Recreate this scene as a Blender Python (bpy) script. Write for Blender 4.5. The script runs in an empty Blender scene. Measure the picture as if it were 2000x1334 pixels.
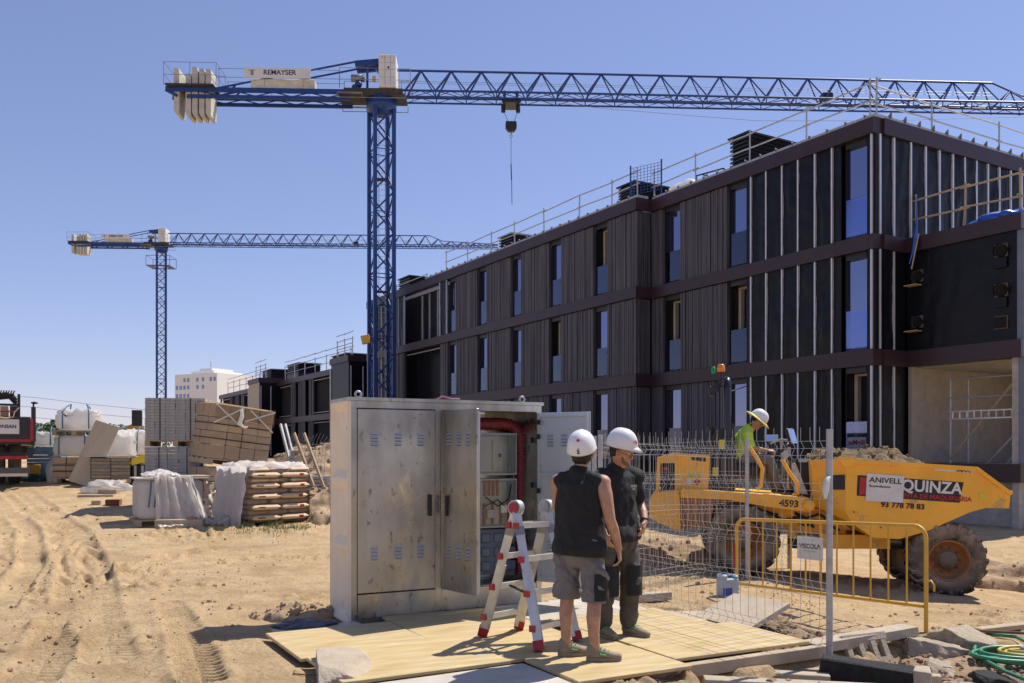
import bpy, bmesh, math, random
import numpy as np
from mathutils import Vector, Matrix
random.seed(7)
R = math.radians
scene = bpy.context.scene
COL = scene.collection

# ------------------------------------------------------------------ camera
FPX, CX, HY, EYE = 1750.0, 1000.0, 884.0, 1.62      # focal length etc. in pixels of a 2000 px wide frame
cam_d = bpy.data.cameras.new('camera')
cam_d.sensor_width = 36.0
cam_d.lens = FPX / 2000 * 36
cam_d.shift_y = (HY - 667) / 2000
cam_d.clip_start = .1
cam_d.clip_end = 6000
cam = bpy.data.objects.new('camera', cam_d)
cam.location = (0, 0, EYE)
cam.rotation_euler = (R(90), 0, 0)
COL.objects.link(cam)
scene.camera = cam

# ------------------------------------------------------------------ sky and sun
SUN = Vector((.52, .40, 1.0)).normalized()
world = bpy.data.worlds.new('World')
scene.world = world
world.use_nodes = True
wn = world.node_tree
bg = wn.nodes['Background']
sky = wn.nodes.new('ShaderNodeTexSky')
sky.sky_type = 'NISHITA'
sky.sun_disc = False
sky.sun_elevation = math.asin(SUN.z)
sky.sun_rotation = math.atan2(SUN.x, SUN.y)
sky.altitude = 50
sky.air_density = 1.0
sky.dust_density = 0.1
sky.ozone_density = 9.0
tint = wn.nodes.new('ShaderNodeMix'); tint.data_type = 'RGBA'; tint.blend_type = 'MULTIPLY'
tint.inputs[0].default_value = 1.0; tint.inputs[7].default_value = (1.24, 1.01, 1.10, 1)
gam = wn.nodes.new('ShaderNodeGamma'); gam.inputs[1].default_value = .76
wn.links.new(sky.outputs['Color'], gam.inputs[0])
wn.links.new(gam.outputs[0], tint.inputs[6])
wn.links.new(tint.outputs[2], bg.inputs['Color'])
bg.inputs['Strength'].default_value = .15
sun_d = bpy.data.lights.new('sun', 'SUN')
sun_d.energy = 4.6
sun_d.angle = R(.53)
sun_d.color = (1.0, .95, .86)
sun = bpy.data.objects.new('sun', sun_d)
sun.rotation_euler = SUN.to_track_quat('Z', 'Y').to_euler()
sun.location = (20, 15, 40)
COL.objects.link(sun)
scene.view_settings.view_transform = 'Standard'
scene.view_settings.look = 'None'
scene.view_settings.gamma = 1
scene.view_settings.exposure = 0.3
scene.render.resolution_x, scene.render.resolution_y = 1024, 683

# ------------------------------------------------------------------ helpers
def G(u, v, z=0.0):                     # photo pixel -> point of the horizontal plane z
    Y = (EYE - z) * FPX / (v - HY)
    return Vector(((u - CX) / FPX * Y, Y, z))
def P(u, v, Y):                         # photo pixel -> point at distance Y
    return Vector(((u - CX) / FPX * Y, Y, EYE + (HY - v) / FPX * Y))

def tag(o, label=None, cat=None, group=None, kind=None):
    if label: o['label'] = label
    if cat: o['category'] = cat
    if group: o['group'] = group
    if kind: o['kind'] = kind
    return o
def thing(name, label, cat, loc=(0, 0, 0), rotz=0.0, group=None):
    o = bpy.data.objects.new(name, None)
    o.empty_display_size = .2
    o.location = loc
    o.rotation_euler = (0, 0, rotz)
    COL.objects.link(o)
    return tag(o, label, cat, group)
def link_mesh(name, me, parent=None, loc=None, rot=None):
    o = bpy.data.objects.new(name, me)
    COL.objects.link(o)
    if parent: o.parent = parent
    if loc is not None: o.location = loc
    if rot is not None: o.rotation_euler = rot
    return o
def copy_tree(o, parent=None):
    c = o.copy()
    COL.objects.link(c)
    if parent: c.parent = parent
    for ch in list(o.children): copy_tree(ch, c)
    return c

class MB:
    def __init__(s): s.v, s.f, s.sm, s.mi, s.m = [], [], [], [], 0
    def add(s, vs, fs, smooth=False, M=None):
        b = len(s.v)
        if M is not None: vs = [M @ Vector(v) for v in vs]
        s.v.extend([tuple(v) for v in vs])
        for f in fs:
            s.f.append([i + b for i in f]); s.sm.append(smooth); s.mi.append(s.m)
        return s
    def box(s, x0, x1, y0, y1, z0, z1, M=None):
        v = [(x0,y0,z0),(x1,y0,z0),(x1,y1,z0),(x0,y1,z0),(x0,y0,z1),(x1,y0,z1),(x1,y1,z1),(x0,y1,z1)]
        return s.add(v, [(0,3,2,1),(4,5,6,7),(0,1,5,4),(1,2,6,5),(2,3,7,6),(3,0,4,7)], False, M)
    def cbox(s, c, sz, M=None):
        return s.box(c[0]-sz[0]/2, c[0]+sz[0]/2, c[1]-sz[1]/2, c[1]+sz[1]/2, c[2]-sz[2]/2, c[2]+sz[2]/2, M)
    def rbox(s, x0, x1, y0, y1, z0, z1, b=.01, M=None, seg=1, jit=0):
        bm = bmesh.new()
        bmesh.ops.create_cube(bm, size=1)
        for v in bm.verts:
            v.co = Vector(((x0+x1)/2+v.co.x*(x1-x0), (y0+y1)/2+v.co.y*(y1-y0), (z0+z1)/2+v.co.z*(z1-z0)))
            if jit: v.co += Vector([random.uniform(-jit, jit) for _ in range(3)])
        bmesh.ops.bevel(bm, geom=bm.edges[:], offset=b, segments=seg, affect='EDGES', profile=.5)
        bm.verts.index_update()
        s.add([v.co.copy() for v in bm.verts], [[v.index for v in f.verts] for f in bm.faces], False, M)
        bm.free(); return s
    def tube(s, a, b, r, n=6, r2=None, M=None, cap=True, smooth=True):
        a, b = Vector(a), Vector(b); r2 = r if r2 is None else r2
        t = (b-a)
        if t.length < 1e-6: return s
        t.normalize()
        x = t.orthogonal().normalized(); y = t.cross(x)
        vs = []
        for c, rr in ((a, r), (b, r2)):
            for i in range(n):
                q = 2*math.pi*(i+.5)/n
                vs.append(c + (x*math.cos(q)+y*math.sin(q))*rr)
        fs = [(i, (i+1) % n, n+(i+1) % n, n+i) for i in range(n)]
        s.add(vs, fs, smooth, M)
        if cap: s.add(vs, [list(range(n))[::-1], list(range(n, 2*n))], False, M)
        return s
    def bar(s, a, b, w, h, up=(0,0,1), M=None):      # rectangular bar, w across, h along 'up'
        a, b = Vector(a), Vector(b); t = (b-a).normalized(); up = Vector(up)
        x = t.cross(up)
        if x.length < 1e-4: x = t.orthogonal()
        x.normalize(); y = x.cross(t).normalized()
        vs = []
        for c in (a, b):
            for i, j in ((-1,-1),(1,-1),(1,1),(-1,1)): vs.append(c + x*(i*w/2) + y*(j*h/2))
        return s.add(vs, [(0,3,2,1),(4,5,6,7),(0,1,5,4),(1,2,6,5),(2,3,7,6),(3,0,4,7)], False, M)
    def path(s, pts, r, n=6, closed=False, M=None, cap=True):
        pts = [Vector(p) for p in pts]; N = len(pts)
        rs = r if isinstance(r, (list, tuple)) else [r]*N
        vs = []; x = None
        for i, p in enumerate(pts):
            if closed: t = pts[(i+1) % N]-pts[i-1]
            else: t = pts[min(i+1, N-1)]-pts[max(i-1, 0)]
            t.normalize()
            if x is None: x = t.orthogonal().normalized()
            else:
                x = x - t*x.dot(t)
                x = t.orthogonal().normalized() if x.length < 1e-5 else x.normalized()
            y = t.cross(x)
            for k in range(n):
                q = 2*math.pi*k/n
                vs.append(p+(x*math.cos(q)+y*math.sin(q))*rs[i])
        fs = []
        for i in range(N if closed else N-1):
            a, b = i*n, ((i+1) % N)*n
            for k in range(n): fs.append((a+k, a+(k+1) % n, b+(k+1) % n, b+k))
        s.add(vs, fs, True, M)
        if cap and not closed: s.add(vs, [list(range(n))[::-1], list(range((N-1)*n, N*n))], False, M)
        return s
    def lathe(s, prof, n=20, M=None, smooth=True):   # (r, z) profile round the z axis
        vs = []; K = len(prof)
        for i in range(n):
            q = 2*math.pi*i/n
            for r, z in prof: vs.append((r*math.cos(q), r*math.sin(q), z))
        fs = []
        for i in range(n):
            a, b = i*K, ((i+1) % n)*K
            for k in range(K-1): fs.append((a+k, b+k, b+k+1, a+k+1))
        return s.add(vs, fs, smooth, M)
    def prism(s, poly, y0, y1, M=None):              # (x, z) outline extruded along y
        n = len(poly)
        vs = [(p[0], y0, p[1]) for p in poly]+[(p[0], y1, p[1]) for p in poly]
        fs = [list(range(n)), list(range(n, 2*n))[::-1]]+[((i+1) % n, i, n+i, n+(i+1) % n) for i in range(n)]
        return s.add(vs, fs, False, M)
    def ball(s, c, r, n=12, m=8, M=None):
        rx, ry, rz = r if isinstance(r, (list, tuple)) else (r, r, r)
        vs = [(c[0], c[1], c[2]-rz)]
        for j in range(1, m):
            p = math.pi*j/m-math.pi/2
            for i in range(n):
                q = 2*math.pi*i/n
                vs.append((c[0]+rx*math.cos(p)*math.cos(q), c[1]+ry*math.cos(p)*math.sin(q), c[2]+rz*math.sin(p)))
        vs.append((c[0], c[1], c[2]+rz)); T = len(vs)-1
        fs = [(0, 1+(i+1) % n, 1+i) for i in range(n)]
        for j in range(m-2):
            a, b = 1+j*n, 1+(j+1)*n
            fs += [(a+i, a+(i+1) % n, b+(i+1) % n, b+i) for i in range(n)]
        a = 1+(m-2)*n
        fs += [(a+i, a+(i+1) % n, T) for i in range(n)]
        return s.add(vs, fs, True, M)
    def grid(s, nx, ny, fn, M=None, smooth=True):
        vs = [fn(i/(nx-1), j/(ny-1)) for j in range(ny) for i in range(nx)]
        fs = [(j*nx+i, j*nx+i+1, (j+1)*nx+i+1, (j+1)*nx+i) for j in range(ny-1) for i in range(nx-1)]
        return s.add(vs, fs, smooth, M)
    def limb(s, pts, rad, side=None, n=16):          # lofted limb with rounded ends; rad floats or (ra, rb)
        pts = [Vector(p) for p in pts]; N = len(pts)
        rad = [(q, q) if not isinstance(q, (tuple, list)) else q for q in rad]
        rings = []
        t0 = (pts[1]-pts[0]).normalized(); t1 = (pts[-1]-pts[-2]).normalized()
        for k in (.95, .75, .4):
            c = math.sqrt(1-k*k); rings.append((pts[0]-t0*min(rad[0])*k, (rad[0][0]*c, rad[0][1]*c), t0))
        for i in range(N):
            t = (pts[min(i+1, N-1)]-pts[max(i-1, 0)]).normalized()
            rings.append((pts[i], rad[i], t))
        for k in (.4, .75, .95):
            c = math.sqrt(1-k*k); rings.append((pts[-1]+t1*min(rad[-1])*k, (rad[-1][0]*c, rad[-1][1]*c), t1))
        vs = []; x = Vector(side) if side else None
        for c, (ra, rb), t in rings:
            if x is None: x = t.orthogonal()
            if side: x = Vector(side)
            x = x-t*x.dot(t)
            x = t.orthogonal().normalized() if x.length < 1e-5 else x.normalized()
            y = t.cross(x)
            for k in range(n):
                q = 2*math.pi*k/n
                vs.append(c+x*math.cos(q)*ra+y*math.sin(q)*rb)
        K = len(rings)
        fs = [(i*n+k, i*n+(k+1) % n, (i+1)*n+(k+1) % n, (i+1)*n+k) for i in range(K-1) for k in range(n)]
        fs += [list(range(n))[::-1], list(range((K-1)*n, K*n))]
        return s.add(vs, fs, True)
    def mesh(s, name, mats):
        me = bpy.data.meshes.new(name)
        me.from_pydata(s.v, [], s.f)
        me.polygons.foreach_set('use_smooth', s.sm)
        for m in (mats if isinstance(mats, (list, tuple)) else [mats]): me.materials.append(m)
        if any(s.mi): me.polygons.foreach_set('material_index', s.mi)
        me.update()
        return me
    def build(s, name, mats, parent=None, loc=None, rot=None, kind=None):
        o = link_mesh(name, s.mesh(name, mats), parent, loc, rot)
        if kind: o['kind'] = kind
        return o

TMP = bpy.data.scenes.new('workbench')            # small helper scene, removed at the end of the script
def evaluated(o):
    TMP.collection.objects.link(o)
    vl = TMP.view_layers[0]; vl.update()
    me = bpy.data.meshes.new_from_object(o.evaluated_get(vl.depsgraph))
    bpy.data.objects.remove(o)
    return me
def text(name, body, size, mat, parent, M, extrude=.002, align='CENTER', bold=0.0, sx=1.0):
    cu = bpy.data.curves.new(name, 'FONT')
    cu.body = body; cu.size = size; cu.extrude = extrude; cu.align_x = align; cu.align_y = 'CENTER'
    cu.offset = bold; cu.resolution_u = 3
    t = bpy.data.objects.new(name, cu)
    me = evaluated(t)
    me.materials.clear(); me.materials.append(mat)
    me.transform(M @ Matrix.Scale(sx, 4, (1, 0, 0)))
    return link_mesh(name, me, parent)
def frame(o, x, z):                     # matrix whose x and up axes are x and z (text faces x cross z side)
    x = Vector(x).normalized(); z = Vector(z).normalized(); n = x.cross(z).normalized(); z = n.cross(x)
    m = Matrix(((x.x, z.x, n.x, o[0]), (x.y, z.y, n.y, o[1]), (x.z, z.z, n.z, o[2]), (0, 0, 0, 1)))
    return m

# value noise, vectorised
def _h(ix, iy, s):
    n = (ix*374761393 + iy*668265263 + s*1442695041) & 0xffffffff
    n = ((n ^ (n >> 13))*1274126177) & 0xffffffff
    return ((n ^ (n >> 16)) & 0xffff)/65535.0
def vn(x, y, seed=0):
    x = np.asarray(x, float); y = np.asarray(y, float)
    ix = np.floor(x).astype(np.int64); iy = np.floor(y).astype(np.int64)
    fx = x-ix; fy = y-iy
    fx = fx*fx*(3-2*fx); fy = fy*fy*(3-2*fy)
    a = _h(ix, iy, seed); b = _h(ix+1, iy, seed); c = _h(ix, iy+1, seed); d = _h(ix+1, iy+1, seed)
    return (a*(1-fx)+b*fx)*(1-fy)+(c*(1-fx)+d*fx)*fy-.5
def fbm(x, y, o=4, seed=0, g=.5):
    r = 0; a = 1.0
    for k in range(o): r = r+a*vn(x*2**k+17.3*k, y*2**k-9.1*k, seed+k); a *= g
    return r

# ------------------------------------------------------------------ materials
def mat(name, c, rough=.6, metal=0.0, var=.12, scale=4.0, bump=0.0, bscale=40.0, c2=None, dust=0.0, spec=.5, stretch=None, wear=None, coat=0.0, detail=6.0, ior=None, rvar=0.0):
    m = bpy.data.materials.new(name); m.use_nodes = True
    nt = m.node_tree; N = nt.nodes; L = nt.links
    p = N['Principled BSDF']
    p.inputs['Roughness'].default_value = rough; p.inputs['Metallic'].default_value = metal
    p.inputs['Specular IOR Level'].default_value = spec; p.inputs['Coat Weight'].default_value = coat
    if ior: p.inputs['IOR'].default_value = ior
    tc = N.new('ShaderNodeTexCoord'); mp = N.new('ShaderNodeMapping')
    L.new(tc.outputs['Object'], mp.inputs['Vector'])
    if stretch: mp.inputs['Scale'].default_value = stretch
    def noise(sc, det=detail, rg=.55):
        n = N.new('ShaderNodeTexNoise'); n.inputs['Scale'].default_value = sc
        n.inputs['Detail'].default_value = det; n.inputs['Roughness'].default_value = rg
        L.new(mp.outputs['Vector'], n.inputs['Vector']); return n
    n1 = noise(scale)
    ra = N.new('ShaderNodeValToRGB')
    k0 = tuple(max(0, x*(1-var)) for x in c); k1 = tuple(min(1, x*(1+var)) for x in (c2 or c))
    ra.color_ramp.elements[0].color = (*k0, 1); ra.color_ramp.elements[1].color = (*k1, 1)
    ra.color_ramp.elements[0].position = .3; ra.color_ramp.elements[1].position = .7
    L.new(n1.outputs['Fac'], ra.inputs['Fac'])
    col = ra.outputs['Color']
    def mix(a, bcol, fac):
        x = N.new('ShaderNodeMix'); x.data_type = 'RGBA'
        L.new(a, x.inputs[6]); x.inputs[7].default_value = (*bcol, 1); L.new(fac, x.inputs[0]); return x.outputs[2]
    def mathn(op, a, b):
        q = N.new('ShaderNodeMath'); q.operation = op
        for i, w in enumerate((a, b)):
            if isinstance(w, (int, float)): q.inputs[i].default_value = w
            else: L.new(w, q.inputs[i])
        q.use_clamp = True; return q.outputs[0]
    if wear:                                    # (colour, amount, scale): chips and stains with their own shape
        n2 = noise(wear[2], 8, .7)
        r2 = N.new('ShaderNodeMapRange'); r2.inputs[1].default_value = .72-wear[1]*.3; r2.inputs[2].default_value = .74-wear[1]*.22
        L.new(n2.outputs['Fac'], r2.inputs[0]); col = mix(col, wear[0], r2.outputs[0])
    if dust > 0:                                # sand settled on faces that look up, in blotches
        ge = N.new('ShaderNodeNewGeometry'); sx = N.new('ShaderNodeSeparateXYZ')
        L.new(ge.outputs['Normal'], sx.inputs[0])
        n3 = noise(2.3, 8, .65)
        up = mathn('MULTIPLY', mathn('ADD', sx.outputs['Z'], .35), dust)
        fa = mathn('MULTIPLY', up, mathn('MULTIPLY', n3.outputs['Fac'], 1.5))
        col = mix(col, (.50, .38, .25), fa)
    L.new(col, p.inputs['Base Color'])
    if rvar:
        n5 = noise(scale*1.7, 7, .65); rr5 = N.new('ShaderNodeMapRange'); rr5.inputs[1].default_value = .35; rr5.inputs[2].default_value = .65
        rr5.inputs[3].default_value = max(.05, rough-rvar*.5); rr5.inputs[4].default_value = min(1, rough+rvar)
        L.new(n5.outputs['Fac'], rr5.inputs[0]); L.new(rr5.outputs[0], p.inputs['Roughness'])
    if bump:
        n4 = noise(bscale, 6, .6)
        bp = N.new('ShaderNodeBump'); bp.inputs['Strength'].default_value = min(1, bump); bp.inputs['Distance'].default_value = .02*max(1, bump)
        L.new(n4.outputs['Fac'], bp.inputs['Height']); L.new(bp.outputs['Normal'], p.inputs['Normal'])
    return m
def glassy(name, tint, glossy, rough=.02, ior=1.5):
    m = bpy.data.materials.new(name); m.use_nodes = True
    nt = m.node_tree; N = nt.nodes; L = nt.links; N.remove(N['Principled BSDF'])
    t = N.new('ShaderNodeBsdfTransparent'); t.inputs[0].default_value = (*tint, 1)
    g = N.new('ShaderNodeBsdfGlossy'); g.inputs['Roughness'].default_value = rough
    fr = N.new('ShaderNodeFresnel'); fr.inputs['IOR'].default_value = ior
    ma = N.new('ShaderNodeMath'); ma.operation = 'MULTIPLY'; ma.inputs[1].default_value = glossy; ma.use_clamp = True
    L.new(fr.outputs[0], ma.inputs[0])
    mx = N.new('ShaderNodeMixShader'); L.new(ma.outputs[0], mx.inputs[0]); L.new(t.outputs[0], mx.inputs[1]); L.new(g.outputs[0], mx.inputs[2])
    L.new(mx.outputs[0], N['Material Output'].inputs['Surface'])
    return m
SAND = (.50, .365, .225)
m_black = mat('black_membrane', (.006, .006, .009), .36, var=.3, scale=3, bump=.3, bscale=7, spec=.22)
m_slat = mat('charred_slat', (.070, .065, .075), .55, var=.5, scale=2.2, stretch=(6, 6, .25), bump=.2, bscale=30)
m_fascia = mat('aubergine_metal', (.042, .022, .027), .4, var=.12, scale=1.2, spec=.35)
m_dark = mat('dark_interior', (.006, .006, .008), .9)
m_frame = mat('black_window_frame', (.010, .010, .012), .4)
m_galv = mat('galvanised_steel', (.42, .43, .44), .5, .5, var=.18, scale=14)
m_stud = mat('white_stud', (.62, .64, .68), .45, .3, var=.08)
m_beige = mat('raw_plaster', (.46, .40, .32), .9, var=.1)
m_conc = mat('concrete', (.40, .37, .33), .92, var=.18, scale=6, bump=.3, bscale=60)
m_concl = mat('pale_concrete', (.40, .345, .27), .95, var=.2, scale=7, bump=.5, bscale=50, dust=.5)
m_window = mat('window_glass', (.012, .014, .022), .03, var=.05, ior=4.0, spec=.5)
m_window.node_tree.nodes['Principled BSDF'].inputs['Specular Tint'].default_value = (.62, .64, .95, 1)
m_balus = glassy('balustrade_glass', (.72, .78, .92), 2.2, .02, 1.5)
m_balus.node_tree.nodes['Glossy BSDF'].inputs[0].default_value = (.75, .78, 1, 1)
m_blue = mat('crane_blue', (.010, .045, .20), .42, var=.15, scale=3)
m_white = mat('white_paint', (.68, .67, .63), .6, var=.08, scale=2)
m_cream = mat('counterweight_concrete', (.52, .50, .44), .85, var=.16, scale=2.5, bump=.15, bscale=20)
m_black_p = mat('black_paint', (.012, .012, .014), .45, var=.2)
m_rust = mat('rusty_steel', (.16, .09, .06), .8, var=.3, scale=8)
m_steel = mat('dull_steel', (.30, .30, .30), .45, .8, var=.2, scale=10)
m_yel = mat('dumper_yellow', (.90, .44, .03), .45, var=.10, scale=2.5, dust=.18, wear=((.56, .32, .10), .42, 3.4), bump=.12, bscale=9, rvar=.25)
m_yelb = mat('barrier_yellow', (.66, .38, .045), .5, var=.1, scale=6, wear=((.35, .25, .15), .25, 20.0))
m_tyre = mat('dusty_tyre', (.030, .028, .027), .85, var=.3, scale=6, dust=.75, bump=.2, bscale=30, wear=((.16, .12, .085), .75, 3.0))
m_rim = mat('rusty_orange_rim', (.30, .12, .035), .7, var=.35, scale=5, dust=.3, wear=((.16, .10, .06), .5, 6.0))
m_wood = mat('weathered_timber', (.40, .31, .21), .85, var=.22, scale=3, stretch=(1, 1, 1), bump=.25, bscale=25, dust=.4)
m_ply = mat('yellow_shuttering_board', (.47, .33, .11), .7, var=.16, scale=1.6, c2=(.58, .44, .22), bump=.12, bscale=30, wear=((.47, .37, .24), .66, 2.0), dust=.25, stretch=(1.1, 6.0, 1))
m_plyg = mat('greyed_board', (.50, .44, .36), .75, var=.14, scale=3, bump=.1, bscale=40)
m_red = mat('red_plastic', (.36, .018, .022), .4, var=.1)
m_redp = mat('red_paint', (.34, .016, .02), .4, var=.1)
m_sackw = mat('white_woven_sack', (.66, .66, .65), .7, var=.1, scale=4, bump=.15, bscale=60)
m_grey = mat('grey_paving_block', (.36, .345, .32), .9, var=.14, scale=8, bump=.2, bscale=80)
m_card = mat('brown_carton', (.42, .30, .185), .8, var=.1, scale=4)
m_paper = mat('kraft_cement_bag', (.60, .45, .30), .8, var=.14, scale=6, bump=.12, bscale=30)
m_strap = mat('black_strap', (.02, .018, .02), .5)
m_soil = mat('dug_soil', (.36, .25, .15), .95, var=.3, scale=3, bump=.8, bscale=14)
m_asph = mat('asphalt_lump', (.018, .018, .018), .9, var=.4, scale=20, bump=.9, bscale=40)
m_skin = mat('skin', (.42, .225, .145), .52, var=.22, scale=14, bump=.12, bscale=90)
m_hair = mat('dark_hair', (.012, .009, .007), .6, var=.3, scale=60)
m_shirt = mat('black_cotton', (.012, .012, .013), .85, var=.2, scale=6, bump=.15, bscale=120)
m_short = mat('grey_work_cloth', (.165, .15, .15), .85, var=.2, scale=5, bump=.2, bscale=150)
m_trou = mat('olive_grey_cloth', (.085, .075, .06), .85, var=.22, scale=5, bump=.2, bscale=150)
m_helm = mat('white_helmet', (.78, .78, .76), .32, var=.04, spec=.5)
m_green = mat('green_trim', (.06, .36, .10), .6)
m_shoe = mat('tan_grey_shoe', (.20, .165, .12), .8, var=.25, scale=18, dust=.4)
m_hivis = mat('hi_vis_yellow', (.52, .72, .06), .7, var=.08, scale=8)
m_alu = mat('aluminium', (.62, .61, .58), .38, .45, var=.15, scale=8, wear=((.42, .37, .30), .35, 12.0))

def film(name, c, tl, rough=.5):                # thin plastic sheet that lets light through
    m = mat(name, c, rough, var=.06, scale=4, bump=.3, bscale=18); nt = m.node_tree; N = nt.nodes; L = nt.links
    t = N.new('ShaderNodeBsdfTranslucent'); t.inputs[0].default_value = (*[min(1, x*1.15) for x in c], 1)
    x = N.new('ShaderNodeMixShader'); x.inputs[0].default_value = tl
    L.new(N['Principled BSDF'].outputs[0], x.inputs[1]); L.new(t.outputs[0], x.inputs[2]); L.new(x.outputs[0], N['Material Output'].inputs['Surface'])
    return m
m_plastic = film('white_plastic_sheet', (.78, .76, .73), .55)
# ------------------------------------------------------------------ ground
FC = Vector((-1.514, 8.4375, 0)); EA = Vector((.885, .465, 0)); EB = Vector((.465, -.885, 0))   # cabinet front corner and site grid
def AB(a, b, z=0): return FC+EA*a+EB*b+Vector((0, 0, z))
def sstep(x, a, b):
    t = np.clip((np.asarray(x, float)-a)/(b-a), 0, 1); return t*t*(3-2*t)
def zbase(X, Y):
    X = np.asarray(X, float); Y = np.asarray(Y, float)
    zl = np.interp(Y, [0, 10, 13, 16.5, 22.5, 30, 60], [0, 0, .08, .24, .86, 1.15, 1.2])
    zr = np.interp(Y, [0, 7.5, 9, 12, 14, 24, 40, 60], [0, -.04, -.14, -.10, -.12, -.2, .6, 1.2])-.085*np.clip(X-3.3, 0, 3.6)*sstep(Y, 9, 11.5)*sstep(Y, 24, 16)
    w = sstep(X+.10*np.maximum(0, 12-Y), .2, 3.2)
    return zl*(1-w)+zr*w
def pxl(pts): return [tuple(G(u, v, 0).xy) if v > 1040 else tuple(P(u, v, np.interp(v, [943, 985, 1030, 1041], [22.5, 19, 16.5, 15.9])).xy) for u, v in pts]
TRACKS = [(pxl([(60, 1334), (120, 1230), (146, 1160), (140, 1110), (105, 1050), (62, 1000), (10, 955)]), .19, 1),
          (pxl([(215, 1290), (200, 1225), (196, 1170), (186, 1120), (150, 1062), (100, 1005), (40, 958)]), .19, 1),
          (pxl([(395, 1334), (372, 1260), (352, 1215), (330, 1180)]), .15, 1),
          (pxl([(345, 1076), (450, 1066), (560, 1060), (640, 1052)]), .17, 1),
          (pxl([(430, 1112), (520, 1098), (600, 1103), (648, 1098)]), .17, 1),
          (pxl([(250, 1130), (330, 1100), (420, 1085)]), .15, 1),
          (pxl([(0, 1190), (60, 1120), (60, 1060), (30, 1010)]), .16, 0)]
def zdet(X, Y):                                      # ruts, tread prints and lumps
    z = fbm(X*.5, Y*.5, 3, 3)*.06+fbm(X*1.6, Y*1.6, 3, 11)*.022
    loose = sstep(fbm(X*.55+3, Y*.8, 3, 61), .02, .30)                  # patches of loosened earth on the packed surface
    l = fbm(X*7, Y*7, 3, 31)
    z = z+np.maximum(0, l-.06)*.16*loose+np.maximum(0, fbm(X*15, Y*15, 3, 43)-.02)*.07*(.12+loose)+fbm(X*26, Y*26, 2, 41)*.010
    for pts, w, lug in TRACKS:
        best = np.full(X.shape, 9.0); al = np.zeros(X.shape); sd = np.zeros(X.shape); acc = 0.0
        for (x0, y0), (x1, y1) in zip(pts[:-1], pts[1:]):
            dx, dy = x1-x0, y1-y0; L = math.hypot(dx, dy)
            t = np.clip(((X-x0)*dx+(Y-y0)*dy)/L/L, 0, 1)
            ex, ey = X-(x0+t*dx), Y-(y0+t*dy); d = np.hypot(ex, ey)
            k = d < best
            best = np.where(k, d, best); al = np.where(k, acc+t*L, al); sd = np.where(k, (ex*dy-ey*dx)/L, sd); acc += L
        wob = w*(1+.25*fbm(X*1.7, Y*1.7, 2, 5))
        ins = sstep(best, wob*1.15, wob*.85)
        rim = np.exp(-((best-wob*1.25)/.06)**2)*(.6+fbm(X*3, Y*3, 3, 8))
        fade = .35+.65*sstep(fbm(X*.9, Y*.9, 2, 77), -.25, .2)
        z = z*(1-.75*ins)-ins*.030*fade+rim*.045*fade*(1+1.6*np.maximum(0, fbm(X*11, Y*11, 3, 71)))
        if lug:
            ph = (al+np.abs(sd)*.55)/.105
            z = z+ins*fade*.030*(np.clip(np.sin(ph*2*math.pi)*3.0, -1, 1))*sstep(np.abs(sd), .01, .025)
    return z
def zpit(X, Y):
    dx, dy = X-FC.x, Y-FC.y
    a = dx*EA.x+dy*EA.y; b = dx*EB.x+dy*EB.y
    n = fbm(X*2.5, Y*2.5, 3, 55)*.35
    p1 = sstep(a+n, 2.75, 3.0)*sstep(a+n, 4.25, 3.95)*sstep(b+n, .35, .6)*sstep(b+n, 2.85, 2.6)      # hole beside the platform
    p2 = sstep(a+n, .9, 1.3)*sstep(b+n, 2.85, 3.1)*sstep(a+n, 6.5, 5.5)                                 # dug strip before it
    return -.26*p1*(1+fbm(X*4, Y*4, 3, 9))-.16*p2
def ztot(X, Y):
    X = np.asarray(X, float); Y = np.asarray(Y, float)
    r = np.hypot(X, Y)
    fl = 1-sstep(r, 40, 90)
    dx, dy = X-FC.x, Y-FC.y
    a = dx*EA.x+dy*EA.y; b = dx*EB.x+dy*EB.y
    under = sstep(a, -1.0, -.75)*sstep(a, 3.05, 2.85)*sstep(b, -.75, -.6)*sstep(b, 3.0, 2.8)            # trodden flat under cabinet and boards
    return zbase(X, Y)+zdet(X, Y)*fl*(1-.85*under)-.02*under+zpit(X, Y)
def zg(x, y): return float(zbase(x, y))
def zt(x, y): return float(ztot(np.array([x]), np.array([y]))[0])

rr = [1.5]
while rr[-1] < 2500:
    r = rr[-1]; rr.append(r*(1.02 if r < 5.2 else 1.0024 if r < 12 else 1.0075 if r < 32 else 1.06))
aa = np.concatenate([np.linspace(-180, -33, 40)[:-1], np.linspace(-33, 33, 520), np.linspace(33, 180, 40)[1:-1]])
rr = np.array(rr); aa = np.radians(aa)
Rg, Ag = np.meshgrid(rr, aa, indexing='ij')
Xg, Yg = Rg*np.sin(Ag), Rg*np.cos(Ag)
Zg = ztot(Xg, Yg)
nr, na = Rg.shape
vv = np.stack([Xg, Yg, Zg], -1).reshape(-1, 3)
ii = np.arange(nr-1)[:, None]*na; jj = np.arange(na)[None, :]; j2 = (jj+1) % na
q = np.stack([ii+jj, ii+j2, ii+na+j2, ii+na+jj], -1).reshape(-1, 4)[:, ::-1]
me = bpy.data.meshes.new('ground')
me.vertices.add(len(vv)+1); me.vertices.foreach_set('co', np.vstack([vv, [[0, 0, 0]]]).ravel())
cap = np.stack([np.full(na, len(vv)), j2[0], jj[0]], -1)
nl = q.size+cap.size
me.loops.add(nl); me.loops.foreach_set('vertex_index', np.concatenate([q.ravel(), cap[:, [0, 2, 1]].ravel()]).astype(np.int32))
me.polygons.add(len(q)+na)
me.polygons.foreach_set('loop_start', np.concatenate([np.arange(len(q))*4, len(q)*4+np.arange(na)*3]).astype(np.int32))
me.polygons.foreach_set('use_smooth', np.ones(len(q)+na, bool))
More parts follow.
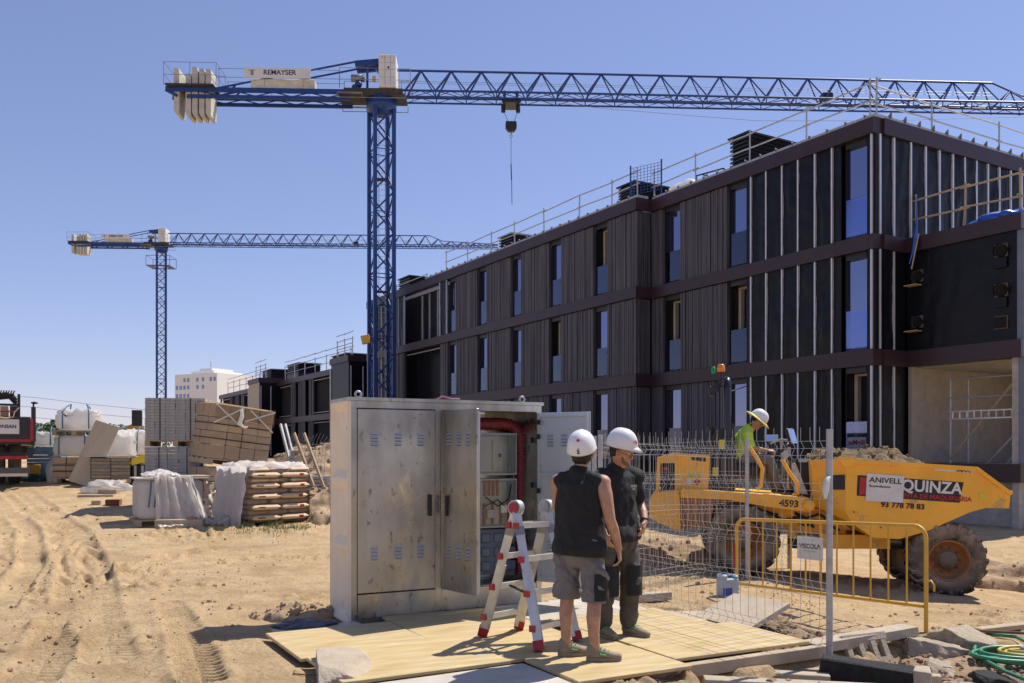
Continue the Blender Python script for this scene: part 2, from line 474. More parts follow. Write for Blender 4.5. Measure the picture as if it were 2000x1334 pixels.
me.update(calc_edges=True); me.validate()
m_ground = bpy.data.materials.new('sandy_ground'); m_ground.use_nodes = True
def ground_nodes():
    nt = m_ground.node_tree; N = nt.nodes; L = nt.links; p = N['Principled BSDF']
    p.inputs['Roughness'].default_value = .95; p.inputs['Specular IOR Level'].default_value = .2
    tc = N.new('ShaderNodeTexCoord')
    def noise(sc, det, rg=.6):
        n = N.new('ShaderNodeTexNoise'); n.inputs['Scale'].default_value = sc; n.inputs['Detail'].default_value = det; n.inputs['Roughness'].default_value = rg
        L.new(tc.outputs['Object'], n.inputs['Vector']); return n.outputs['Fac']
    def ramp(f, a, b, p0=.35, p1=.65):
        r = N.new('ShaderNodeValToRGB'); r.color_ramp.elements[0].color = (*a, 1); r.color_ramp.elements[1].color = (*b, 1)
        r.color_ramp.elements[0].position = p0; r.color_ramp.elements[1].position = p1; L.new(f, r.inputs[0]); return r.outputs[0]
    def mix(a, b, f, mode='MIX'):
        x = N.new('ShaderNodeMix'); x.data_type = 'RGBA'; x.blend_type = mode
        for s, w in ((6, a), (7, b)):
            if isinstance(w, tuple): x.inputs[s].default_value = (*w, 1)
            else: L.new(w, x.inputs[s])
        if isinstance(f, float): x.inputs[0].default_value = f
        else: L.new(f, x.inputs[0])
        return x.outputs[2]
    big = noise(.35, 4); mid = noise(2.6, 8); fine = noise(26, 6, .7)
    c = ramp(big, (.50, .345, .185), (.63, .46, .27))
    c = mix(c, ramp(mid, (.44, .295, .15), (.65, .485, .285)), .55)
    c = mix(c, ramp(fine, (.66, .60, .54), (1, 1, 1), .28, .55), .8, 'MULTIPLY')
    # grey crushed stone patches
    g = N.new('ShaderNodeMapRange'); g.inputs[1].default_value = .62; g.inputs[2].default_value = .80; L.new(noise(.9, 6, .65), g.inputs[0])
    c = mix(c, (.44, .36, .27), g.outputs[0])
    lo = N.new('ShaderNodeMapRange'); lo.inputs[1].default_value = .50; lo.inputs[2].default_value = .66; L.new(noise(1.1, 9, .7), lo.inputs[0])
    c = mix(c, (.40, .27, .145), lo.outputs[0])       # darker, freshly broken earth
    L.new(c, p.inputs['Base Color'])
    b = N.new('ShaderNodeBump'); b.inputs['Strength'].default_value = 1.0; b.inputs['Distance'].default_value = .035
    L.new(noise(22, 10, .78), b.inputs['Height']); L.new(b.outputs[0], p.inputs['Normal'])
ground_nodes()
me.materials.append(m_ground)
tag(link_mesh('ground', me), 'sandy trodden construction site ground with tyre tracks', None, None, 'structure')

# loose stones and clods
def rock(mb, c, r, flat=.7, n=7, m=5, seed=None, rough=.35, M=None):
    rnd = random.Random(seed if seed is not None else random.random())
    b = MB(); b.ball((0, 0, 0), 1.0, n, m)
    rz = rnd.uniform(0, 6.28); cz, sz = math.cos(rz), math.sin(rz)
    sx, sy = rnd.uniform(.75, 1.25), rnd.uniform(.75, 1.25)
    vs = []
    for x, y, z in b.v:
        k = 1+rnd.uniform(-rough, rough)
        x, y, z = x*k*sx, y*k*sy, z*k*flat
        vs.append((c[0]+r*(x*cz-y*sz), c[1]+r*(x*sz+y*cz), c[2]+r*z))
    mb.add(vs, b.f, False, M)
st = MB(); rs = random.Random(5); sp_ = []
for k in range(5200):
    if k < 3400: y = 5.0+rs.random()**1.6*14; x = rs.uniform(-6, -1.8)*(.4+y/9)
    elif k < 4400: x, y = rs.uniform(2.2, 7), rs.uniform(5.6, 14)
    else: x, y = rs.uniform(.3, 3.6), rs.uniform(9.6, 14)
    d = Vector((x-FC.x, y-FC.y, 0)); a, b = d.dot(EA), d.dot(EB)
    if -1 < a < 3.1 and -.7 < b < 3: continue
    sp_.append((x, y))
sa = np.array(sp_); sz = ztot(sa[:, 0], sa[:, 1]); lo = fbm(sa[:, 0]*.55+3, sa[:, 1]*.8, 3, 61)
for (x, y), z_, l_ in zip(sp_, sz, lo):
    r = (.004+.028*rs.random()**6) if l_ > .02 else (.004+.012*rs.random()**4)
    rock(st, (x, y, z_+r*.3), r, .75, 5, 4, rs.random())
st.build('loose_stones', m_soil, kind='stuff')
tag(bpy.data.objects['loose_stones'], 'small loose stones and clods scattered over the sand', 'stones')

def heap(name, label, cat, cx, cy, rx, ry, hh, ang, seed, mt, zb=None, n=70, clods=120):
    z0 = zg(cx, cy) if zb is None else zb
    ca, sa = math.cos(ang), math.sin(ang)
    gx, gy = np.meshgrid(np.linspace(-1, 1, n), np.linspace(-1, 1, n))
    d = np.hypot(gx, gy)+fbm(gx*2+seed, gy*2, 3, seed)*.35
    z = hh*np.clip(1-d, 0, 1)**.8*(1+.5*fbm(gx*3, gy*3+seed, 4, seed+5))
    z = z+fbm(gx*9+seed, gy*9, 4, seed+3)*.16*np.minimum(1, z/hh*4)*min(1, hh)
    z = z-.22*sstep(d, .80, 1.02)
    mb = MB()
    hx_, hy_ = cx+rx*gx*ca-ry*gy*sa, cy+rx*gx*sa+ry*gy*ca
    zb_ = zbase(hx_, hy_) if zb is None else np.full(hx_.shape, z0)
    vs = list(zip(hx_.ravel(), hy_.ravel(), (zb_+z).ravel()))
    mb.add(vs, [(j*n+i, j*n+i+1, (j+1)*n+i+1, (j+1)*n+i) for j in range(n-1) for i in range(n-1)], True)
    r = random.Random(seed)
    for k in range(clods):
        i, j = r.randrange(4, n-4), r.randrange(4, n-4)
        if z[j, i] <= .02: continue
        p = vs[j*n+i]; s = (.02+.09*r.random()**3)*min(1.3, max(.5, hh))
        rock(mb, (p[0], p[1], p[2]+s*.2), s, .8, 6, 5, r.random())
    return tag(mb.build(name, mt), label, cat)
heap('spoil_heap', 'tall heap of dug brown soil behind the metal cabinet', 'dirt heap', -4.6, 21.5, 2.4, 1.8, .95, .5, 3, m_soil, n=90, clods=420)
heap('spoil_heap', 'low bank of soil between cement bags and cabinet', 'dirt heap', -3.0, 18.0, 1.5, 2.0, .70, .6, 9, m_soil, n=80, clods=320)
heap('spoil_heap', 'low bank of pale soil beyond the wire fence left of dumper', 'dirt heap', 2.3, 14.6, 1.9, .7, .34, .1, 14, m_soil, n=60, clods=160)
heap('spoil_heap', 'small ridge of soil beside the dumper front tyre', 'dirt heap', 8.1, 13.6, 1.8, .8, .42, -.3, 21, m_soil, n=60, clods=160)
heap('spoil_heap', 'crumbly soil in the hole beside the yellow board platform', 'dirt heap', *AB(3.6, 1.55).xy, .8, 1.15, .22, .4, 33, mat('dark_churned_soil', (.27, .18, .105), .95, var=.35, scale=4, bump=.9, bscale=20), zb=-.27, n=60, clods=420)
heap('spoil_heap', 'crumbly dug soil before the platform edge at the bottom', 'dirt heap', *AB(2.3, 3.35).xy, 1.0, .32, .13, .05, 37, bpy.data.materials['dark_churned_soil'], zb=-.22, n=60, clods=300)
heap('spoil_heap', 'crumbly churned soil under the rubble at the bottom right', 'dirt heap', *AB(4.4, 3.2).xy, 1.1, .75, .13, .3, 38, bpy.data.materials['dark_churned_soil'], zb=-.25, n=60, clods=420)
heap('spoil_heap', 'small crumbly soil lump at the left corner of cabinet', 'dirt heap', -2.15, 8.9, .5, .28, .13, .3, 41, m_soil, n=40, clods=90)
# ------------------------------------------------------------------ the dark apartment buildings
BC = Vector((9.6, 23.7, 0)); DL = Vector((-.511, .860, 0)); NF = Vector((-.860, -.511, 0))
BROT = math.atan2(DL.y, DL.x)
def S(u, off=0.0):                      # photo column -> metres along the facade
    k = (u-CX)/FPX; p = BC+NF*off
    return (p.x-k*p.y)/(k*DL.y-DL.x)
def T(u):                               # photo column -> metres back along the end wall
    k = (u-CX)/FPX
    return (BC.y*k-BC.x)/(-NF.x+NF.y*k)
Z0, Z1, Z2, Z3 = (.89, 1.34), (3.94, 4.37), (7.03, 7.42), (10.09, 10.51)
bld = thing('apartment_building', 'three storey apartment block clad in dark slats and black membrane, under construction', 'building', (BC.x, BC.y, zg(BC.x, BC.y)-.1), BROT)
BZ = -bld.location.z
def bpart(mb, name, mt, parent=bld, kind=None):
    o = mb.build(name, mt, parent, kind=kind)
    if parent is bld: o.location.z = BZ
    return o
def lb(name, mt, x0, x1, y0, y1, z0, z1, parent=bld):
    return bpart(MB().box(min(x0, x1), max(x0, x1), min(y0, y1), max(y0, y1), z0, z1), name, mt, parent)
SE = 34.4
# cores
lb('core_wall', m_dark, .12, 9.3, -14, -.62, -.6, 10.2)
lb('core_wall', m_dark, 9.3, SE-.1, -13, -.3, -.3, 10.2)
lb('plinth', m_conc, .05, 9.2, -3, -.32, -.7, .89)
lb('plinth', m_conc, 9.2, SE, -3, .3, -.3, .89)
lb('roof_slab', m_galv, .25, SE-.2, -13, -.4, 10.2, 10.44)
def slats(x0, x1, yf, z0, z1, seed, parent=bld, along='x'):
    r = random.Random(seed); mb = MB(); x = x0+.008
    while x < x1-.03:
        w = r.choice((.05, .06, .07, .085)); w = min(w, x1-x-.005)
        d = r.choice((0, -.006, -.014, -.028)); g = r.choice((.004, .008, .014, .026))
        t0 = z0+.012+r.uniform(0, .01); t1 = z1-.012-r.uniform(0, .02)
        if along == 'x': mb.box(x, x+w, yf-.10, yf+d, t0, t1)
        else: mb.box(yf-d, yf+.10, x, x+w, t0, t1)
        x += w+g
    if along == 'x': mb.box(x0, x1, yf-.14, yf-.105, z0, z1)
    else: mb.box(yf+.105, yf+.14, x0, x1, z0, z1)
    return bpart(mb, 'slat_panel', m_slat, parent, 'stuff')
def membrane(x0, x1, yf, z0, z1, seed, parent=bld, along='x', amp=.034):
    nx = max(4, int((x1-x0)/.07)); nz = max(6, int((z1-z0)/.1))
    gx, gz = np.meshgrid(np.linspace(0, 1, nx), np.linspace(0, 1, nz))
    xx = x0+gx*(x1-x0); zz = z0+gz*(z1-z0)
    d = (fbm(xx*3.1+seed, zz*.7+xx*.9, 3, seed)+.6*np.abs(fbm(xx*2+zz*1.4+seed, zz*1.9-xx, 3, seed+7)))*amp*2
    d = d*np.minimum(1, np.minimum(gx, 1-gx)*6+.1)
    mb = MB()
    vs = [((a, yf+e, c) if along == 'x' else (yf-e, a, c)) for a, c, e in zip(xx.ravel(), zz.ravel(), d.ravel())]
    mb.add(vs, [(j*nx+i, j*nx+i+1, (j+1)*nx+i+1, (j+1)*nx+i) for j in range(nz-1) for i in range(nx-1)], True)
    return bpart(mb, 'membrane', m_black, parent)
def stud(x, yf, z0, z1, w=.042, parent=bld, along='x'):
    mb = MB()
    if along == 'x': mb.box(x-w/2, x+w/2, yf-.04, yf+.035, z0+.01, z1-.01)
    else: mb.box(yf-.035, yf+.04, x-w/2, x+w/2, z0+.01, z1-.01)
    return bpart(mb, 'stud', m_stud, parent)
def window(x0, x1, yf, z0, z1, mode, parent=bld):
    """mode 0 closed glass, 1 open leaf showing the room"""
    w = MB()
    w.box(x0+.003, x0+.05, yf-.42, yf-.14, z0+.003, z1-.003).box(x1-.05, x1-.003, yf-.42, yf-.14, z0+.003, z1-.003)
    w.box(x0+.06, x1-.06, yf-.42, yf-.10, z1-.16, z1-.003).box(x0+.06, x1-.06, yf-.42, yf-.10, z0+.003, z0+.07)
    o = bpart(w, 'window', m_frame, parent)
    if mode == 0:
        MB().box(x0+.045, x1-.045, yf-.23, yf-.21, z0+.06, z1-.15).build('pane', m_window, o)
    else:
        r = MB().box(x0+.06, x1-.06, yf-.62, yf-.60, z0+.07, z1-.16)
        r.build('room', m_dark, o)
        MB().box(x1-.17, x1-.065, yf-.59, yf-.44, z0+.07, z1-.165).build('jamb', m_beige, o)
        MB().box(x0+.065, x1-.18, yf-.59, yf-.44, z1-.22, z1-.165).build('lintel', m_beige, o)
    MB().box(x0+.05, x1-.05, yf-.135, yf-.12, z0+.10, z0+1.12).build('balustrade', m_balus, o)
    return o
def fascia(xs, yf, z, parent=bld, along='x', out=.07, dep=.3):
    for a, b in zip(xs[:-1], xs[1:]):
        mb = MB()
        if along == 'x': mb.box(a+.003, b-.003, yf-dep, yf+out, z[0], z[1])
        else: mb.box(yf-out, yf+dep, a+.003, b-.003, z[0], z[1])
        bpart(mb, 'fascia_panel', m_fascia, parent)
floors = ((Z0[1], Z1[0]), (Z1[1], Z2[0]), (Z2[1], Z3[0]))
jR = [0, 1.2, 4.6, 7.65, 9.2]
jL = [9.2, 10.9, 13.92, 17.0, 20.0, 23.03, 26.0, 29.0, 31.7, SE]
for z in (Z0, Z1, Z2, Z3):
    fascia(jR, 0, z); fascia(jL, .66, z)
    bpart(MB().box(9.13, 9.197, .08, .73, z[0], z[1]), 'fascia_panel', m_fascia)
modeR = {(0, 0): 1, (0, 1): 0, (0, 2): 0, (1, 0): 0, (1, 1): 1, (1, 2): 1, (2, 0): 0, (2, 1): 0, (2, 2): 0}
modeL = {(2, 0): 1, (1, 1): 1}
for fl, (a, b) in enumerate(floors):
    for wi, (x0, x1) in enumerate(((.28, 1.06), (4.66, 5.46), (7.70, 8.58))):
        window(x0, x1, 0, a, b, modeR[(fl, wi)])
    slats(5.48, 7.68, 0, a, b, 10+fl); slats(8.60, 9.19, 0, a, b, 20+fl)
    membrane(1.09, 4.64, -.02, a, b, 30+fl)
    for s in (1.38, 1.97, 2.58, 3.18, 3.80, 4.42): stud(s, 0, a, b)
    bpart(MB().box(.0, .27, -.3, -.03, a, b), 'corner_lining', m_black)
    stud(.10, 0, a, b)
    # left, forward block and its short return
    slats(.02, .64, 9.2, a, b, 40+fl, along='y')
    for wi in range(5):
        x0 = 10.9+3.025*wi
        window(x0, x0+.87, .66, a, b, modeL.get((fl, wi), 0))
        slats(x0+.88, x0+3.02, .66, a, b, 50+fl*7+wi) if wi < 4 else None
    slats(9.22, 10.88, .66, a, b, 80+fl)
    # balcony opening at the far end
    if fl < 2: slats(23.9, 24.75, .66, a, b, 90+fl)
    else:
        membrane(23.9, 24.75, .64, a, b, 90)
        for s in (23.95, 24.70): stud(s, .66, a, b)
    slats(29.1, 30.0, .66, a, b, 95+fl) if fl < 2 else [stud(s, .66, a, b) for s in (29.05, 29.8)]
    if fl == 2: membrane(29.1, 30.0, .64, a, b, 97)
    bpart(MB().box(24.76, 29.05, -.28, -.25, a, b), 'balcony_back_wall', m_black)
    if fl == 2:
        for s in (25.6, 26.7, 27.7, 28.6): stud(s, -.20, a, b)
    bpart(MB().tube((24.8, .5, b-.16), (29.0, .5, b-.16), .03).tube((24.8, .2, b-.10), (29.0, .2, b-.10), .03), 'balcony_rail_track', m_galv)
    membrane(30.02, 33.9, .62, a, b, 100+fl)
    for s in (30.6, 31.4, 32.2, 33.0, 33.85): stud(s, .66, a, b)
    # end wall
    t_end = 9.0 if fl == 2 else 1.27
    membrane(-t_end, -.05, .02, a, b, 60+fl, along='y', amp=.035)
    for u in (1718, 1745, 1778, 1807, 1834, 1860, 1883, 1906, 1928.5, 1951, 1973, 1994.5):
        t = T(u)
        if t < t_end-.05: stud(-t, 0, a, b, .06 if fl == 2 else .045, along='y')
fascia([-12, -8.4, -4.9, -2.0, -.303], 0, Z3, along='y')
for z in (Z1, Z2, Z0): fascia([-1.24, -.303], 0, z, along='y')
# roof edge flashing and its clips
fl_ = MB().box(-.02, 9.1, -.42, .02, 10.515, 10.60).box(9.1, SE-8, .2, .68, 10.515, 10.60).box(-.02, .40, -12, -.43, 10.515, 10.60)
bpart(fl_, 'roof_flashing', m_galv)
cl = MB()
x = .3
while x < 26:
    y = .02 if x < 9.1 else .68
    cl.prism([(x, 10.56), (x+.02, 10.56), (x+.02, 10.67), (x, 10.64)], y-.06, y+.03); x += .62
y = -.6
while y > -9:
    cl.prism([(-.06, 10.56), (.12, 10.56), (-.06, 10.72)], y-.02, y+.02); y -= .62
bpart(cl, 'flashing_clips', mat('grey_clip', (.16, .16, .17), .7), kind='stuff')

m_side = mat('blue_grey_cladding', (.16, .18, .22), .5, .2, var=.1)
# right-hand two storey wing
WX, WY = -3.16, -1.30
lb('wing_wall', m_black, WX+.02, -.02, -9, WY-.12, Z1[1], Z2[0])
membrane(WX+.05, .0, WY-.03, Z1[1], Z2[0], 200, amp=.012)
fascia([WX, -.05], WY, Z2); fascia([WX, -.05], WY, Z1); fascia([WX, -.05], WY, Z0)
bpart(MB().box(WX+.05, -.02, -9, WY-.31, 7.0, 7.40), 'wing_roof', m_galv)
for z in (Z1, Z2): bpart(MB().box(WX-.06, WX-.003, -9, WY+.07, z[0], z[1]), 'fascia_panel', m_side)
bpart(MB().box(WX-.02, WX+.14, -9, WY-.02, Z1[1], Z2[0]), 'side_cladding', m_side)
bpart(MB().box(WX-.02, WX+.10, WY-.5, WY-.04, Z0[1], Z1[0]), 'side_cladding', m_side)
bpart(MB().box(WX+.13, WX+.30, WY-.34, WY-.08, -.4, Z1[0]), 'concrete_column', m_conc)
# the open ground floor room
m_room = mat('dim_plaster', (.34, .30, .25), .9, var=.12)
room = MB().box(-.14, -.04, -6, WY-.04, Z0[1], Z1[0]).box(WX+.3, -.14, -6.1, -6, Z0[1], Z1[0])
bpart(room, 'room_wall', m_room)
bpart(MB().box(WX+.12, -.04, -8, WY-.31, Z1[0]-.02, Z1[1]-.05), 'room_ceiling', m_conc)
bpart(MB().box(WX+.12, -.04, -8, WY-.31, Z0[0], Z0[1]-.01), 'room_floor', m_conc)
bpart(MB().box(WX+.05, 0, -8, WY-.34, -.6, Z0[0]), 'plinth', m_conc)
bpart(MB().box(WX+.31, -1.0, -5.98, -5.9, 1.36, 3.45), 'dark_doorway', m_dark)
m_cut = mat('cut_insulation', (.13, .095, .07), .9, var=.5, scale=14)
for (s, z, n) in ((-2.62, 6.60, 0), (-2.62, 5.62, 0), (-.32, 6.35, 0), (-.32, 5.12, 0), (-2.62, 4.82, 1)):
    hole = MB().box(s-.175, s+.15, WY-.10, WY+.015, z-.15, z+.17)
    h = bpart(hole, 'duct_opening', m_cut)
    if n == 0:
        M4 = Matrix.Translation((s-.02, WY, z)) @ Matrix.Rotation(R(90), 4, 'X')
        MB().lathe([(.165, -.10), (.165, .16), (.148, .16), (.148, .0)], 22, M4, False).build('duct', m_black_p, h)
        MB().lathe([(.149, -.02), (0, -.02)], 22, M4, False).build('duct_void', m_dark, h)
        flp = MB().box(s-.17, s+.17, WY+.02, WY+.035, z-.42, z-.18) if s < -1 else MB().box(s-.17, s+.2, WY+.03, WY+.28, z-.26, z-.235)
        flp.build('cut_flap', m_black if s < -1 else m_card, h)
    else: MB().box(s-.16, s+.16, WY+.016, WY+.03, z-.13, z+.15).build('dark_void', m_dark, h)

# far two storey building in the same row
fb = thing('low_building', 'two storey dark clad building in the row behind the left crane mast', 'building', (*(BC+DL*34.6).xy, zg(-14, 55)-.1), BROT)
FZ = -fb.location.z; FX = -34.6
def fpart(mb, name, mt, kind=None):
    o = mb.build(name, mt, fb, kind=kind); o.location = (FX, 0, FZ); return o
f2 = ((Z0[1], Z1[0]), (Z1[1], Z2[0]))
segs = [(34.6, 37.5, -.75, 0), (37.5, 40.9, .66, .28), (40.9, 57.3, -.6, 0), (57.3, 60.8, .9, .28), (60.8, 78, -.6, 0)]
for i, (a, b, y, dz) in enumerate(segs):
    fpart(MB().box(a+.05, b-.05, -11, y-.35, 0, Z2[1]-.1+dz), 'core_wall', m_dark)
    for z in (Z0, Z1, (Z2[0]+dz, Z2[1]+dz)):
        x = a
        while x < b-.1:
            x2 = min(b, x+3.2); fpart(MB().box(x+.003, x2-.003, y-.5, y+.06, z[0], z[1]), 'fascia_panel', m_fascia); x = x2
        fpart(MB().box(a-.0, a+.06, -4, y+.05, z[0]+.001, z[1]-.001), 'fascia_panel', m_fascia)
    for fl, (za, zb) in enumerate(f2):
        if i in (1, 3):
            fpart(MB().box(a+.01, a+.05, -4, y-.02, za, zb+dz*fl), 'return_wall', m_black)
            for yy in (y-.1, y-.9): fpart(MB().box(a-.03, a+.01, yy-.06, yy, za, zb), 'stud', m_stud)
            fpart(MB().box(a+.1, b-.1, y-.3, y-.02, za, zb+dz*fl), 'wall', m_black if i == 1 else m_beige)
            fpart(MB().box(b-.1, b, y-.05, y+.03, za, zb), 'stud', m_stud)
            continue
        x = a+.3; k = 0
        while x < b-.4:
            for kind_, w in (('s', 1.5), ('w', .9), ('s', 1.1), ('o', 3.6), ('s', 1.1), ('w', .9)):
                x2 = min(x+w, b-.3)
                if x2-x < .3: break
                if kind_ == 's':
                    mb = MB(); q = x
                    while q < x2-.05: mb.box(q, q+.09, y-.1, y-random.choice((0, .03, .05)), za+.01, zb-.01); q += .11
                    fpart(mb, 'slat_panel', m_slat, 'stuff')
                elif kind_ == 'w': fpart(MB().box(x+.05, x2-.05, y-.34, y-.3, za, zb), 'window', m_window)
                else: fpart(MB().tube((x, y-.1, zb-.15), (x2, y-.1, zb-.15), .035).tube((x, y-.1, za+.15), (x2, y-.1, za+.15), .035), 'balcony_rail', m_galv)
                x = x2
# guard rails on the roofs
def guard(name, label, pts, base, parent_pts=None, hgt=(.62, 1.08), r=.026, over=.10, mt=None):
    mt = mt or m_galv
    t = thing(name, label, 'guardrail', (*pts[0].xy, base), 0, 'roof edge guardrails')
    o = pts[0]
    for p in pts:
        q = p-o; k = random.uniform(-.03, .03)
        MB().tube((q.x, q.y, -.02), (q.x+k, q.y+k, hgt[1]+over+random.uniform(-.04, .05)), r, 6).build('post', mt, t)
    for h in hgt:
        mb = MB()
        for a, b in zip(pts[:-1], pts[1:]):
            d = (b-a).normalized()*.12; j = random.uniform(-.03, .03)
            mb.tube((a.x-o.x-d.x, a.y-o.y-d.y, h+j), (b.x-o.x+d.x, b.y-o.y+d.y, h-j), r*.9, 6)
        mb.build('rail', mt, t)
    return t
def fpt(s, off): return (BC+DL*s+NF*off)
g1 = [fpt(S(u, -.35), -.35) for u in (1712, 1575, 1464, 1359, 1278)]
guard('roof_guardrail', 'galvanised guardrail on the roof edge above the membrane bays', g1, 10.52)
g2 = [fpt(S(u, .3), .3) for u in (1245, 1195, 1131, 1063, 1005, 959, 914, 872)]
guard('roof_guardrail', 'galvanised guardrail along the roof edge above the slatted facade', g2, 10.52)
g3 = [BC-NF*t+DL*.45 for t in (.4, 3.1, 6.4, 9.2, 12)]
guard('roof_guardrail', 'galvanised guardrail on the roof edge above the end wall', g3, 10.52)
g4 = [fpt(S(u, -1), -1) for u in (833, 764)]+[fpt(33.9, -1)]
guard('roof_guardrail', 'short galvanised guardrail at the roof end beside crane mast', g4, 10.44)
g5 = [BC-NF*1.6-DL*.1, BC-NF*1.6-DL*1.5, BC-NF*1.75-DL*2.85]
guard('roof_guardrail', 'pale scaffold tube guardrail on the low wing roof', g5, 7.42, hgt=(.55, 1.1), r=.03, mt=m_wood)
g5b = [BC-NF*1.75-DL*2.85, BC-NF*6-DL*2.85]
guard('roof_guardrail', 'pale scaffold tube guardrail along the far side of wing roof', g5b, 7.42, hgt=(.55, 1.1), r=.03, mt=m_wood)
for a, b, zz, lab in ((41.5, 56.5, 7.44, 'scaffold guardrail on the low building roof, middle stretch'), (37.8, 40.6, 7.70, 'scaffold guardrail on the low building roof nearest the crane'), (57.6, 60.6, 7.70, 'scaffold guardrail on the raised end block roof'), (62, 76, 7.44, 'scaffold guardrail on the farthest low roof')):
    n = max(2, int((b-a)/2.2)); o_ = -1.0 if zz < 7.6 else .3
    guard('roof_guardrail', lab, [fpt(a+(b-a)*k/n, o_) for k in range(n+1)], zz, hgt=(.6, 1.1, 1.5), r=.03)
# louvred rooftop housings
def louvre_box(label, s, off, z, w, d, hgt, n=7):
    p = fpt(s, off)
    t = thing('rooftop_vent_housing', label, 'vent housing', (p.x, p.y, z), BROT, 'louvred rooftop vent housings')
    MB().box(0, w, -d, 0, -.03, hgt*.42).build('base_box', m_frame, t)
    MB().box(.08, w-.08, -d+.08, -.08, hgt*.42, hgt-.06).build('core', m_dark, t)
    k0 = hgt*.42
    for k in range(n):
        zz = k0+.03+(hgt-k0-.1)*k/n
        MB().prism([(0, zz), (w, zz), (w-.05, zz+.055), (.05, zz+.055)], -d, 0).build('louvre', m_frame, t)
    MB().box(-.05, w+.05, -d-.05, .05, hgt-.06, hgt).build('cap', m_galv if n < 6 else m_frame, t)
def roof_box(label, ul, ur, vt, off, dep, n=7):
    s0, s1 = S(ur, off), S(ul, off); Y_ = fpt(s1, off).y
    louvre_box(label, s0, off, 10.44, s1-s0, dep, EYE+(HY-vt)/FPX*Y_-10.44, n)
roof_box('large dark louvred vent housing on the roof near the end corner', 1425, 1462, 271, -1.4, 3.2)
roof_box('dark louvred vent housing on the roof behind the safety net', 1207, 1240, 366, -.9, 2.4)
roof_box('dark louvred vent housing with pale top in the middle of the roof', 974, 1000, 464, -.6, 1.8, 5)
roof_box('dark vent housing at the roof end beside crane mast', 778, 800, 546, -1.5, 3.6)
for s, zz, hg, lb_ in ((38.6, 7.7, 1.3, 'dark vent housing on the low building roof just left of crane mast'), (46.5, 7.42, 1.5, 'tall dark vent housing on the low building roof centre'), (57.9, 7.7, 1.5, 'dark vent housing on the raised block of the low building'), (66.0, 7.42, 1.9, 'dark vent housing on the farthest end of low roof'),):
    louvre_box(lb_, s, -2.5, zz-.03, 3.2, 2.0, hg, 5)
# safety net, hoop frame and white tarp on the roof
net = thing('safety_net', 'small blue safety net hung between two posts on the roof step', 'safety net', (*fpt(9.35, .25).xy, 10.52), 0)
a_, b_ = fpt(9.9, .35)-fpt(9.35, .25), fpt(8.75, -.1)-fpt(9.35, .25)
for q in (a_, b_): MB().tube((q.x, q.y, 0), (q.x, q.y, 1.35), .03).build('post', m_blue, net)
mb = MB()
for k in range(10):
    t = k/9; mb.tube((a_.x*(1-t)+b_.x*t, a_.y*(1-t)+b_.y*t, .3), (a_.x*(1-t)+b_.x*t, a_.y*(1-t)+b_.y*t, 1.25), .008, 4)
    mb.tube((a_.x, a_.y, .3+.95*t), (b_.x, b_.y, .3+.95*t), .008, 4)
mb.build('netting', m_blue, net, kind='stuff')
q = fpt(8.1, -.6)
def lump(name, label, cat, c, r, mt, seed, rz=0, n=22, m=14, amp=.25, parent=None):
    b = MB(); b.ball((0, 0, 0), 1, n, m)
    out = []
    for x, y, z in b.v:
        d = 1+amp*float(fbm(np.array([x*2+seed]), np.array([y*2+z*1.7]), 4, seed)[0])*2
        x, y, z = x*r[0]*d, y*r[1]*d, max(-.9, z)*r[2]*d
        out.append((x*math.cos(rz)-y*math.sin(rz), x*math.sin(rz)+y*math.cos(rz), z))
    b.v = out
    o = b.build(name, mt, parent, loc=c)
    return tag(o, label, cat) if label else o
lump('tarpaulin', 'crumpled white sheet on the roof beside the safety net', 'tarpaulin', (q.x, q.y, 10.68), (.7, .4, .28), m_plastic, 4, BROT)
q = fpt(6.7, -.5)
fr = thing('hoop_frame', 'small dark bent steel frame standing on the roof edge', 'frame', (q.x, q.y, 10.44), BROT)
MB().path([(-.7, 0, 0), (-.6, 0, .45), (.7, 0, .55), (.75, 0, 0)], .03).build('hoop', m_black_p, fr)
MB().tube((-.6, 0, .05), (.4, 0, .5), .02).tube((.2, 0, 0), (.2, 0, .52), .02).build('brace', m_black_p, fr)
m_tarp = mat('blue_tarp', (.03, .10, .42), .35, var=.25, scale=5, bump=.5, bscale=9)
q = BC-NF*1.9-DL*2.45
lump('tarpaulin', 'bright blue tarpaulin bunched on the wing roof edge', 'tarpaulin', (q.x, q.y, 7.50), (.75, .45, .20), m_tarp, 8, BROT, amp=.35)
q = BC-NF*1.18-DL*.38
st_ = MB().path([(0, 0, 1.1), (.02, -.02, .5), (-.03, -.05, .05), (-.10, -.08, -.35), (-.22, -.1, -.75)], [.012, .02, .05, .035, .015], 7)
tag(st_.build('hanging_strap', m_tarp, loc=(q.x, q.y, 7.4)), 'twisted blue sheet strap hanging at the wing roof corner', 'strap')
mb = MB()
tag(MB().tube((0, 0, 0), (-.22, -.06, -.95), .02).build('hanging_pole', m_wood, loc=(q.x+.03, q.y-.1, 7.45)), 'thin pale pole leaning beside the blue strap', 'pole')
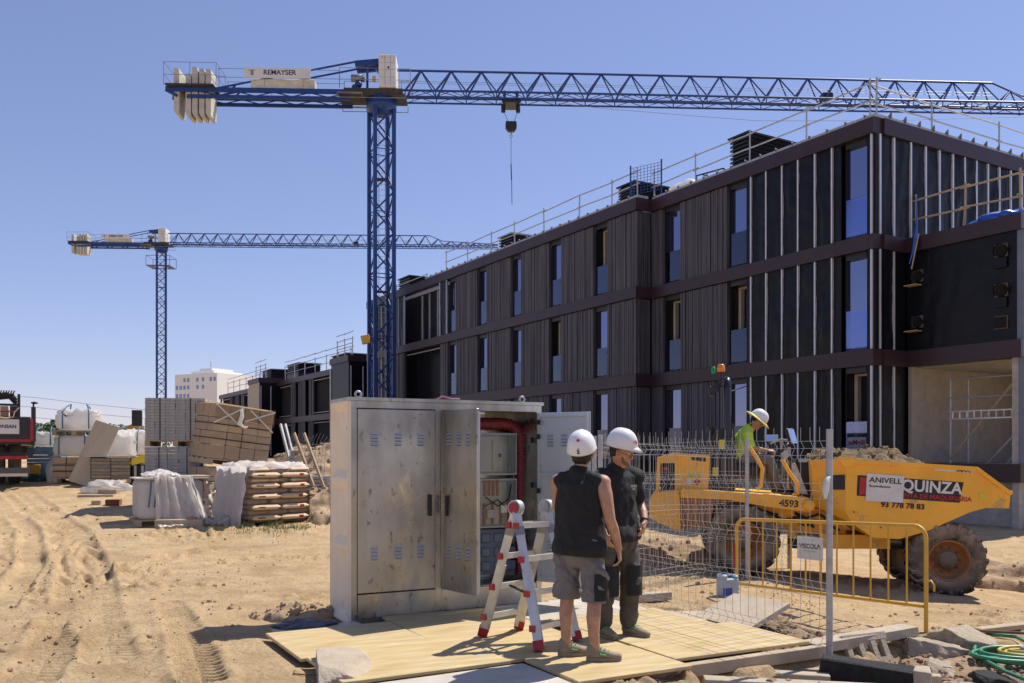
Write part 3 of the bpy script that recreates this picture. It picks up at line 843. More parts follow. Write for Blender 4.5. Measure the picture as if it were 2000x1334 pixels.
# scaffold in the open room
sc = thing('mobile_scaffold', 'aluminium scaffold tower with ladder deck inside the open ground floor room', 'scaffold', (*fpt(-.7, -2.2).xy, 1.34), BROT)
SW = 1.85
for (x, y) in ((0, 0), (-SW, 0), (0, -.8), (-SW, -.8)): MB().tube((x, y, 0), (x, y, 2.3), .03).build('upright', m_galv, sc)
for z in (2.25, 1.75): MB().tube((.05, 0, z), (-SW-.05, 0, z), .026).build('rail', m_galv, sc)
for a, b in (((0, .02, .1), (-SW, .02, 2.2)), ((-.75, -.4, -.05), (-SW, -.4, 1.1)), ((-1.2, -.6, 0), (-SW, -.6, .75))):
    MB().tube(a, b, .03).build('brace', m_wood if a[2] == .1 else m_galv, sc)
mb = MB().bar((0, .05, 1.38), (-SW, .05, 1.38), .04, .035).bar((0, .05, 1.18), (-SW, .05, 1.18), .04, .035)
for k in range(9): mb.bar((-.1-k*.2, .05, 1.2), (-.1-k*.2, .05, 1.37), .035, .03)
mb.build('ladder_deck', m_alu, sc)
# sign behind the ground floor window
q = fpt(.68, -.13)
sg = thing('window_sign', 'white sign with red and blue lettering seen mirrored low in the ground floor window', 'sign', (q.x, q.y, 1.62), BROT)
MB().box(-.30, .30, -.01, 0, 0, .42).build('panel', m_white, sg)
m_bluet = mat('blue_print', (.02, .06, .35), .5)
text('lettering', 'BigMat', .20, m_redp, sg, frame((0, .004, .27), (1, 0, 0), (0, 0, 1)), bold=.004)
MB().box(-.26, .26, 0, .004, .14, .155).build('blue_line', m_bluet, sg)
# ------------------------------------------------------------------ tower cranes
m_deck = mat('brown_grey_deck', (.055, .047, .042), .8, var=.25, scale=4)
def crane(label, X, Y, ztop, ang, z0, group, cage=False, sag=0.0):
    """mast axis at X, Y; ztop = underside of the jib; local x runs along the jib"""
    t = thing('tower_crane', label, 'crane', (X, Y, z0), ang, group)
    H = ztop-z0-.55; w = .52; ma = R(24)-ang*0
    def leg(i):
        q = ma+R(45)+i*math.pi/2; return Vector((math.cos(q), math.sin(q), 0))*w*1.414
    LG = [leg(i) for i in range(4)]
    for p in LG: MB().bar((p.x, p.y, -.3), (p.x, p.y, H), .18, .18, (LG[0]-LG[1])).build('mast_leg', m_blue, t)
    br = MB(); n = int(H/1.05); k = 0
    for j in range(n):
        a, b = H*j/n, H*(j+1)/n
        for i in range(4):
            p, q = LG[i], LG[(i+1) % 4]
            if (j+i) % 2: p, q = q, p
            br.tube((p.x, p.y, a), (q.x, q.y, b), .046, 5)
            if j % 3 == 0: br.tube((p.x, p.y, a), (q.x, q.y, a), .028, 5)
    br.build('mast_bracing', m_blue, t)
    ld = MB()
    for s in (-.17, .17): ld.tube((s, .30, 0), (s, .30, H), .016, 4)
    z = .2
    while z < H: ld.tube((-.17, .30, z), (.17, .30, z), .011, 4); z += .3
    ld.build('mast_ladder', m_galv, t)
    pf = MB(); z = 3.0
    while z < H-1: pf.box(-.42, .42, -.42, .1, z, z+.03); z += 6.0
    pf.build('rest_platform', m_deck, t)
    # slewing head
    MB().lathe([(0, H-.25), (.45, H-.25), (.80, H+.0), (.82, H+.55), (0, H+.55)], 24).build('slewing_ring', m_blue, t)
    h = H+.55                                                # deck level, underside of the jib
    MB().box(-2.2, 1.35, -.75, .75, h, h+.07).box(-1.9, 1.2, -.78, -.70, h+.07, h+.34).box(-1.9, 1.2, .70, .78, h+.07, h+.34).build('slew_deck', m_deck, t)
    wk = MB()
    for y in (-1.0, 1.0):
        for x in (-2.2, -.9, 1.35): wk.tube((x, y, h-.25), (x, y, h+.05), .02, 4)
        wk.tube((-2.2, y, h-.25), (1.35, y, h-.25), .022, 4)
        wk.box(-2.2, -.9, y-.1, y+.1, h-.03, h)
    wk.build('walkway', m_steel, t)
    cab = MB().rbox(-.05, .85, -.95, .55, h+.36, h+2.05, .02)
    c = cab.build('control_cabinet', m_white, t)
    ln = MB()
    for x in (.28, .56): ln.box(x-.008, x+.008, -.956, -.951, h+.40, h+2.0)
    for z in (.85, 1.25, 1.62): ln.box(-.02, .82, -.956, -.951, h+z, h+z+.012)
    ln.build('panel_seam', m_steel, c)
    MB().box(.1, .18, -.96, -.951, h+1.85, h+1.95).box(.24, .32, -.96, -.951, h+1.85, h+1.95).build('warning_label', m_yelb, c)
    MB().box(.42, .50, -.96, -.951, h+1.3, h+1.42).build('vent', m_black_p, c)
    # A-frame head, winch and pendant bars of the counter-jib
    MB().bar((-.75, 0, h+.05), (-.75, 0, h+2.0), .09, .09).bar((-1.35, -.4, h+1.75), (.05, -.4, h+1.9), .16, .3).bar((-1.35, .4, h+1.75), (.05, .4, h+1.9), .16, .3).bar((-.2, 0, h+1.5), (.2, 0, h+1.85), .4, .35).build('head_frame', m_blue, t)
    MB().lathe([(0, -.35), (.2, -.35), (.2, .35), (0, .35)], 14, Matrix.Translation((-1.25, 0, h+1.15)) @ Matrix.Rotation(R(90), 4, 'Y')).build('winch_drum', m_steel, t)
    MB().rbox(-1.55, -1.1, -.3, .3, h+.1, h+.75, .08).ball((-1.2, -.2, h+.75), .2).rbox(-.95, -.3, -.35, .35, h+.1, h+.4, .06).build('winch_motor', m_blue, t)
    MB().box(-.42, -.24, -.62, -.58, h+.72, h+1.05).build('yellow_plate', m_yelb, t)
    # counter-jib
    CL = 11.2
    cj = MB()
    for y in (-.55, .55):
        cj.bar((-1.0, y, h+.20), (-CL, y, h+.20), .11, .24)
        cj.bar((-1.6, y, h-.16), (-CL+1.1, y, h-.16), .10, .18)
        cj.bar((-CL, y, h+.15), (-CL+.6, y, h-.15), .1, .14)
    x = -1.8; up = True
    while x > -CL+2.6:
        for y in (-.55, .55): cj.tube((x, y, h+.12 if up else h-.1), (x-.95, y, h-.1 if up else h+.12), .03, 4)
        x -= .95; up = not up
    cj.build('counter_jib', m_blue, t)
    pb = MB()
    for y in (-.45, .45): pb.tube((-1.3, y, h+1.85), (-CL+2.6, y, h+.32), .055, 6); pb.tube((-CL+3.6, y, h+.5), (-CL+3.4, y, h+.3), .05, 6)
    pb.build('pendant_bar', m_blue, t)
    MB().box(-CL+.05, -CL+2.55, -.85, .85, h+.33, h+.40).build('ballast_deck', m_deck, t)
    rl = MB()
    def rail(pts, zs, posts):
        for p in posts: rl.tube((p[0], p[1], h+.3), (p[0], p[1], h+max(zs)), .018, 4)
        for z in zs:
            for a, b in zip(pts[:-1], pts[1:]): rl.tube((*a, h+z), (*b, h+z), .016, 4)
    for y in (-.85, .85):
        rail([(-CL, y), (-CL+2.7, y)], (.85, 1.5), [(-CL, y), (-CL+1.35, y), (-CL+2.7, y)])
        rail([(-CL+2.8, y), (-2.1, y)], (.75, 1.2), [(-CL+2.85, y), (-6.0, y), (-4.0, y), (-2.1, y)])
        rail([(-2.1, y), (1.6, y)], (.75, 1.35), [(-2.1, y), (1.0, y), (1.6, y)])
    rail([(-CL, -.85), (-CL, .85)], (.85, 1.5), []); rail([(-CL+2.7, -.85), (-CL+2.7, .85)], (.85, 1.5), [])
    rl.build('guardrail', m_steel, t)
    for i, x in enumerate((-CL+.55, -CL+1.15, -CL+1.5, -CL+1.85, -CL+2.2)):
        top = 1.05 if i == 1 else 1.35+random.uniform(-.06, .06); bot = -1.05-(.12 if i else 0)
        MB().prism([(x-.14, h+bot+.18), (x-.06, h+bot), (x+.13, h+bot), (x+.15, h+top-.15), (x+.10, h+top), (x-.14, h+top)], -.52+.03*(i % 2), .52).build('counterweight', m_cream, t)
    # name board and ballast box behind it
    sg = MB().box(-7.05, -3.6, -.93, -.89, h+.72, h+1.25).build('name_board', m_white, t)
    text('lettering', 'REMAYSER', .36, mat('navy_print', (.015, .025, .10), .5), sg, frame((-5.2, -.932, h+1.0), (1, 0, 0), (0, 0, 1)), bold=.008)
    MB().box(-6.7, -6.55, -.934, -.93, h+.85, h+1.12).box(-6.85, -6.45, -.934, -.93, h+1.09, h+1.13).build('logo', m_steel, sg)
    MB().rbox(-6.8, -3.45, -.5, .1, h+.33, h+.85, .03).build('ballast_box', m_cream, t)
    # jib: triangular lattice, one top chord and two bottom chords
    J0, JL, JT, pn = 1.0, 33.5, 8.6, 1.62
    jt = 1.62
    def top(x): return h+jt if x < JL else h+jt-(x-JL)*.42 if x < JL+1.6 else h+.95-(x-JL-1.6)*.04
    def dz(x): return -sag*(x/JL)**2
    ch = MB()
    ch.path([(.8, 0, h+jt), (12, 0, h+jt+dz(12)), (22, 0, h+jt+dz(22)), (JL, 0, h+jt+dz(JL))], .062, 6)
    ch.path([(JL, 0, top(JL)+dz(JL)), (JL+1.6, 0, top(JL+1.6)+dz(JL)), (JL+JT, 0, h+.6+dz(JL))], .05, 6)
    for y in (-.5, .5):
        ch.path([(J0, y, h+.36), (12, y, h+.36+dz(12)), (22, y, h+.36+dz(22)), (JL+JT, y, h+.36+dz(JL))], .06, 6)
        ch.path([(J0+.2, y*.9, h+.06), (12, y*.9, h+.06+dz(12)), (22, y*.9, h+.06+dz(22)), (JL+JT, y*.9, h+.12+dz(JL))], .05, 6)
    ch.build('jib_chords', m_blue, t)
    la = MB(); lo = MB()
    x = J0+.3; k = 0
    while x < JL+JT-1.7:
        xm, x2 = x+pn/2, x+pn
        zt_ = top(xm)+dz(xm)
        for y in (-.5, .5):
            la.tube((x, y, h+.36+dz(x)), (xm, 0, zt_), .056, 5)
            la.tube((xm, 0, zt_), (x2, y, h+.36+dz(x2)), .038, 5)
        s = -1 if k % 2 else 1
        lo.tube((x, s*.5, h+.36+dz(x)), (x2, -s*.5, h+.36+dz(x2)), .024, 4)
        for y in (-.5, .5):
            lo.tube((x, y, h+.36+dz(x)), (x, y*.9, h+.06+dz(x)), .03, 4)
            lo.tube((x, y*.9, h+.06+dz(x)), (xm, y, h+.34+dz(x)), .018, 4); lo.tube((xm, y, h+.34+dz(x)), (x2, y*.9, h+.06+dz(x2)), .018, 4)
        x = x2; k += 1
    la.build('jib_diagonals', m_blue, t); lo.build('jib_lacing', m_blue, t)
    MB().tube((1.0, 0, h+1.05), (JL, 0, h+.95), .012, 4).tube((1.0, 0, h+.95), (JL, 0, h+.8), .010, 4).build('jib_rope', m_steel, t)
    MB().rbox(23.9, 24.5, -.3, .3, h+.4, h+.75, .06).build('trolley_motor', m_black_p, t)
    return t, h
CR_Y = 48.0; CR_X = (745-CX)/FPX*CR_Y
ctop = EYE+(HY-196)/FPX*CR_Y
cr1, ch1 = crane('large blue tower crane standing in front of the dark building', CR_X, CR_Y, ctop, R(2.4), zg(CR_X, CR_Y), 'blue tower cranes', sag=.12)
# trolley, ropes and hook block hang on the near crane
hx = 6.95
tr = MB().box(hx-.45, hx+.45, -.55, .55, ch1-.20, ch1-.10).bar((hx-.35, 0, ch1-.1), (hx-.35, 0, ch1+.62), .12, .10).bar((hx+.33, 0, ch1-.1), (hx+.33, 0, ch1+.62), .12, .10)
tr.bar((hx-.42, 0, ch1-.55), (hx-.42, 0, ch1-.15), .16, .16).bar((hx+.38, 0, ch1-.55), (hx+.38, 0, ch1-.15), .16, .16)
for s in (-.4, .4): tr.ball((hx+s, -.5, ch1-.12), (.12, .05, .12), 10, 6)
tr.build('trolley', m_black_p, cr1)
MB().tube((hx-.38, 0, ch1-.5), (hx-.13, 0, ch1-1.12), .012, 4).tube((hx+.42, 0, ch1-.3), (hx+.13, 0, ch1-1.12), .012, 4).build('hoist_rope', m_black_p, cr1)
hk = MB().prism([(hx-.27, ch1-1.05), (hx+.27, ch1-1.05), (hx+.30, ch1-1.15), (hx+.30, ch1-1.40), (hx+.16, ch1-1.58), (hx-.16, ch1-1.58), (hx-.30, ch1-1.40), (hx-.30, ch1-1.15)], -.14, .14).build('hook_block', m_black_p, cr1)
MB().tube((hx, 0, ch1-1.58), (hx, 0, ch1-1.75), .035, 6).path([(hx+.07*math.cos(q), 0, ch1-1.82+.07*math.sin(q)) for q in np.linspace(0, 6.28, 12)], .018, 5).build('hook', m_steel, hk)
sl = MB().tube((hx, 0, ch1-1.86), (hx, 0, ch1-3.3), .012, 4).path([(hx+.05*math.cos(q), 0, ch1-3.34+.05*math.sin(q)) for q in np.linspace(0, 6.28, 10)], .012, 4).tube((hx, 0, ch1-3.38), (hx+.03, 0, ch1-4.2), .03, 5).tube((hx+.03, 0, ch1-4.2), (hx+.05, 0, ch1-5.5), .018, 4)
sl.build('sling', m_black_p, cr1)
MB().rbox(1.1, 1.55, -.75, -.45, 8.0, 8.45, .02, Matrix.Rotation(R(-12), 4, 'Y')).build('floodlight', m_yelb, cr1, loc=(-.35, .0, -1.9))
C2Y = 112.0; C2X = (315-CX)/FPX*C2Y
cr2, ch2 = crane('distant blue tower crane at the left behind the stacked pavers', C2X, C2Y, EYE+(HY-481)/FPX*C2Y, R(2.2), zg(C2X, C2Y), 'blue tower cranes')
cg = MB(); hb = ch2-2.6
for s in (-1, 1):
    for y in (-1.2, 1.2):
        cg.tube((s*1.45, y, hb), (s*1.45, y, hb+1.2), .03, 4); cg.tube((-1.45, y, hb+.6*(s+1)), (1.45, y, hb+.6*(s+1)), .03, 4)
    cg.tube((s*1.45, -1.2, hb+1.2), (s*1.45, 1.2, hb+1.2), .03, 4); cg.box(min(s*.7, s*1.45), max(s*.7, s*1.45), -1.2, 1.2, hb-.04, hb)
    cg.box(-1.45, 1.45, s*.95-.25, s*.95+.25, hb-.05, hb-.01)
cg.build('climbing_cage', m_blue, cr2)

# ------------------------------------------------------------------ far background
wb = thing('office_block', 'distant white stepped office block above the low dark roofs', 'building', (*P(405, 884, 190).xy, 1.2), R(-28))
def wpart(n, x0, x1, y0, y1, z0, z1, mt): return MB().box(x0, x1, y0, y1, z0, z1).build(n, mt, wb)
m_wb = mat('white_render', (.78, .77, .74), .9, var=.06)
zz = lambda v: (HY-v)/FPX*190+.4
wpart('wall', -5.2, .4, -4, 8, -1, zz(733), m_wb); wpart('wall', .4, 7.0, -4, 8, -1, zz(733)-.02, m_wb)
wpart('upper_wall', -2.6, 4.0, -2, 6, zz(733), zz(726), m_wb); wpart('plant_room', -1.2, 2.4, -1, 5, zz(726), zz(720), m_wb)
for i, z in enumerate((zz(762), zz(748), zz(778))):
    for x in (-4.6, -3.5, -2.4, -1.3, 1.4, 3.0, 5.2, 6.3):
        if (i == 0 and x > 4) or (i == 2 and x > -1) or (i == 1 and x < -3): continue
        w = wpart('window', x-.28, x+.28, -4.04, -3.98, z, z+.75, m_frame)
        MB().box(x-.24, x+.24, -4.06, -4.041, z+.05, z+.7).build('pane', m_window, w)
for y in (-2.5, -.5, 1.5, 3.5, 5.5):
    for z in (zz(762), zz(748), zz(778)): wpart('window', -5.24, -5.18, y-.35, y+.35, z, z+.75, m_frame)
MB().tube((1, 0, zz(720)), (1, 0, zz(707)), .06).build('antenna', m_steel, wb)
# trees
m_leaf = mat('leaf', (.055, .10, .028), .7, var=.35, scale=1.2, c2=(.085, .13, .04))
m_bark = mat('bark', (.10, .075, .05), .9, var=.3, scale=6)
def tree(label, u, v, Y, hgt, wid, seed, n=2600):
    p = P(u, 884, Y); z0 = 1.2
    t = thing('tree', label, 'tree', (p.x, p.y, z0), 0, 'trees beyond the site')
    r = random.Random(seed); tk = MB(); tk.path([(0, 0, -.3), (.1, 0, hgt*.3), (0, .1, hgt*.7)], [.22, .17, .06], 7)
    cl_ = []
    for k in range(16):
        q = r.uniform(0, 6.28); zz_ = hgt*r.uniform(.35, .88); rad = wid*.5*r.uniform(.2, .85)*(1.15-abs(zz_/hgt-.55))
        c = Vector((math.cos(q)*rad, math.sin(q)*rad, zz_)); cl_.append((c, wid*r.uniform(.13, .24)))
        tk.tube((0, 0, max(hgt*.25, zz_-hgt*.2)), c, .06, 5, .02)
    tk.build('trunk', m_bark, t)
    mb = MB()
    for k in range(n):
        c, rad = r.choice(cl_)
        d = Vector((r.gauss(0, 1), r.gauss(0, 1), r.gauss(0, .8))).normalized()*rad*(r.random()**.4)
        o = c+d; s = r.uniform(.10, .24)
        a = Vector((r.uniform(-1, 1), r.uniform(-1, 1), r.uniform(-.6, .6))).normalized(); b = a.orthogonal().normalized()
        mb.add([o-a*s, o+b*s*.55, o+a*s, o-b*s*.55], [(0, 1, 2, 3)])
    mb.build('crown', m_leaf, t, kind='stuff')
tree('round green tree just right of the truck', 98, 0, 70, 2.9, 3.6, 1)
tree('dark green tree behind the tied white bulk bag', 122, 0, 80, 2.6, 4.6, 2)
tree('low green tree between leaning board and yellow loader', 222, 0, 75, 2.4, 4.2, 3)
tree('low dark green tree right of yellow loader', 272, 0, 90, 2.2, 4.6, 4)
tree('low green tree behind the leaning board', 195, 0, 95, 2.0, 4.6, 5)
tree('green tree left of tied bulk bag at the skyline', 60, 0, 90, 2.2, 5, 6)
ln_ = [P(1066, 199, 47.6), P(1180, 212, 47), P(1350, 226, 46), P(1480, 236, 45), P(1720, 236, 44), P(2080, 226, 43)]
tag(MB().path([p-ln_[0] for p in ln_], .012, 4).build('slack_cable', m_steel, loc=ln_[0]), 'thin slack cable hanging from the near crane jib to the right', 'cable')
# overhead lines
for i, (v0, v1, v2, nm) in enumerate(((776, 790, 802, 'topmost'), (795, 808, 819, 'middle'), (815, 826, 836, 'lowest'))):
    pts = [P(u, v, 150) for u, v in ((-300, v0-18), (65, v0), (180, v1), (300, v2), (420, v2+9))]
    tag(MB().path([p-pts[0] for p in pts], .045, 4).build('power_line', m_steel, loc=pts[0]), f'{nm} thin overhead power line across the sky at left', 'power line')
# ------------------------------------------------------------------ electrical cabinet
m_zinc = mat('smeared_zinc_sheet', (.35, .34, .31), .30, .95, var=.20, scale=1.6, c2=(.51, .495, .45), bump=.06, bscale=2.5, stretch=(1, 1, .5), wear=((.24, .225, .20), .42, 14.0), rvar=.30)
m_zincd = mat('zinc_sheet_inside', (.46, .50, .54), .4, .4, var=.10, scale=2)
m_grc = mat('cast_cream_panel', (.82, .71, .54), .85, var=.06, scale=3, wear=((.46, .38, .28), .3, 5.0))
CW, CD, CH = 2.06, .59, 2.11
CANG = math.atan2(EA.y, EA.x)
cz = zt(FC.x, FC.y)-.01
cab = thing('electrical_cabinet', 'tall galvanised electrical cabinet with its right pair of doors open', 'cabinet', (FC.x, FC.y, 0), CANG)
def F2(u, v, off=0.0):                # photo pixel -> (x, z) on the cabinet front plane (off metres before it)
    k = (u-CX)/FPX; o = FC+EB*off
    x = (o.x-k*o.y)/(k*EA.y-EA.x); Y = o.y+EA.y*x
    return x, EYE+(HY-v)/FPX*Y
def cp(mb, n, mt, par=None): return mb.build(n, mt, par or cab)
X1, X2, X3, X4 = .055, F2(850, 1000)[0], F2(862, 1000)[0], CW-.06
TB = .045                                                   # frame
fr = MB().box(0, X1, 0, .04, 0, CH).box(X2, X3, 0, .04, 0, CH).box(X4, CW, 0, .04, 0, CH)
fr.box(X1, X2, 0, .04, CH-.065, CH).box(X3, X4, 0, .04, CH-.065, CH).box(X1, X2, 0, .04, 0, .045).box(X3, X4, 0, .04, 0, .045)
cp(fr, 'front_frame', m_zinc)
cp(MB().box(-.02, CW+.02, -.015, CD+.015, CH+.002, CH+.035), 'roof', m_zinc)
cp(MB().box(.04, CW-.03, CD-.03, CD, 0, CH), 'back_wall', m_zinc)
cp(MB().box(X2, X2+.03, .045, CD-.03, .05, CH), 'partition', m_zinc)
cp(MB().box(CW-.03, CW, .045, CD, 0, CH), 'right_wall', m_zinc)
cp(MB().box(X3-.02, CW-.035, .045, CD-.035, .24, .27), 'floor_plate', m_zinc)
cp(MB().box(X3+.004, X4-.004, .006, .03, .05, .26), 'plinth_panel', m_zinc)
# left side: cast panels with a bevelled frame
sd = MB(); hs = (0, .72, 1.36, CH)
for z0_, z1_ in zip(hs[:-1], hs[1:]):
    e = .012; o = [(-.03, 0.0, z0_+e*0), (-.03, CD, z0_), (-.03, CD, z1_), (-.03, 0, z1_)]
    m_ = .03; q = .13
    oo = [(-.03, m_, z0_+.02), (-.03, CD-m_, z0_+.02), (-.03, CD-m_, z1_-.02), (-.03, m_, z1_-.02)]
    inn = [(.015, q, z0_+.10), (.015, CD-q, z0_+.10), (.015, CD-q, z1_-.10), (.015, q, z1_-.10)]
    sd.add(o+oo+inn, [(0, 1, 5, 4), (1, 2, 6, 5), (2, 3, 7, 6), (3, 0, 4, 7), (4, 5, 9, 8), (5, 6, 10, 9), (6, 7, 11, 10), (7, 4, 8, 11), (8, 9, 10, 11)])
sd.box(-.029, .03, .001, .02, 0, CH).box(-.03, .03, CD-.02, CD, 0, CH).box(-.029, .03, .02, CD-.02, CH-.012, CH)
cp(sd, 'side_panel', m_grc)
for x, y in ((.10, .10), (X4-.12, .10)):
    ring = MB().path([(x+.028*math.cos(a), y, CH+.068+.028*math.sin(a)) for a in np.linspace(0, 6.28, 18)[:-1]], .011, 8, True).tube((x, y, CH+.02), (x, y, CH+.045), .02, 8)
    cp(ring, 'lifting_eye', m_galv)
m_slot = mat('dark_slot', (.02, .02, .022), .6)
def louvres(par, xs, zs, y, out=-1):
    for z in zs:
        for x in xs:
            lv = MB(); sl_ = MB()
            for k in range(4):
                zz_ = z+k*.034
                lv.add([(x-.035, y, zz_+.018), (x+.035, y, zz_+.018), (x+.035, y+out*.012, zz_+.002), (x-.035, y+out*.012, zz_+.002), (x-.035, y, zz_), (x+.035, y, zz_)], [(0, 1, 2, 3), (3, 2, 5, 4), (0, 3, 4), (1, 5, 2)])
                sl_.box(x-.033, x+.033, y+out*.002, y+out*.001, zz_-.004, zz_)
            o = cp(lv, 'louvre', m_zincd, par); cp(sl_, 'slot', m_slot, o)
# closed left door
dz0 = .285
d1 = cp(MB().rbox(X1+.006, X2-.006, -.012, .012, dz0, CH-.075, .004), 'door', m_zinc)
dw = X2-X1
louvres(d1, [X1+dw*k for k in (.21, .51, .80)], (CH-.42, .60), -.0125)
cp(MB().rbox(X2-.085, X2-.045, -.03, -.0125, 1.0, 1.21, .004), 'handle', m_black_p, d1)
cp(MB().box(X1+.006, X2-.006, -.010, .012, .05, dz0-.012), 'plinth_panel', m_zinc)
cp(MB().box(X1+.012, X2-.012, .013, .02, .05, CH-.07), 'gasket', m_slot)
# open doors
def leaf(hx, ang, w, name, inner):
    d = bpy.data.objects.new(name, None)
    m = MB().rbox(0, w, -.010, .010, dz0-.01, CH-.075, .004)
    o = cp(m, name, inner)
    fr_ = MB()
    for a, b in ((0.012, .04), (w-.04, w-.012)): fr_.box(a, b, .010, .035, dz0+.02, CH-.1)
    for z in (dz0+.02, 1.36, CH-.13): fr_.box(.04, w-.04, .010, .03, z, z+.03)
    cp(fr_, 'stiffener', m_zincd, o)
    bpy.data.objects.remove(d)
    o.location = (hx, -.012, 0); o.rotation_euler = (0, 0, ang)
    return o
dl = Vector((-.303, 8.36, 0))-(FC+EA*X3)
ldir = math.atan2(dl.dot(-EB), dl.dot(EA))
d2 = leaf(X3+.004, ldir, .60, 'door', m_zinc)
louvres(d2, (.13, .30, .46), (CH-.42, .60), -.0105)
cp(MB().rbox(.09, .12, -.028, -.011, 1.0, 1.2, .004), 'handle', m_slot, d2)
# right leaf: hinged at the right side, turned well past square, inside towards us
o3 = MB().rbox(-.60, 0, -.010, .010, dz0-.01, CH-.075, .004)
d3 = cp(o3, 'door', m_zincd); d3.location = (X4+.012, -.014, 0); d3.rotation_euler = (0, 0, R(180-58)+0)
f3 = MB()
for a, b in ((-.59, -.565), (-.04, -.012)): f3.box(a, b, .010, .04, dz0+.01, CH-.09)
for z in (dz0+.02, 1.38, CH-.12): f3.box(-.565, -.04, .010, .035, z, z+.028)
cp(f3, 'stiffener', m_zincd, d3)
louvres(d3, (-.15, -.31, -.47), (CH-.42, .60), .0105, 1)
for z in (CH-.2, CH-.35, 1.2): cp(MB().box(-.05, -.02, .04, .07, z, z+.05), 'latch', m_black_p, d3)
for z in (1.95, 1.75, 1.28): cp(MB().box(X4-.03, X4-.004, .045, .075, z-.03, z+.03), 'hinge', m_black_p)
# equipment inside the open bay
m_hose = mat('dark_red_hose', (.21, .022, .035), .4, var=.12)
m_board = mat('ivory_breaker', (.80, .74, .62), .55)
m_grybox = mat('grey_enclosure', (.50, .50, .48), .5)
m_clear = glassy('clear_cover', (.86, .88, .88), 1.0, .08, 1.4)
yb = CD-.04
bx0, bx1 = F2(938, 900, -.42)[0]-.03, F2(1002, 900, -.42)[0]
def equip(z0_, z1_, lab, nm):
    o = cp(MB().box(bx0, bx1, yb-.16, yb-.002, z0_, z1_).box(bx0-.02, bx1+.02, yb-.18, yb-.16, z0_-.0, z0_+.02).box(bx0-.02, bx1+.02, yb-.18, yb-.16, z1_-.02, z1_).box(bx1, bx1+.02, yb-.18, yb-.16, z0_+.02, z1_-.02), nm, m_grybox)
    cp(MB().box(bx0+.02, bx1-.10, yb-.165, yb-.161, z0_+.04, z1_-.04), 'mounting_plate', m_board, o)
    cp(MB().box(bx0, bx1, yb-.20, yb-.195, z0_+.02, z1_-.02), 'clear_cover', m_clear, o)
    return o
e1 = equip(1.38, 1.83, '', 'switch_enclosure')
bk = cp(MB().box(bx0+.15, bx1-.22, yb-.19, yb-.166, 1.44, 1.75), 'breaker', m_board, e1)
e1x = (bx0+bx1)/2-.03
cp(MB().box(bx0+.18, bx0+.25, yb-.194, yb-.19, 1.56, 1.65), 'breaker_toggle', m_white, e1)
cp(MB().box(bx0+.215, bx0+.245, yb-.1945, yb-.194, 1.57, 1.61), 'toggle_lever', m_black_p, e1)
for k in range(5):
    cp(MB().box(bx0+.16+k*.045, bx0+.175+k*.045, yb-.194, yb-.19, 1.72, 1.78), 'terminal', m_white, e1)
    cp(MB().box(bx0+.16+k*.045, bx0+.175+k*.045, yb-.194, yb-.19, 1.41, 1.47), 'terminal', m_white, e1)
m_copper = mat('copper_bar', (.40, .17, .08), .4, .7)
e2 = equip(.82, 1.34, '', 'fuse_enclosure')
for k in range(4):
    cp(MB().box(bx0+.05+k*.05, bx0+.075+k*.05, yb-.185, yb-.17, 1.16, 1.33), 'copper_bar', m_copper, e2)
    cp(MB().box(bx0+.04+k*.1, bx0+.065+k*.1, yb-.185, yb-.17, .86, 1.08), 'copper_bar', m_copper, e2)
cp(MB().path([(bx0+.06, yb-.19, 1.15), (bx0+.2, yb-.21, 1.05), (bx0+.34, yb-.19, 1.12), (bx0+.37, yb-.19, 1.28)], .007, 6).path([(bx0+.05, yb-.19, 1.05), (bx0+.2, yb-.2, 1.12), (bx0+.36, yb-.19, .98)], .007, 6), 'wire', m_black_p, e2)
for x in (.08, .24, .37): cp(MB().rbox(bx0+x, bx0+x+.08, yb-.2, yb-.17, .90+x*.3, .99+x*.3, .006), 'clamp', m_board, e2)
cp(MB().box(bx0-.02, bx1-.04, yb-.15, yb-.002, .32, .80), 'lower_enclosure', mat('blue_grey_cover', (.10, .14, .19), .35))
for k in range(3):
    for j in range(3): cp(MB().rbox(bx0+.03+k*.15, bx0+.14+k*.15, yb-.165, yb-.148, .36+j*.15, .46+j*.15, .01), 'fuse_cover', mat('blue_grey_lid', (.13, .17, .22), .3) if (k, j) == (0, 0) else bpy.data.materials['blue_grey_lid'])
hxv = F2(1014, 900, -.45)[0]
hp = [(X3+.02, yb-.13, 1.93), (hxv-.23, yb-.13, 1.93)]
for a in np.linspace(0, math.pi/2, 9)[1:]: hp.append((hxv-.19+.19*math.sin(a), yb-.13, 1.74+.19*math.cos(a)))
hp += [(hxv, yb-.13, z) for z in np.linspace(1.7, .3, 10)]
def resample(pts, step):
    pts = [Vector(p) for p in pts]; out = [pts[0]]; 
    for a, b in zip(pts[:-1], pts[1:]):
        n = max(1, int((b-a).length/step))
        for k in range(1, n+1): out.append(a.lerp(b, k/n))
    return out
hp = resample(hp, .008)
cp(MB().path(hp, [.062+.005*(1 if (i//2) % 2 else -1) for i in range(len(hp))], 14), 'corrugated_hose', m_hose)
cp(MB().box(X3+.25, X3+.5, .05, .053, CH-.10, CH-.075), 'rating_label', m_white)
hs_ = MB().path([(1.0, .30, CH+.04), (1.06, .3, CH+.075), (1.15, .28, CH+.05), (1.25, .3, CH+.055)], .022, 8)
tag(hs_.build('cloth_rag', mat('mauve_cloth', (.20, .07, .12), .8), loc=(FC.x, FC.y, 0), rot=(0, 0, CANG)), 'crumpled mauve rag lying on the cabinet roof', 'rag')
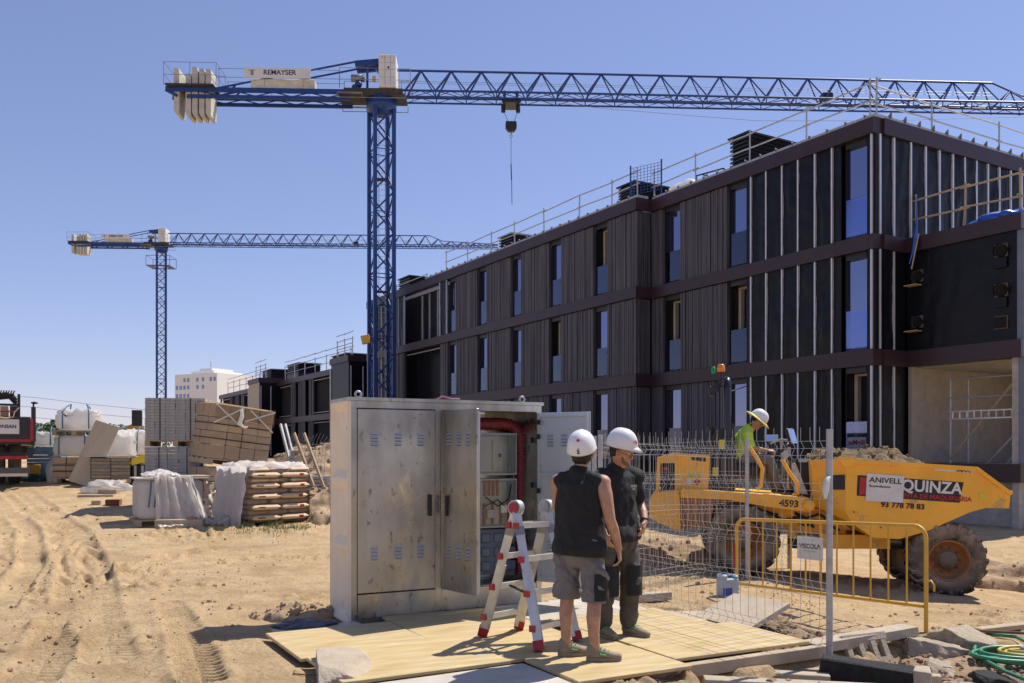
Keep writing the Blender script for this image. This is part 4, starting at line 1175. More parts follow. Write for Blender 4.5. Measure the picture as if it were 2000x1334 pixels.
# ------------------------------------------------------------------ articulated site dumper
HD = Vector((.985, -.17, 0)).normalized(); LN = Vector((-HD.y, HD.x, 0))
Wf = Vector((5.86, 12.0, 0)); Wr = Wf-HD*2.68
DO = (Wf+Wr)/2+LN*1.0; DZ = -.24
dmp = thing('site_dumper', 'orange yellow articulated site dumper with its skip full of soil', 'dumper', (DO.x, DO.y, DZ), math.atan2(HD.y, HD.x))
def DP(u, v, y=-1.0):
    k = (u-CX)/FPX; o = DO+LN*y
    x = (o.x-k*o.y)/(k*HD.y-HD.x); Y = o.y+HD.y*x
    return x, EYE+(HY-v)/FPX*Y-DZ
def D3(u, v, y): x, z = DP(u, v, y); return Vector((x, y, z))
def dp(mb, n, mt, par=None): return mb.build(n, mt, par or dmp)
RW, TW = .515, .40
def wheel(x, y, z, side):
    """side -1: outer face towards -y"""
    w = MB(); hw = TW/2
    prof = [(.27, -hw+.03), (.30, -hw), (.40, -hw-.015), (.465, -hw+.02), (.49, -hw+.07), (.49, hw-.07), (.465, hw-.02), (.40, hw+.015), (.30, hw), (.27, hw-.03)]
    Mx = Matrix.Translation((x, y, z)) @ Matrix.Rotation(R(90), 4, 'X')
    w.lathe(prof, 40, Mx)
    n = 20
    for i in range(n):
        for s in (-1, 1):
            a0 = 2*math.pi*(i+(.5 if s > 0 else 0))/n
            pts = []
            for (aa_, yy, rr_) in ((0, .005, RW), (.10, .5, RW), (.19, .93, RW-.015), (.21, 1.06, RW-.075)):
                for da in (-.055, .055):
                    for dr in (-.05, 0):
                        a = a0+aa_+da*(1 if dr < 0 else .75); r_ = rr_+dr
                        pts.append(Mx @ Vector((r_*math.cos(a), r_*math.sin(a), s*yy*hw)))
            fs = []
            for k in range(3):
                b = k*4; c = b+4
                fs += [(b, c, c+1, b+1), (b+1, c+1, c+3, b+3), (b+3, c+3, c+2, b+2), (b+2, c+2, c, b)]
            fs += [(0, 1, 3, 2), (12, 14, 15, 13)]
            w.add(pts, fs)
    o = w.build('wheel', m_tyre, dmp)
    Ms = Mx @ Matrix.Scale(side*-1, 4, (0, 0, 1))          # dish opens to the outer side
    rm = MB().lathe([(.285, hw-.03), (.27, hw-.005), (.255, hw-.02), (.245, hw-.12), (.20, hw-.16), (.14, hw-.17), (.13, hw-.10), (.11, hw-.09), (0, hw-.09)], 32, Ms)
    rm.lathe([(.28, -hw+.04), (.2, -hw+.06), (0, -hw+.06)], 24, Ms)
    r_ = rm.build('rim', m_rim, o)
    hb = MB().lathe([(.125, hw-.10), (.125, hw-.06), (.10, hw-.045), (0, hw-.045)], 20, Ms)
    for k in range(10):
        a = 2*math.pi*k/10; c = Ms @ Vector((.17*math.cos(a), .17*math.sin(a), hw-.15)); d = Ms.to_3x3() @ Vector((0, 0, .03))
        hb.tube(c, c+d, .013, 6)
    hb.build('hub', mat('greasy_hub', (.07, .055, .045), .8, dust=.6, var=.4, scale=12) if 'greasy_hub' not in bpy.data.materials else bpy.data.materials['greasy_hub'], r_)
    return o
xf, xr = (Wf-(Wf+Wr)/2).dot(HD), (Wr-(Wf+Wr)/2).dot(HD)
for x in (xf, xr):
    for s in (-1, 1):
        p = DO+HD*x+LN*s*.80
        wheel(x, s*.80, zg(p.x, p.y)-DZ+RW-.025, s)
zf, zr = [zg(*(DO+HD*x-LN*.8).xy)-DZ+RW for x in (xf, xr)]
dp(MB().tube((xf, -.6, zf), (xf, .6, zf), .12, 10).tube((xr, -.6, zr), (xr, .6, zr), .12, 10).ball((xf, 0, zf), .2).ball((xr, 0, zr), .2), 'axle', m_rim)
# skip: two side plates, a folded bottom and chamfered rear corners
side_px = [(1655, 897), (1908, 913), (1974, 962), (1971, 993), (1925, 992), (1893, 1001), (1812, 1037), (1756, 1053), (1705, 1050), (1664, 1022), (1651, 998)]
sp = [DP(u, v, -.98) for u, v in side_px]
YS = .98
zfix = sp
rear_t, rear_b = (sp[0][0]-.42, sp[0][1]-.02), (sp[10][0]-.36, sp[10][1]+.05)
sk = MB()
for s in (-1, 1):
    y0, y1 = s*YS, s*(YS-.03)
    sk.prism(sp, min(y0, y1), max(y0, y1))
    ry = s*.62
    a, b = Vector((sp[0][0], s*YS, sp[0][1])), Vector((sp[10][0], s*YS, sp[10][1]))
    c, d = Vector((rear_b[0], ry, rear_b[1])), Vector((rear_t[0], ry, rear_t[1]))
    e, f_ = Vector((sp[8][0], s*.75, sp[8][1])), Vector((sp[9][0], s*YS, sp[9][1]))
    nn = (b-a).cross(d-a).normalized()*.025*(-s)
    vs = [a, b, c, d]+[v+nn*(1 if s else 1) for v in (a, b, c, d)]
    sk.add(vs, [(0, 1, 2, 3), (7, 6, 5, 4), (0, 3, 7, 4), (1, 5, 6, 2), (0, 4, 5, 1), (3, 2, 6, 7)])
    sk.add([b, f_, Vector((sp[8][0], s*YS, sp[8][1])), Vector((sp[8][0]-.05, s*.55, sp[8][1]+.02)), c], [(0, 1, 2, 3, 4)])
bt = [sp[2], sp[3], sp[4], sp[5], sp[6], sp[7], sp[8]]
for (xa, za), (xb, zb) in zip(bt[:-1], bt[1:]):
    sk.add([(xa, -YS+.03, za), (xa, YS-.03, za), (xb, YS-.03, zb), (xb, -YS+.03, zb)], [(0, 1, 2, 3)])
sk.add([(rear_t[0], -.62, rear_t[1]), (rear_t[0], .62, rear_t[1]), (rear_b[0], .62, rear_b[1]), (rear_b[0], -.62, rear_b[1])], [(0, 1, 2, 3)])
sk.add([(sp[8][0]-.05, -.55, sp[8][1]+.02), (sp[8][0]-.05, .55, sp[8][1]+.02), (rear_b[0], .62, rear_b[1]), (rear_b[0], -.62, rear_b[1])], [(3, 2, 1, 0)])
sk.add([(sp[8][0], -YS+.03, sp[8][1]), (sp[8][0], YS-.03, sp[8][1]), (sp[8][0]-.05, .55, sp[8][1]+.02), (sp[8][0]-.05, -.55, sp[8][1]+.02)], [(3, 2, 1, 0)])
skip = dp(sk, 'skip', m_yel)
# rim folds and lips of the skip
rm_ = MB()
for s in (-1, 1):
    y = s*(YS+.012)
    rm_.bar((sp[0][0]-.02, y, sp[0][1]-.02), (sp[1][0], y, sp[1][1]-.02), .05, .06)
    rm_.bar((sp[1][0], y, sp[1][1]-.02), (sp[2][0], y, sp[2][1]-.02), .05, .05)
    rm_.bar((sp[0][0], y, sp[0][1]-.025), (rear_t[0], s*.62, rear_t[1]-.025), .05, .06)
    rm_.prism([(sp[0][0]-.12, sp[0][1]+.03), (sp[0][0]+.10, sp[0][1]+.03), (sp[0][0]+.07, sp[0][1]-.11), (sp[0][0]-.05, sp[0][1]-.11)], y-.02, y+.02)
rm_.bar((sp[2][0], -YS, sp[2][1]), (sp[2][0], YS, sp[2][1]), .05, .05)
cx_ = dp(rm_, 'rim_fold', m_yel, skip)
dp(MB().box(rear_b[0]+.1, sp[7][0], -.5, .5, sp[8][1]-.20, sp[8][1]-.01).box(sp[6][0]-.1, sp[5][0]+.05, -.5, .5, zf+.1, sp[6][1]-.05), 'skip_cradle', m_yel)
# lettering and stickers of the near side
yb_ = -YS-.004
def plate(px, name, mt, off=.0, par=None):
    pts = [DP(u, v, -YS-.0) for u, v in px]
    y = yb_-off
    mb = MB().add([(x, y, z) for x, z in pts], [tuple(range(len(pts)))])
    return dp(mb, name, mt, par or skip)
m_pblack = mat('black_print', (.012, .012, .013), .5); m_pred = mat('red_print', (.42, .02, .025), .5); m_pwhite = mat('white_print', (.66, .66, .64), .5)
ban = plate([(1675, 928), (1882, 942), (1874, 982), (1673, 968)], 'banner', m_pblack)
plate([(1680, 932), (1693, 933), (1693, 966), (1678, 966)], 'red_corner', m_pred, .002, ban)
def dtext(body, u, v, size, mt, off, par, bold=0, sx=1.0, slope=None):
    x, z = DP(u, v, -YS); x2, z2 = DP(u+40, v+2.6, -YS)
    return text('lettering', body, size, mt, par, frame((x, yb_-off, z), (x2-x, 0, z2-z), (0, 0, 1)), .001, bold=bold, sx=sx)
dtext('QUINZA', 1819, 952, .215, m_pwhite, .003, ban, .006, .92)
dtext('Y VENTA DE MAQUINARIA', 1818, 971, .085, m_pred, .003, ban, .002, 1.0)
ani = plate([(1693, 924), (1766, 930), (1763, 982), (1690, 978)], 'notice', m_pwhite, .010)
dtext('ANIVELL', 1729, 939, .10, m_pblack, .012, ani, .002, 1.1)
dtext('Econivellacions', 1718, 950, .045, m_pblack, .012, ani, .001)
dtext('93 778 78 83', 1763, 988, .10, m_pblack, .003, skip, .003, 1.05)
mx = plate([(1825, 912), (1900, 917), (1899, 924), (1824, 919)], 'level_label', m_pwhite, .004)
dtext('!MAX!', 1882, 919, .07, m_pblack, .006, mx, .002)
plate([(1912, 962), (1923, 963), (1923, 976), (1912, 975)], 'warning_label', mat('yellow_label', (.65, .55, .03), .5), .002)
q1 = Vector((sp[0][0]-.17, -(YS-.145)-.002, 0)); q2 = Vector((sp[0][0]-.03, -(YS-.025)-.002, 0))
lbm = MB().add([(q1.x, q1.y-.012, DP(1637, 957)[1]), (q2.x, q2.y-.012, DP(1651, 957)[1]), (q2.x, q2.y-.012, DP(1651, 927)[1]), (q1.x, q1.y-.012, DP(1637, 929)[1])], [(0, 1, 2, 3)])
dp(lbm, 'dealer_label', m_pblack, skip)
# soil heaped in the skip
n = 60; gx, gy = np.meshgrid(np.linspace(0, 1, n), np.linspace(-1, 1, n))
x0, x1 = rear_t[0]+.06, sp[2][0]-.12
xx = x0+gx*(x1-x0); wy = np.clip((xx-x0)/.42, 0, 1)*(YS-.66)+.60; yy = gy*(wy-.02)
zedge = np.interp(xx, [x0, sp[0][0], sp[1][0], sp[2][0]], [rear_t[1]-.06, sp[0][1]-.05, sp[1][1]-.07, sp[2][1]-.12])
mound = np.clip(1-gy**2, 0, 1)**.8*(.21*np.exp(-((gx-.42)/.20)**2)+.15*np.exp(-((gx-.10)/.10)**2)+.05*np.clip(1-gx*1.1, 0, 1))
zz_ = zedge+mound*(1+.35*fbm(gx*6, gy*4, 3, 3))+fbm(gx*22, gy*18, 4, 9)*.10*np.clip(mound*8+.2, 0, 1)
mb = MB(); vs = list(zip(xx.ravel(), yy.ravel(), zz_.ravel()))
mb.add(vs, [(j*n+i, j*n+i+1, (j+1)*n+i+1, (j+1)*n+i) for j in range(n-1) for i in range(n-1)], True)
r_ = random.Random(4)
for k in range(260):
    i, j = r_.randrange(3, 44), r_.randrange(4, n-4); p = vs[j*n+i]; s = .010+.026*r_.random()**3
    rock(mb, (p[0], p[1], p[2]+s*.3), s, .8, 6, 5, r_.random())
soil = mb.build('soil_load', mat('olive_soil', (.17, .115, .06), .95, var=.35, scale=5, bump=.9, bscale=24), loc=dmp.location, rot=dmp.rotation_euler)
tag(soil, 'load of crumbly brown soil heaped in the dumper skip', 'soil')
# rear frame, bonnet, platform
def pr(px, y0, y1, name, mt, par=None):
    return dp(MB().prism([DP(u, v, -.9) for u, v in px], y0, y1), name, mt, par)
pr([(1268, 980), (1282, 962), (1326, 957), (1330, 1036), (1318, 1036), (1268, 1012)], -.86, .86, 'counterweight', m_yel)
hood = pr([(1283, 894), (1318, 884), (1388, 889), (1385, 958), (1318, 962), (1318, 905), (1290, 905), (1288, 962), (1280, 962)], -.62, -.56, 'bonnet', m_yel)
dp(MB().prism([DP(u, v, -.9) for u, v in [(1283, 894), (1318, 884), (1388, 889), (1387, 897), (1318, 893), (1284, 904)]], -.56, .62), 'bonnet_top', m_yel, hood)
dp(MB().prism([DP(u, v, -.9) for u, v in [(1318, 905), (1386, 898), (1384, 958), (1318, 962)]], -.56, .60), 'bonnet_box', m_yel, hood)
dp(MB().prism([DP(u, v, -.9) for u, v in [(1292, 906), (1317, 906), (1317, 962), (1290, 962)]], -.5, .55), 'radiator', m_slot, hood)
dp(MB().prism([DP(u, v, -.9) for u, v in [(1350, 893), (1380, 894), (1380, 902), (1352, 899)]], -.625, -.62), 'grab_slot', m_slot, hood)
dp(MB().prism([DP(u, v, -.9) for u, v in [(1294, 914), (1306, 914), (1306, 919), (1294, 919)]], -.62, -.5), 'tail_light', m_pred, hood)
lab = dp(MB().prism([DP(u, v, -.9) for u, v in [(1344, 925), (1369, 926), (1369, 934), (1344, 933)]], -.627, -.621), 'warning_label', mat('olive_label', (.42, .42, .06), .5), hood)
for (u, v), mt in (((1347, 942), m_pwhite), ((1363, 942), m_pred)):
    dp(MB().prism([DP(u+a, v+b, -.9) for a, b in ((-7, 0), (0, -7), (7, 0), (0, 7))], -.627, -.621), 'diamond_label', mt, hood)
pl = pr([(1329, 957), (1345, 955), (1578, 972), (1586, 982), (1580, 1000), (1500, 990), (1420, 976), (1329, 972)], -.90, .90, 'platform', m_yel)
pr([(1326, 972), (1396, 974), (1388, 1030), (1328, 1036)], -.80, .80, 'engine_side', m_rim)
pr([(1400, 976), (1560, 996), (1560, 1030), (1520, 1030), (1480, 985), (1430, 985), (1400, 1005)], -.45, .45, 'chassis', m_yel)
pr([(1545, 990), (1620, 1000), (1668, 1035), (1668, 1062), (1560, 1060), (1545, 1030)], -.32, .32, 'articulation_frame', m_yel)
pr([(1560, 1062), (1900, 1070), (1900, 1082), (1560, 1080)], -.3, .3, 'front_chassis', m_slot)
dp(MB().lathe([(0, -.04), (.075, -.04), (.085, 0), (.075, .04), (0, .04)], 16, Matrix.Translation(D3(1580, 987, -.92)) @ Matrix.Rotation(R(90), 4, 'X')), 'lifting_lug', m_yel)
x, z = DP(1541, 984, -.9)
text('fleet_number', '4593', .13, m_pblack, pl, frame((x, -.903, z), (1, 0, -.06), (0, 0, 1)), bold=.004)
# operator station: roll bar, seat, console, handrails
xb = DP(1420, 880, -.25)[0]
zt_, zb_ = DP(1420, 742, -.25)[1], DP(1420, 900, -.25)[1]
rb = MB()
arc = [(xb, -.30, zb_-.2), (xb, -.30, zt_-.15)]+[(xb, -.30+.12*(1-math.cos(a)), zt_-.15+.15*math.sin(a)) for a in np.linspace(.3, 1.57, 5)]
arc += [(xb, -y, z_) for _, y, z_ in arc[::-1]]
rb.path(arc, .062, 10)
dp(rb, 'roll_bar', mat('navy_black_paint', (.014, .017, .03), .3, var=.15))
pr([(1378, 885), (1400, 842), (1440, 822), (1444, 900), (1378, 905)], -.30, -.26, 'roll_bar_foot', m_black_p)
dp(MB().prism([DP(u, v, -.3) for u, v in [(1380, 905), (1400, 850), (1438, 830), (1446, 905)]], .26, .30), 'roll_bar_foot', m_black_p)
bx, bz = DP(1408, 727, -.30)
dp(MB().tube((bx, -.34, bz-.22), (bx, -.34, bz), .02, 6).path([(bx+.14, -.30, bz-.06), (bx, -.36, bz-.12), (bx-.05, -.38, bz-.3)], .012, 5), 'beacon_stem', m_black_p)
m_amber = mat('amber_lens', (.75, .22, .01), .2, spec=.6); m_grl = mat('green_lens', (.02, .30, .10), .2)
dp(MB().lathe([(.055, 0), (.06, .02), (.052, .10), (.035, .115), (0, .115)], 16, Matrix.Translation((bx, -.34, bz))), 'amber_beacon', m_amber)
dp(MB().lathe([(.03, 0), (.03, .09), (0, .1)], 10, Matrix.Translation((bx-.11, -.34, bz-.02))), 'green_beacon', m_grl)
wl = D3(1402, 757, -.36)
dp(MB().rbox(wl.x-.13, wl.x-.03, -.42, -.28, wl.z-.10, wl.z+.02, .02).tube((wl.x-.10, -.4, wl.z-.12), (wl.x+.02, -.36, wl.z+.1), .03, 8), 'work_lamp', m_black_p)
dp(MB().path([wl, wl+Vector((.10, .1, .03)), wl+Vector((.22, .2, -.04)), wl+Vector((.42, .2, .03))], .009, 5), 'cable', m_black_p)
ex = DP(1392, 850, .1)
dp(MB().tube((ex[0]-.02, .1, ex[1]-.5), (ex[0]-.02, .1, ex[1]+.05), .045, 10).tube((ex[0]-.02, .1, ex[1]+.05), (ex[0]-.02, .1, ex[1]+.13), .07, 10), 'exhaust_stack', m_black_p)
sx_, sz_ = DP(1441, 902, 0)
dp(MB().rbox(sx_-.22, sx_+.30, -.26, .26, sz_-.22, sz_-.02, .05, None, 2).rbox(sx_-.32, sx_-.18, -.25, .25, sz_-.1, sz_+.42, .05, None, 2), 'seat', m_black_p)
dp(MB().prism([DP(u, v, -.9) for u, v in [(1388, 890), (1440, 893), (1440, 962), (1388, 958)]], -.5, .5), 'engine_cover', m_slot)
dp(MB().rbox(sx_+.78, sx_+1.08, -.35, .35, sz_-.65, sz_+.05, .05).tube((sx_+.80, 0, sz_), (sx_+.66, 0, sz_+.14), .03, 8), 'console', m_black_p)
stw = Matrix.Translation((sx_+.62, 0, sz_+.16)) @ Matrix.Rotation(R(-50), 4, 'Y')
dp(MB().path([stw @ Vector((.18*math.cos(a), .18*math.sin(a), 0)) for a in np.linspace(0, 6.28, 22)[:-1]], .016, 7, True).tube(stw @ Vector((-.17, 0, 0)), stw @ Vector((.17, 0, 0)), .014, 6), 'steering_wheel', m_black_p)
for pts in ([(1463, 872), (1477, 893), (1489, 915), (1486, 950), (1478, 956)], [(1528, 898), (1540, 920), (1556, 942), (1559, 964), (1549, 968)]):
    dp(MB().path([D3(u, v, -.70) for u, v in pts], .028, 8), 'handrail', m_yel)
dp(MB().prism([DP(u, v, -.4) for u, v in [(1546, 905), (1553, 903), (1578, 966), (1552, 962)]], -.42, -.39), 'screen_guard', m_galv)
dp(MB().prism([DP(u, v, -.4) for u, v in [(1524, 886), (1536, 878), (1541, 890), (1534, 900)]], -.42, -.40), 'display', m_galv)
def mirror(u, v, w, h_, y, ang):
    c = D3(u, v, y)
    Mm = Matrix.Translation(c) @ Matrix.Rotation(R(ang), 4, 'Z') @ Matrix.Rotation(R(-18), 4, 'X')
    o = dp(MB().rbox(-w/2, w/2, 0, .05, -h_/2, h_/2, .024, Mm, 3), 'mirror', m_black_p)
    dp(MB().rbox(-w/2+.015, w/2-.015, -.006, 0, -h_/2+.015, h_/2-.015, .002, Mm), 'mirror_glass', mat('mirror_silver', (.8, .82, .84), .04, 1.0, var=.02) if 'mirror_silver' not in bpy.data.materials else bpy.data.materials['mirror_silver'], o)
mirror(1507, 856, .22, .13, .35, 5); mirror(1548, 852, .17, .25, -.45, 48)
dp(MB().path([D3(1505, 866, .35), D3(1525, 858, 0), D3(1540, 860, -.4)], .014, 6).path([D3(1525, 860, 0), D3(1528, 890, 0), D3(1532, 930, 0)], .018, 6), 'mirror_arm', m_galv)
for (u, v) in ((1410, 867), (1397, 921)):
    c = D3(u, v, -.52); dp(MB().box(c.x-.04, c.x+.04, -.524, -.52, c.z-.07, c.z+.06), 'warning_label', bpy.data.materials['yellow_label'])

for k, pts in enumerate(([(1548, 1000), (1575, 1012), (1600, 1004), (1625, 1020)], [(1545, 1012), (1572, 1026), (1604, 1018), (1640, 1036)], [(1500, 1000), (1530, 1016), (1560, 1010), (1590, 1030)], [(1400, 985), (1440, 1000), (1480, 996), (1520, 1006)])):
    dp(MB().path([D3(u, v, -.42-.03*k) for u, v in pts], .02, 7), 'hydraulic_hose', m_black_p)
dp(MB().tube(D3(1560, 1046, -.36), D3(1690, 1054, -.36), .035, 8).tube(D3(1640, 1051, -.36), D3(1760, 1058, -.36), .055, 10), 'steering_ram', m_steel)
for u, v in ((1665, 905), (1740, 909), (1880, 918), (1668, 1000), (1720, 1030), (1790, 1030)):
    c = D3(u, v, -YS); dp(MB().tube((c.x, -YS-.008, c.z), (c.x, -YS+.01, c.z), .014, 8), 'bolt', m_rim, skip)
# ------------------------------------------------------------------ boards, slabs and rubble round the cabinet
SROT = CANG
def slab(name, label, cat, a0, a1, b0, b1, z, th, mt, tilt=(0, 0), rz=0, group=None, bev=.004):
    """board on the site grid: a along the cabinet front, b towards the camera"""
    c = AB((a0+a1)/2, (b0+b1)/2, z)
    mb = MB().rbox(-(a1-a0)/2, (a1-a0)/2, -(b1-b0)/2, (b1-b0)/2, 0, th, bev)
    o = mb.build(name, mt, loc=c, rot=(R(tilt[0]), R(tilt[1]), SROT+R(rz)))
    return tag(o, label, cat, group)
G1 = 'shuttering boards laid as a platform'
slab('shuttering_board', 'yellow board under the left end of cabinet, half in door shadow', 'board', -.86, .27, .33, 1.42, .035, .028, m_ply, (0, 0), 1.2, G1)
slab('shuttering_board', 'yellow board in front of the middle cabinet door', 'board', .285, 1.45, .04, 1.41, .030, .028, m_ply, (0, 0), -.6, G1)
slab('shuttering_board', 'long yellow board in front of the others below the ladder', 'board', -.80, .50, 1.44, 2.28, .045, .028, m_ply, (0, 0), 1.5, G1)
slab('shuttering_board', 'yellow board under the standing ladder feet', 'board', .52, 1.62, 1.43, 2.22, .035, .028, m_ply, (0, 0), -1.0, G1)
slab('shuttering_board', 'greyish board at the bottom edge with the worker shadow', 'board', -.55, .62, 2.31, 3.2, .020, .028, m_plyg, (0, 0), 2.2, G1)
slab('shuttering_board', 'yellow board under the worker with bare legs', 'board', .64, 1.62, 2.24, 3.0, .040, .028, m_ply, (0, 0), .3, G1)
slab('shuttering_board', 'wide yellow board with the fence grid shadow at the platform corner', 'board', 1.64, 3.02, 1.83, 2.78, .042, .028, m_ply, (0, 0), -.5, G1)
slab('shuttering_board', 'yellow board under the worker in trousers', 'board', 1.63, 2.86, .90, 1.81, .038, .028, m_ply, (0, 0), .6, G1)
slab('shuttering_board', 'pale board at the back right of the platform', 'board', 1.47, 2.80, .02, .90, .030, .028, m_plyg, (0, 0), -.8, G1)
slab('timber_plank', 'long grey timber edging the front of the platform', 'timber', .55, 3.15, 2.80, 2.88, -.06, .095, m_wood, (0, 0), .4)
slab('timber_plank', 'pale timber beam at the right end of platform past the fence post', 'timber', 3.05, 4.35, 2.62, 2.80, -.03, .085, m_concl, (0, -1), 1.5)
slab('timber_plank', 'pale timber beam along the back of platform beyond the fence', 'timber', 2.2, 3.75, -.12, .0, -.05, .09, m_concl, (0, 0), -2)
slab('timber_plank', 'timber plank under the left board near the cabinet corner', 'timber', -.75, .05, .02, .22, -.01, .04, m_plyg, (0, 0), 4)
slab('timber_plank', 'short timber bearer beneath the long front board', 'timber', -.72, .3, 2.15, 2.30, -.03, .06, m_wood, (0, 0), 2)
slab('timber_plank', 'grey timber beam lying below the platform at the bottom edge', 'timber', 1.62, 3.0, 3.30, 3.44, -.15, .10, m_concl, (0, 1.5), -33)
# concrete pieces
A_, B_, D_ = G(1353, 1207, .0), G(1466, 1232, .0), G(1440, 1158, .17)
B_ = A_+(B_-A_).normalized()*.72; D_ = A_+(D_-A_).normalized()*.70
C_ = B_+(D_-A_); n_ = (B_-A_).cross(D_-A_).normalized()*.045
ts = MB().add([q-A_ for q in (A_, B_, C_, D_)]+[q-n_-A_ for q in (A_, B_, C_, D_)], [(0, 1, 2, 3), (7, 6, 5, 4), (0, 4, 5, 1), (1, 5, 6, 2), (2, 6, 7, 3), (3, 7, 4, 0)])
tag(ts.build('paving_slab', m_concl, loc=A_+Vector((0, 0, .015))), 'square pale paving slab tilted over the hole', 'paving slab')
tag(MB().rbox(-.36, .36, -.28, .28, -.02, .02, .006).build('paving_slab', m_concl, loc=AB(2.98, 1.15, .0), rot=(R(-3), R(2), SROT+R(42))), 'flat paving slab lying at the platform edge under the tilted one', 'paving slab')
def foot(label, x, y, rz, z=None):
    z = zg(x, y)-.02 if z is None else z
    o = MB().prism([(-.36, 0), (.36, 0), (.36, .09), (.22, .14), (-.22, .14), (-.36, .09)], -.11, .11)
    o.tube((-.02, 0, .139), (-.02, 0, .142), .03, 8)
    return tag(o.build('ballast_block', m_concl, loc=(x, y, z), rot=(0, 0, R(rz))), label, 'fence foot', 'concrete fence feet')
PA = G(1620, 1300, -.10)
foot('concrete foot holding the near galvanised fence post', PA.x+.02, PA.y, -22, -.26)
asl = MB().rbox(-.34, .34, -.09, .09, 0, .17, .02, None, 2, .012)
asl.v = [(x, y, z+.02*math.sin(x*37+y*20)) for x, y, z in asl.v]
p_ = G(1690, 1308, -.05)
tag(asl.build('asphalt_lump', m_asph, loc=(p_.x, p_.y, -.16), rot=(0, R(3), R(-24))), 'black tarred kerb lump beside the near fence post', 'asphalt lump')
tag(MB().rbox(-.06, .06, -.10, .10, 0, .16, .015, None, 2, .01).build('kerb_stub', m_concl, loc=(p_.x+.36, p_.y-.17, -.16), rot=(0, 0, R(-24))), 'pale broken end of the tarred kerb', 'kerb')
gb = thing('grille_block', 'broken concrete ventilation block with slots leaning beside the black lump', 'concrete block', (G(1700, 1275, -.08).x, G(1700, 1275, -.08).y, -.17), R(24))
gbm = MB().box(-.24, .24, -.03, .03, .19, .25).box(-.20, .24, -.03, .03, 0, .04)
for x in (-.20, -.06, .08, .20): gbm.prism([(x-.022, .03), (x+.03, .03), (x+.022, .20), (x-.03, .20)], -.028, .028)
gbo = gbm.build('slotted_block', m_concl, gb); gbo.rotation_euler = (R(-24), 0, 0)
for i, (u, v, w, d, h_, rz, lab) in enumerate(((1780, 1322, .42, .09, .07, -20, 'pale timber offcut beside the rubble at the bottom edge'), (1495, 1320, .95, .12, .08, -14, 'pale plank running off the bottom edge by the platform'), (1790, 1300, .05, .05, .04, 5, 'tiny pale stone offcut'))[:2]):
    p_ = G(u, v, -.12)
    tag(MB().rbox(-w/2, w/2, -d/2, d/2, 0, h_, .006).build('timber_offcut', m_concl, loc=(p_.x, p_.y, -.16), rot=(0, 0, R(rz))), lab, 'timber')
m_rub = mat('broken_concrete', (.33, .28, .215), .95, var=.3, scale=9, bump=1.0, bscale=34, dust=.5)
m_brick = mat('pink_brick', (.38, .25, .18), .95, var=.25, scale=9, bump=.6, bscale=40)
def rough_block(name, label, cat, c, r, mt, seed, rot, amp, group=None):
    """broken piece: subdivided box, corners knocked off along random planes, faces pitted"""
    bm = bmesh.new(); bmesh.ops.create_cube(bm, size=2.0)
    bmesh.ops.subdivide_edges(bm, edges=bm.edges[:], cuts=15, use_grid_fill=True)
    bm.verts.index_update()
    P_ = np.array([v.co[:] for v in bm.verts]); F_ = [[v.index for v in f.verts] for f in bm.faces]; bm.free()
    q = random.Random(seed)
    for _ in range(11):
        n_ = np.array(V3(q)); d = q.uniform(1.05, 1.35) if amp < .1 else q.uniform(.75, 1.15)
        k = P_ @ n_; P_ = P_-np.outer(np.maximum(0, k-d), n_)*.95
    x, y, z = P_.T
    dsp = fbm(x*1.6+seed, y*1.6+z*1.3, 4, seed)*amp+fbm(x*6+z*4, y*6-seed+z*2, 3, seed+2)*amp*.45
    P_ = P_*(1+dsp)[:, None]*np.array(r)
    b = MB().add([tuple(p) for p in P_], F_, amp >= .1)
    return tag(b.build(name, mt, loc=c, rot=rot), label, cat, group)
def V3(q): return tuple(Vector((q.gauss(0, 1), q.gauss(0, 1), q.gauss(0, 1))).normalized())
for i, (u, v, s, lab) in enumerate(((1815, 1262, .22, 'large broken concrete lump right of the slotted block'), (1836, 1290, .12, 'small round concrete lump in the rubble'), (1880, 1248, .26, 'flat dusty rubble lump beneath the barrier foot'), (1765, 1258, .13, 'grey rubble lump behind the slotted block'), (1905, 1285, .14, 'black tarred rubble lump near the hoses'), (1945, 1310, .20, 'tarred rubble slab at the bottom right'), (1880, 1318, .11, 'pink brown brick lump at the bottom right'), (1800, 1290, .07, 'pebble sized rubble beside the lump'))):
    p_ = G(u, v, -.10)
    rough_block('rubble', lab, 'rubble', (p_.x, p_.y, zt(p_.x, p_.y)-s*.12), (s*1.2, s*.95, s*.55), m_asph if i in (4, 5) else m_brick if i == 6 else m_rub, i+3, (.15*math.sin(i), .2*math.cos(i*2), i*.9), .22, group='rubble lumps at the bottom right')
p_ = G(672, 1318, .0)
rough_block('concrete_block', 'chipped concrete block at the bottom left of the boards', 'concrete block', (p_.x+.01, p_.y-.06, .015), (.19, .36, .11), m_concl, 57, (.03, .03, R(14)), .045)
tag(MB().tube((0, 0, 0), (.62, -.42, .04), .014, 8).build('steel_rod', m_rust, loc=G(1832, 1228, -.08)), 'thin rusty rod lying beside the hoses', 'rod')
tag(MB().rbox(-.55, .55, -.05, .05, 0, .05, .006).build('timber_offcut', m_wood, loc=G(1985, 1228, -.10), rot=(0, 0, R(24))), 'brown timber lying at the right edge behind the hoses', 'timber')
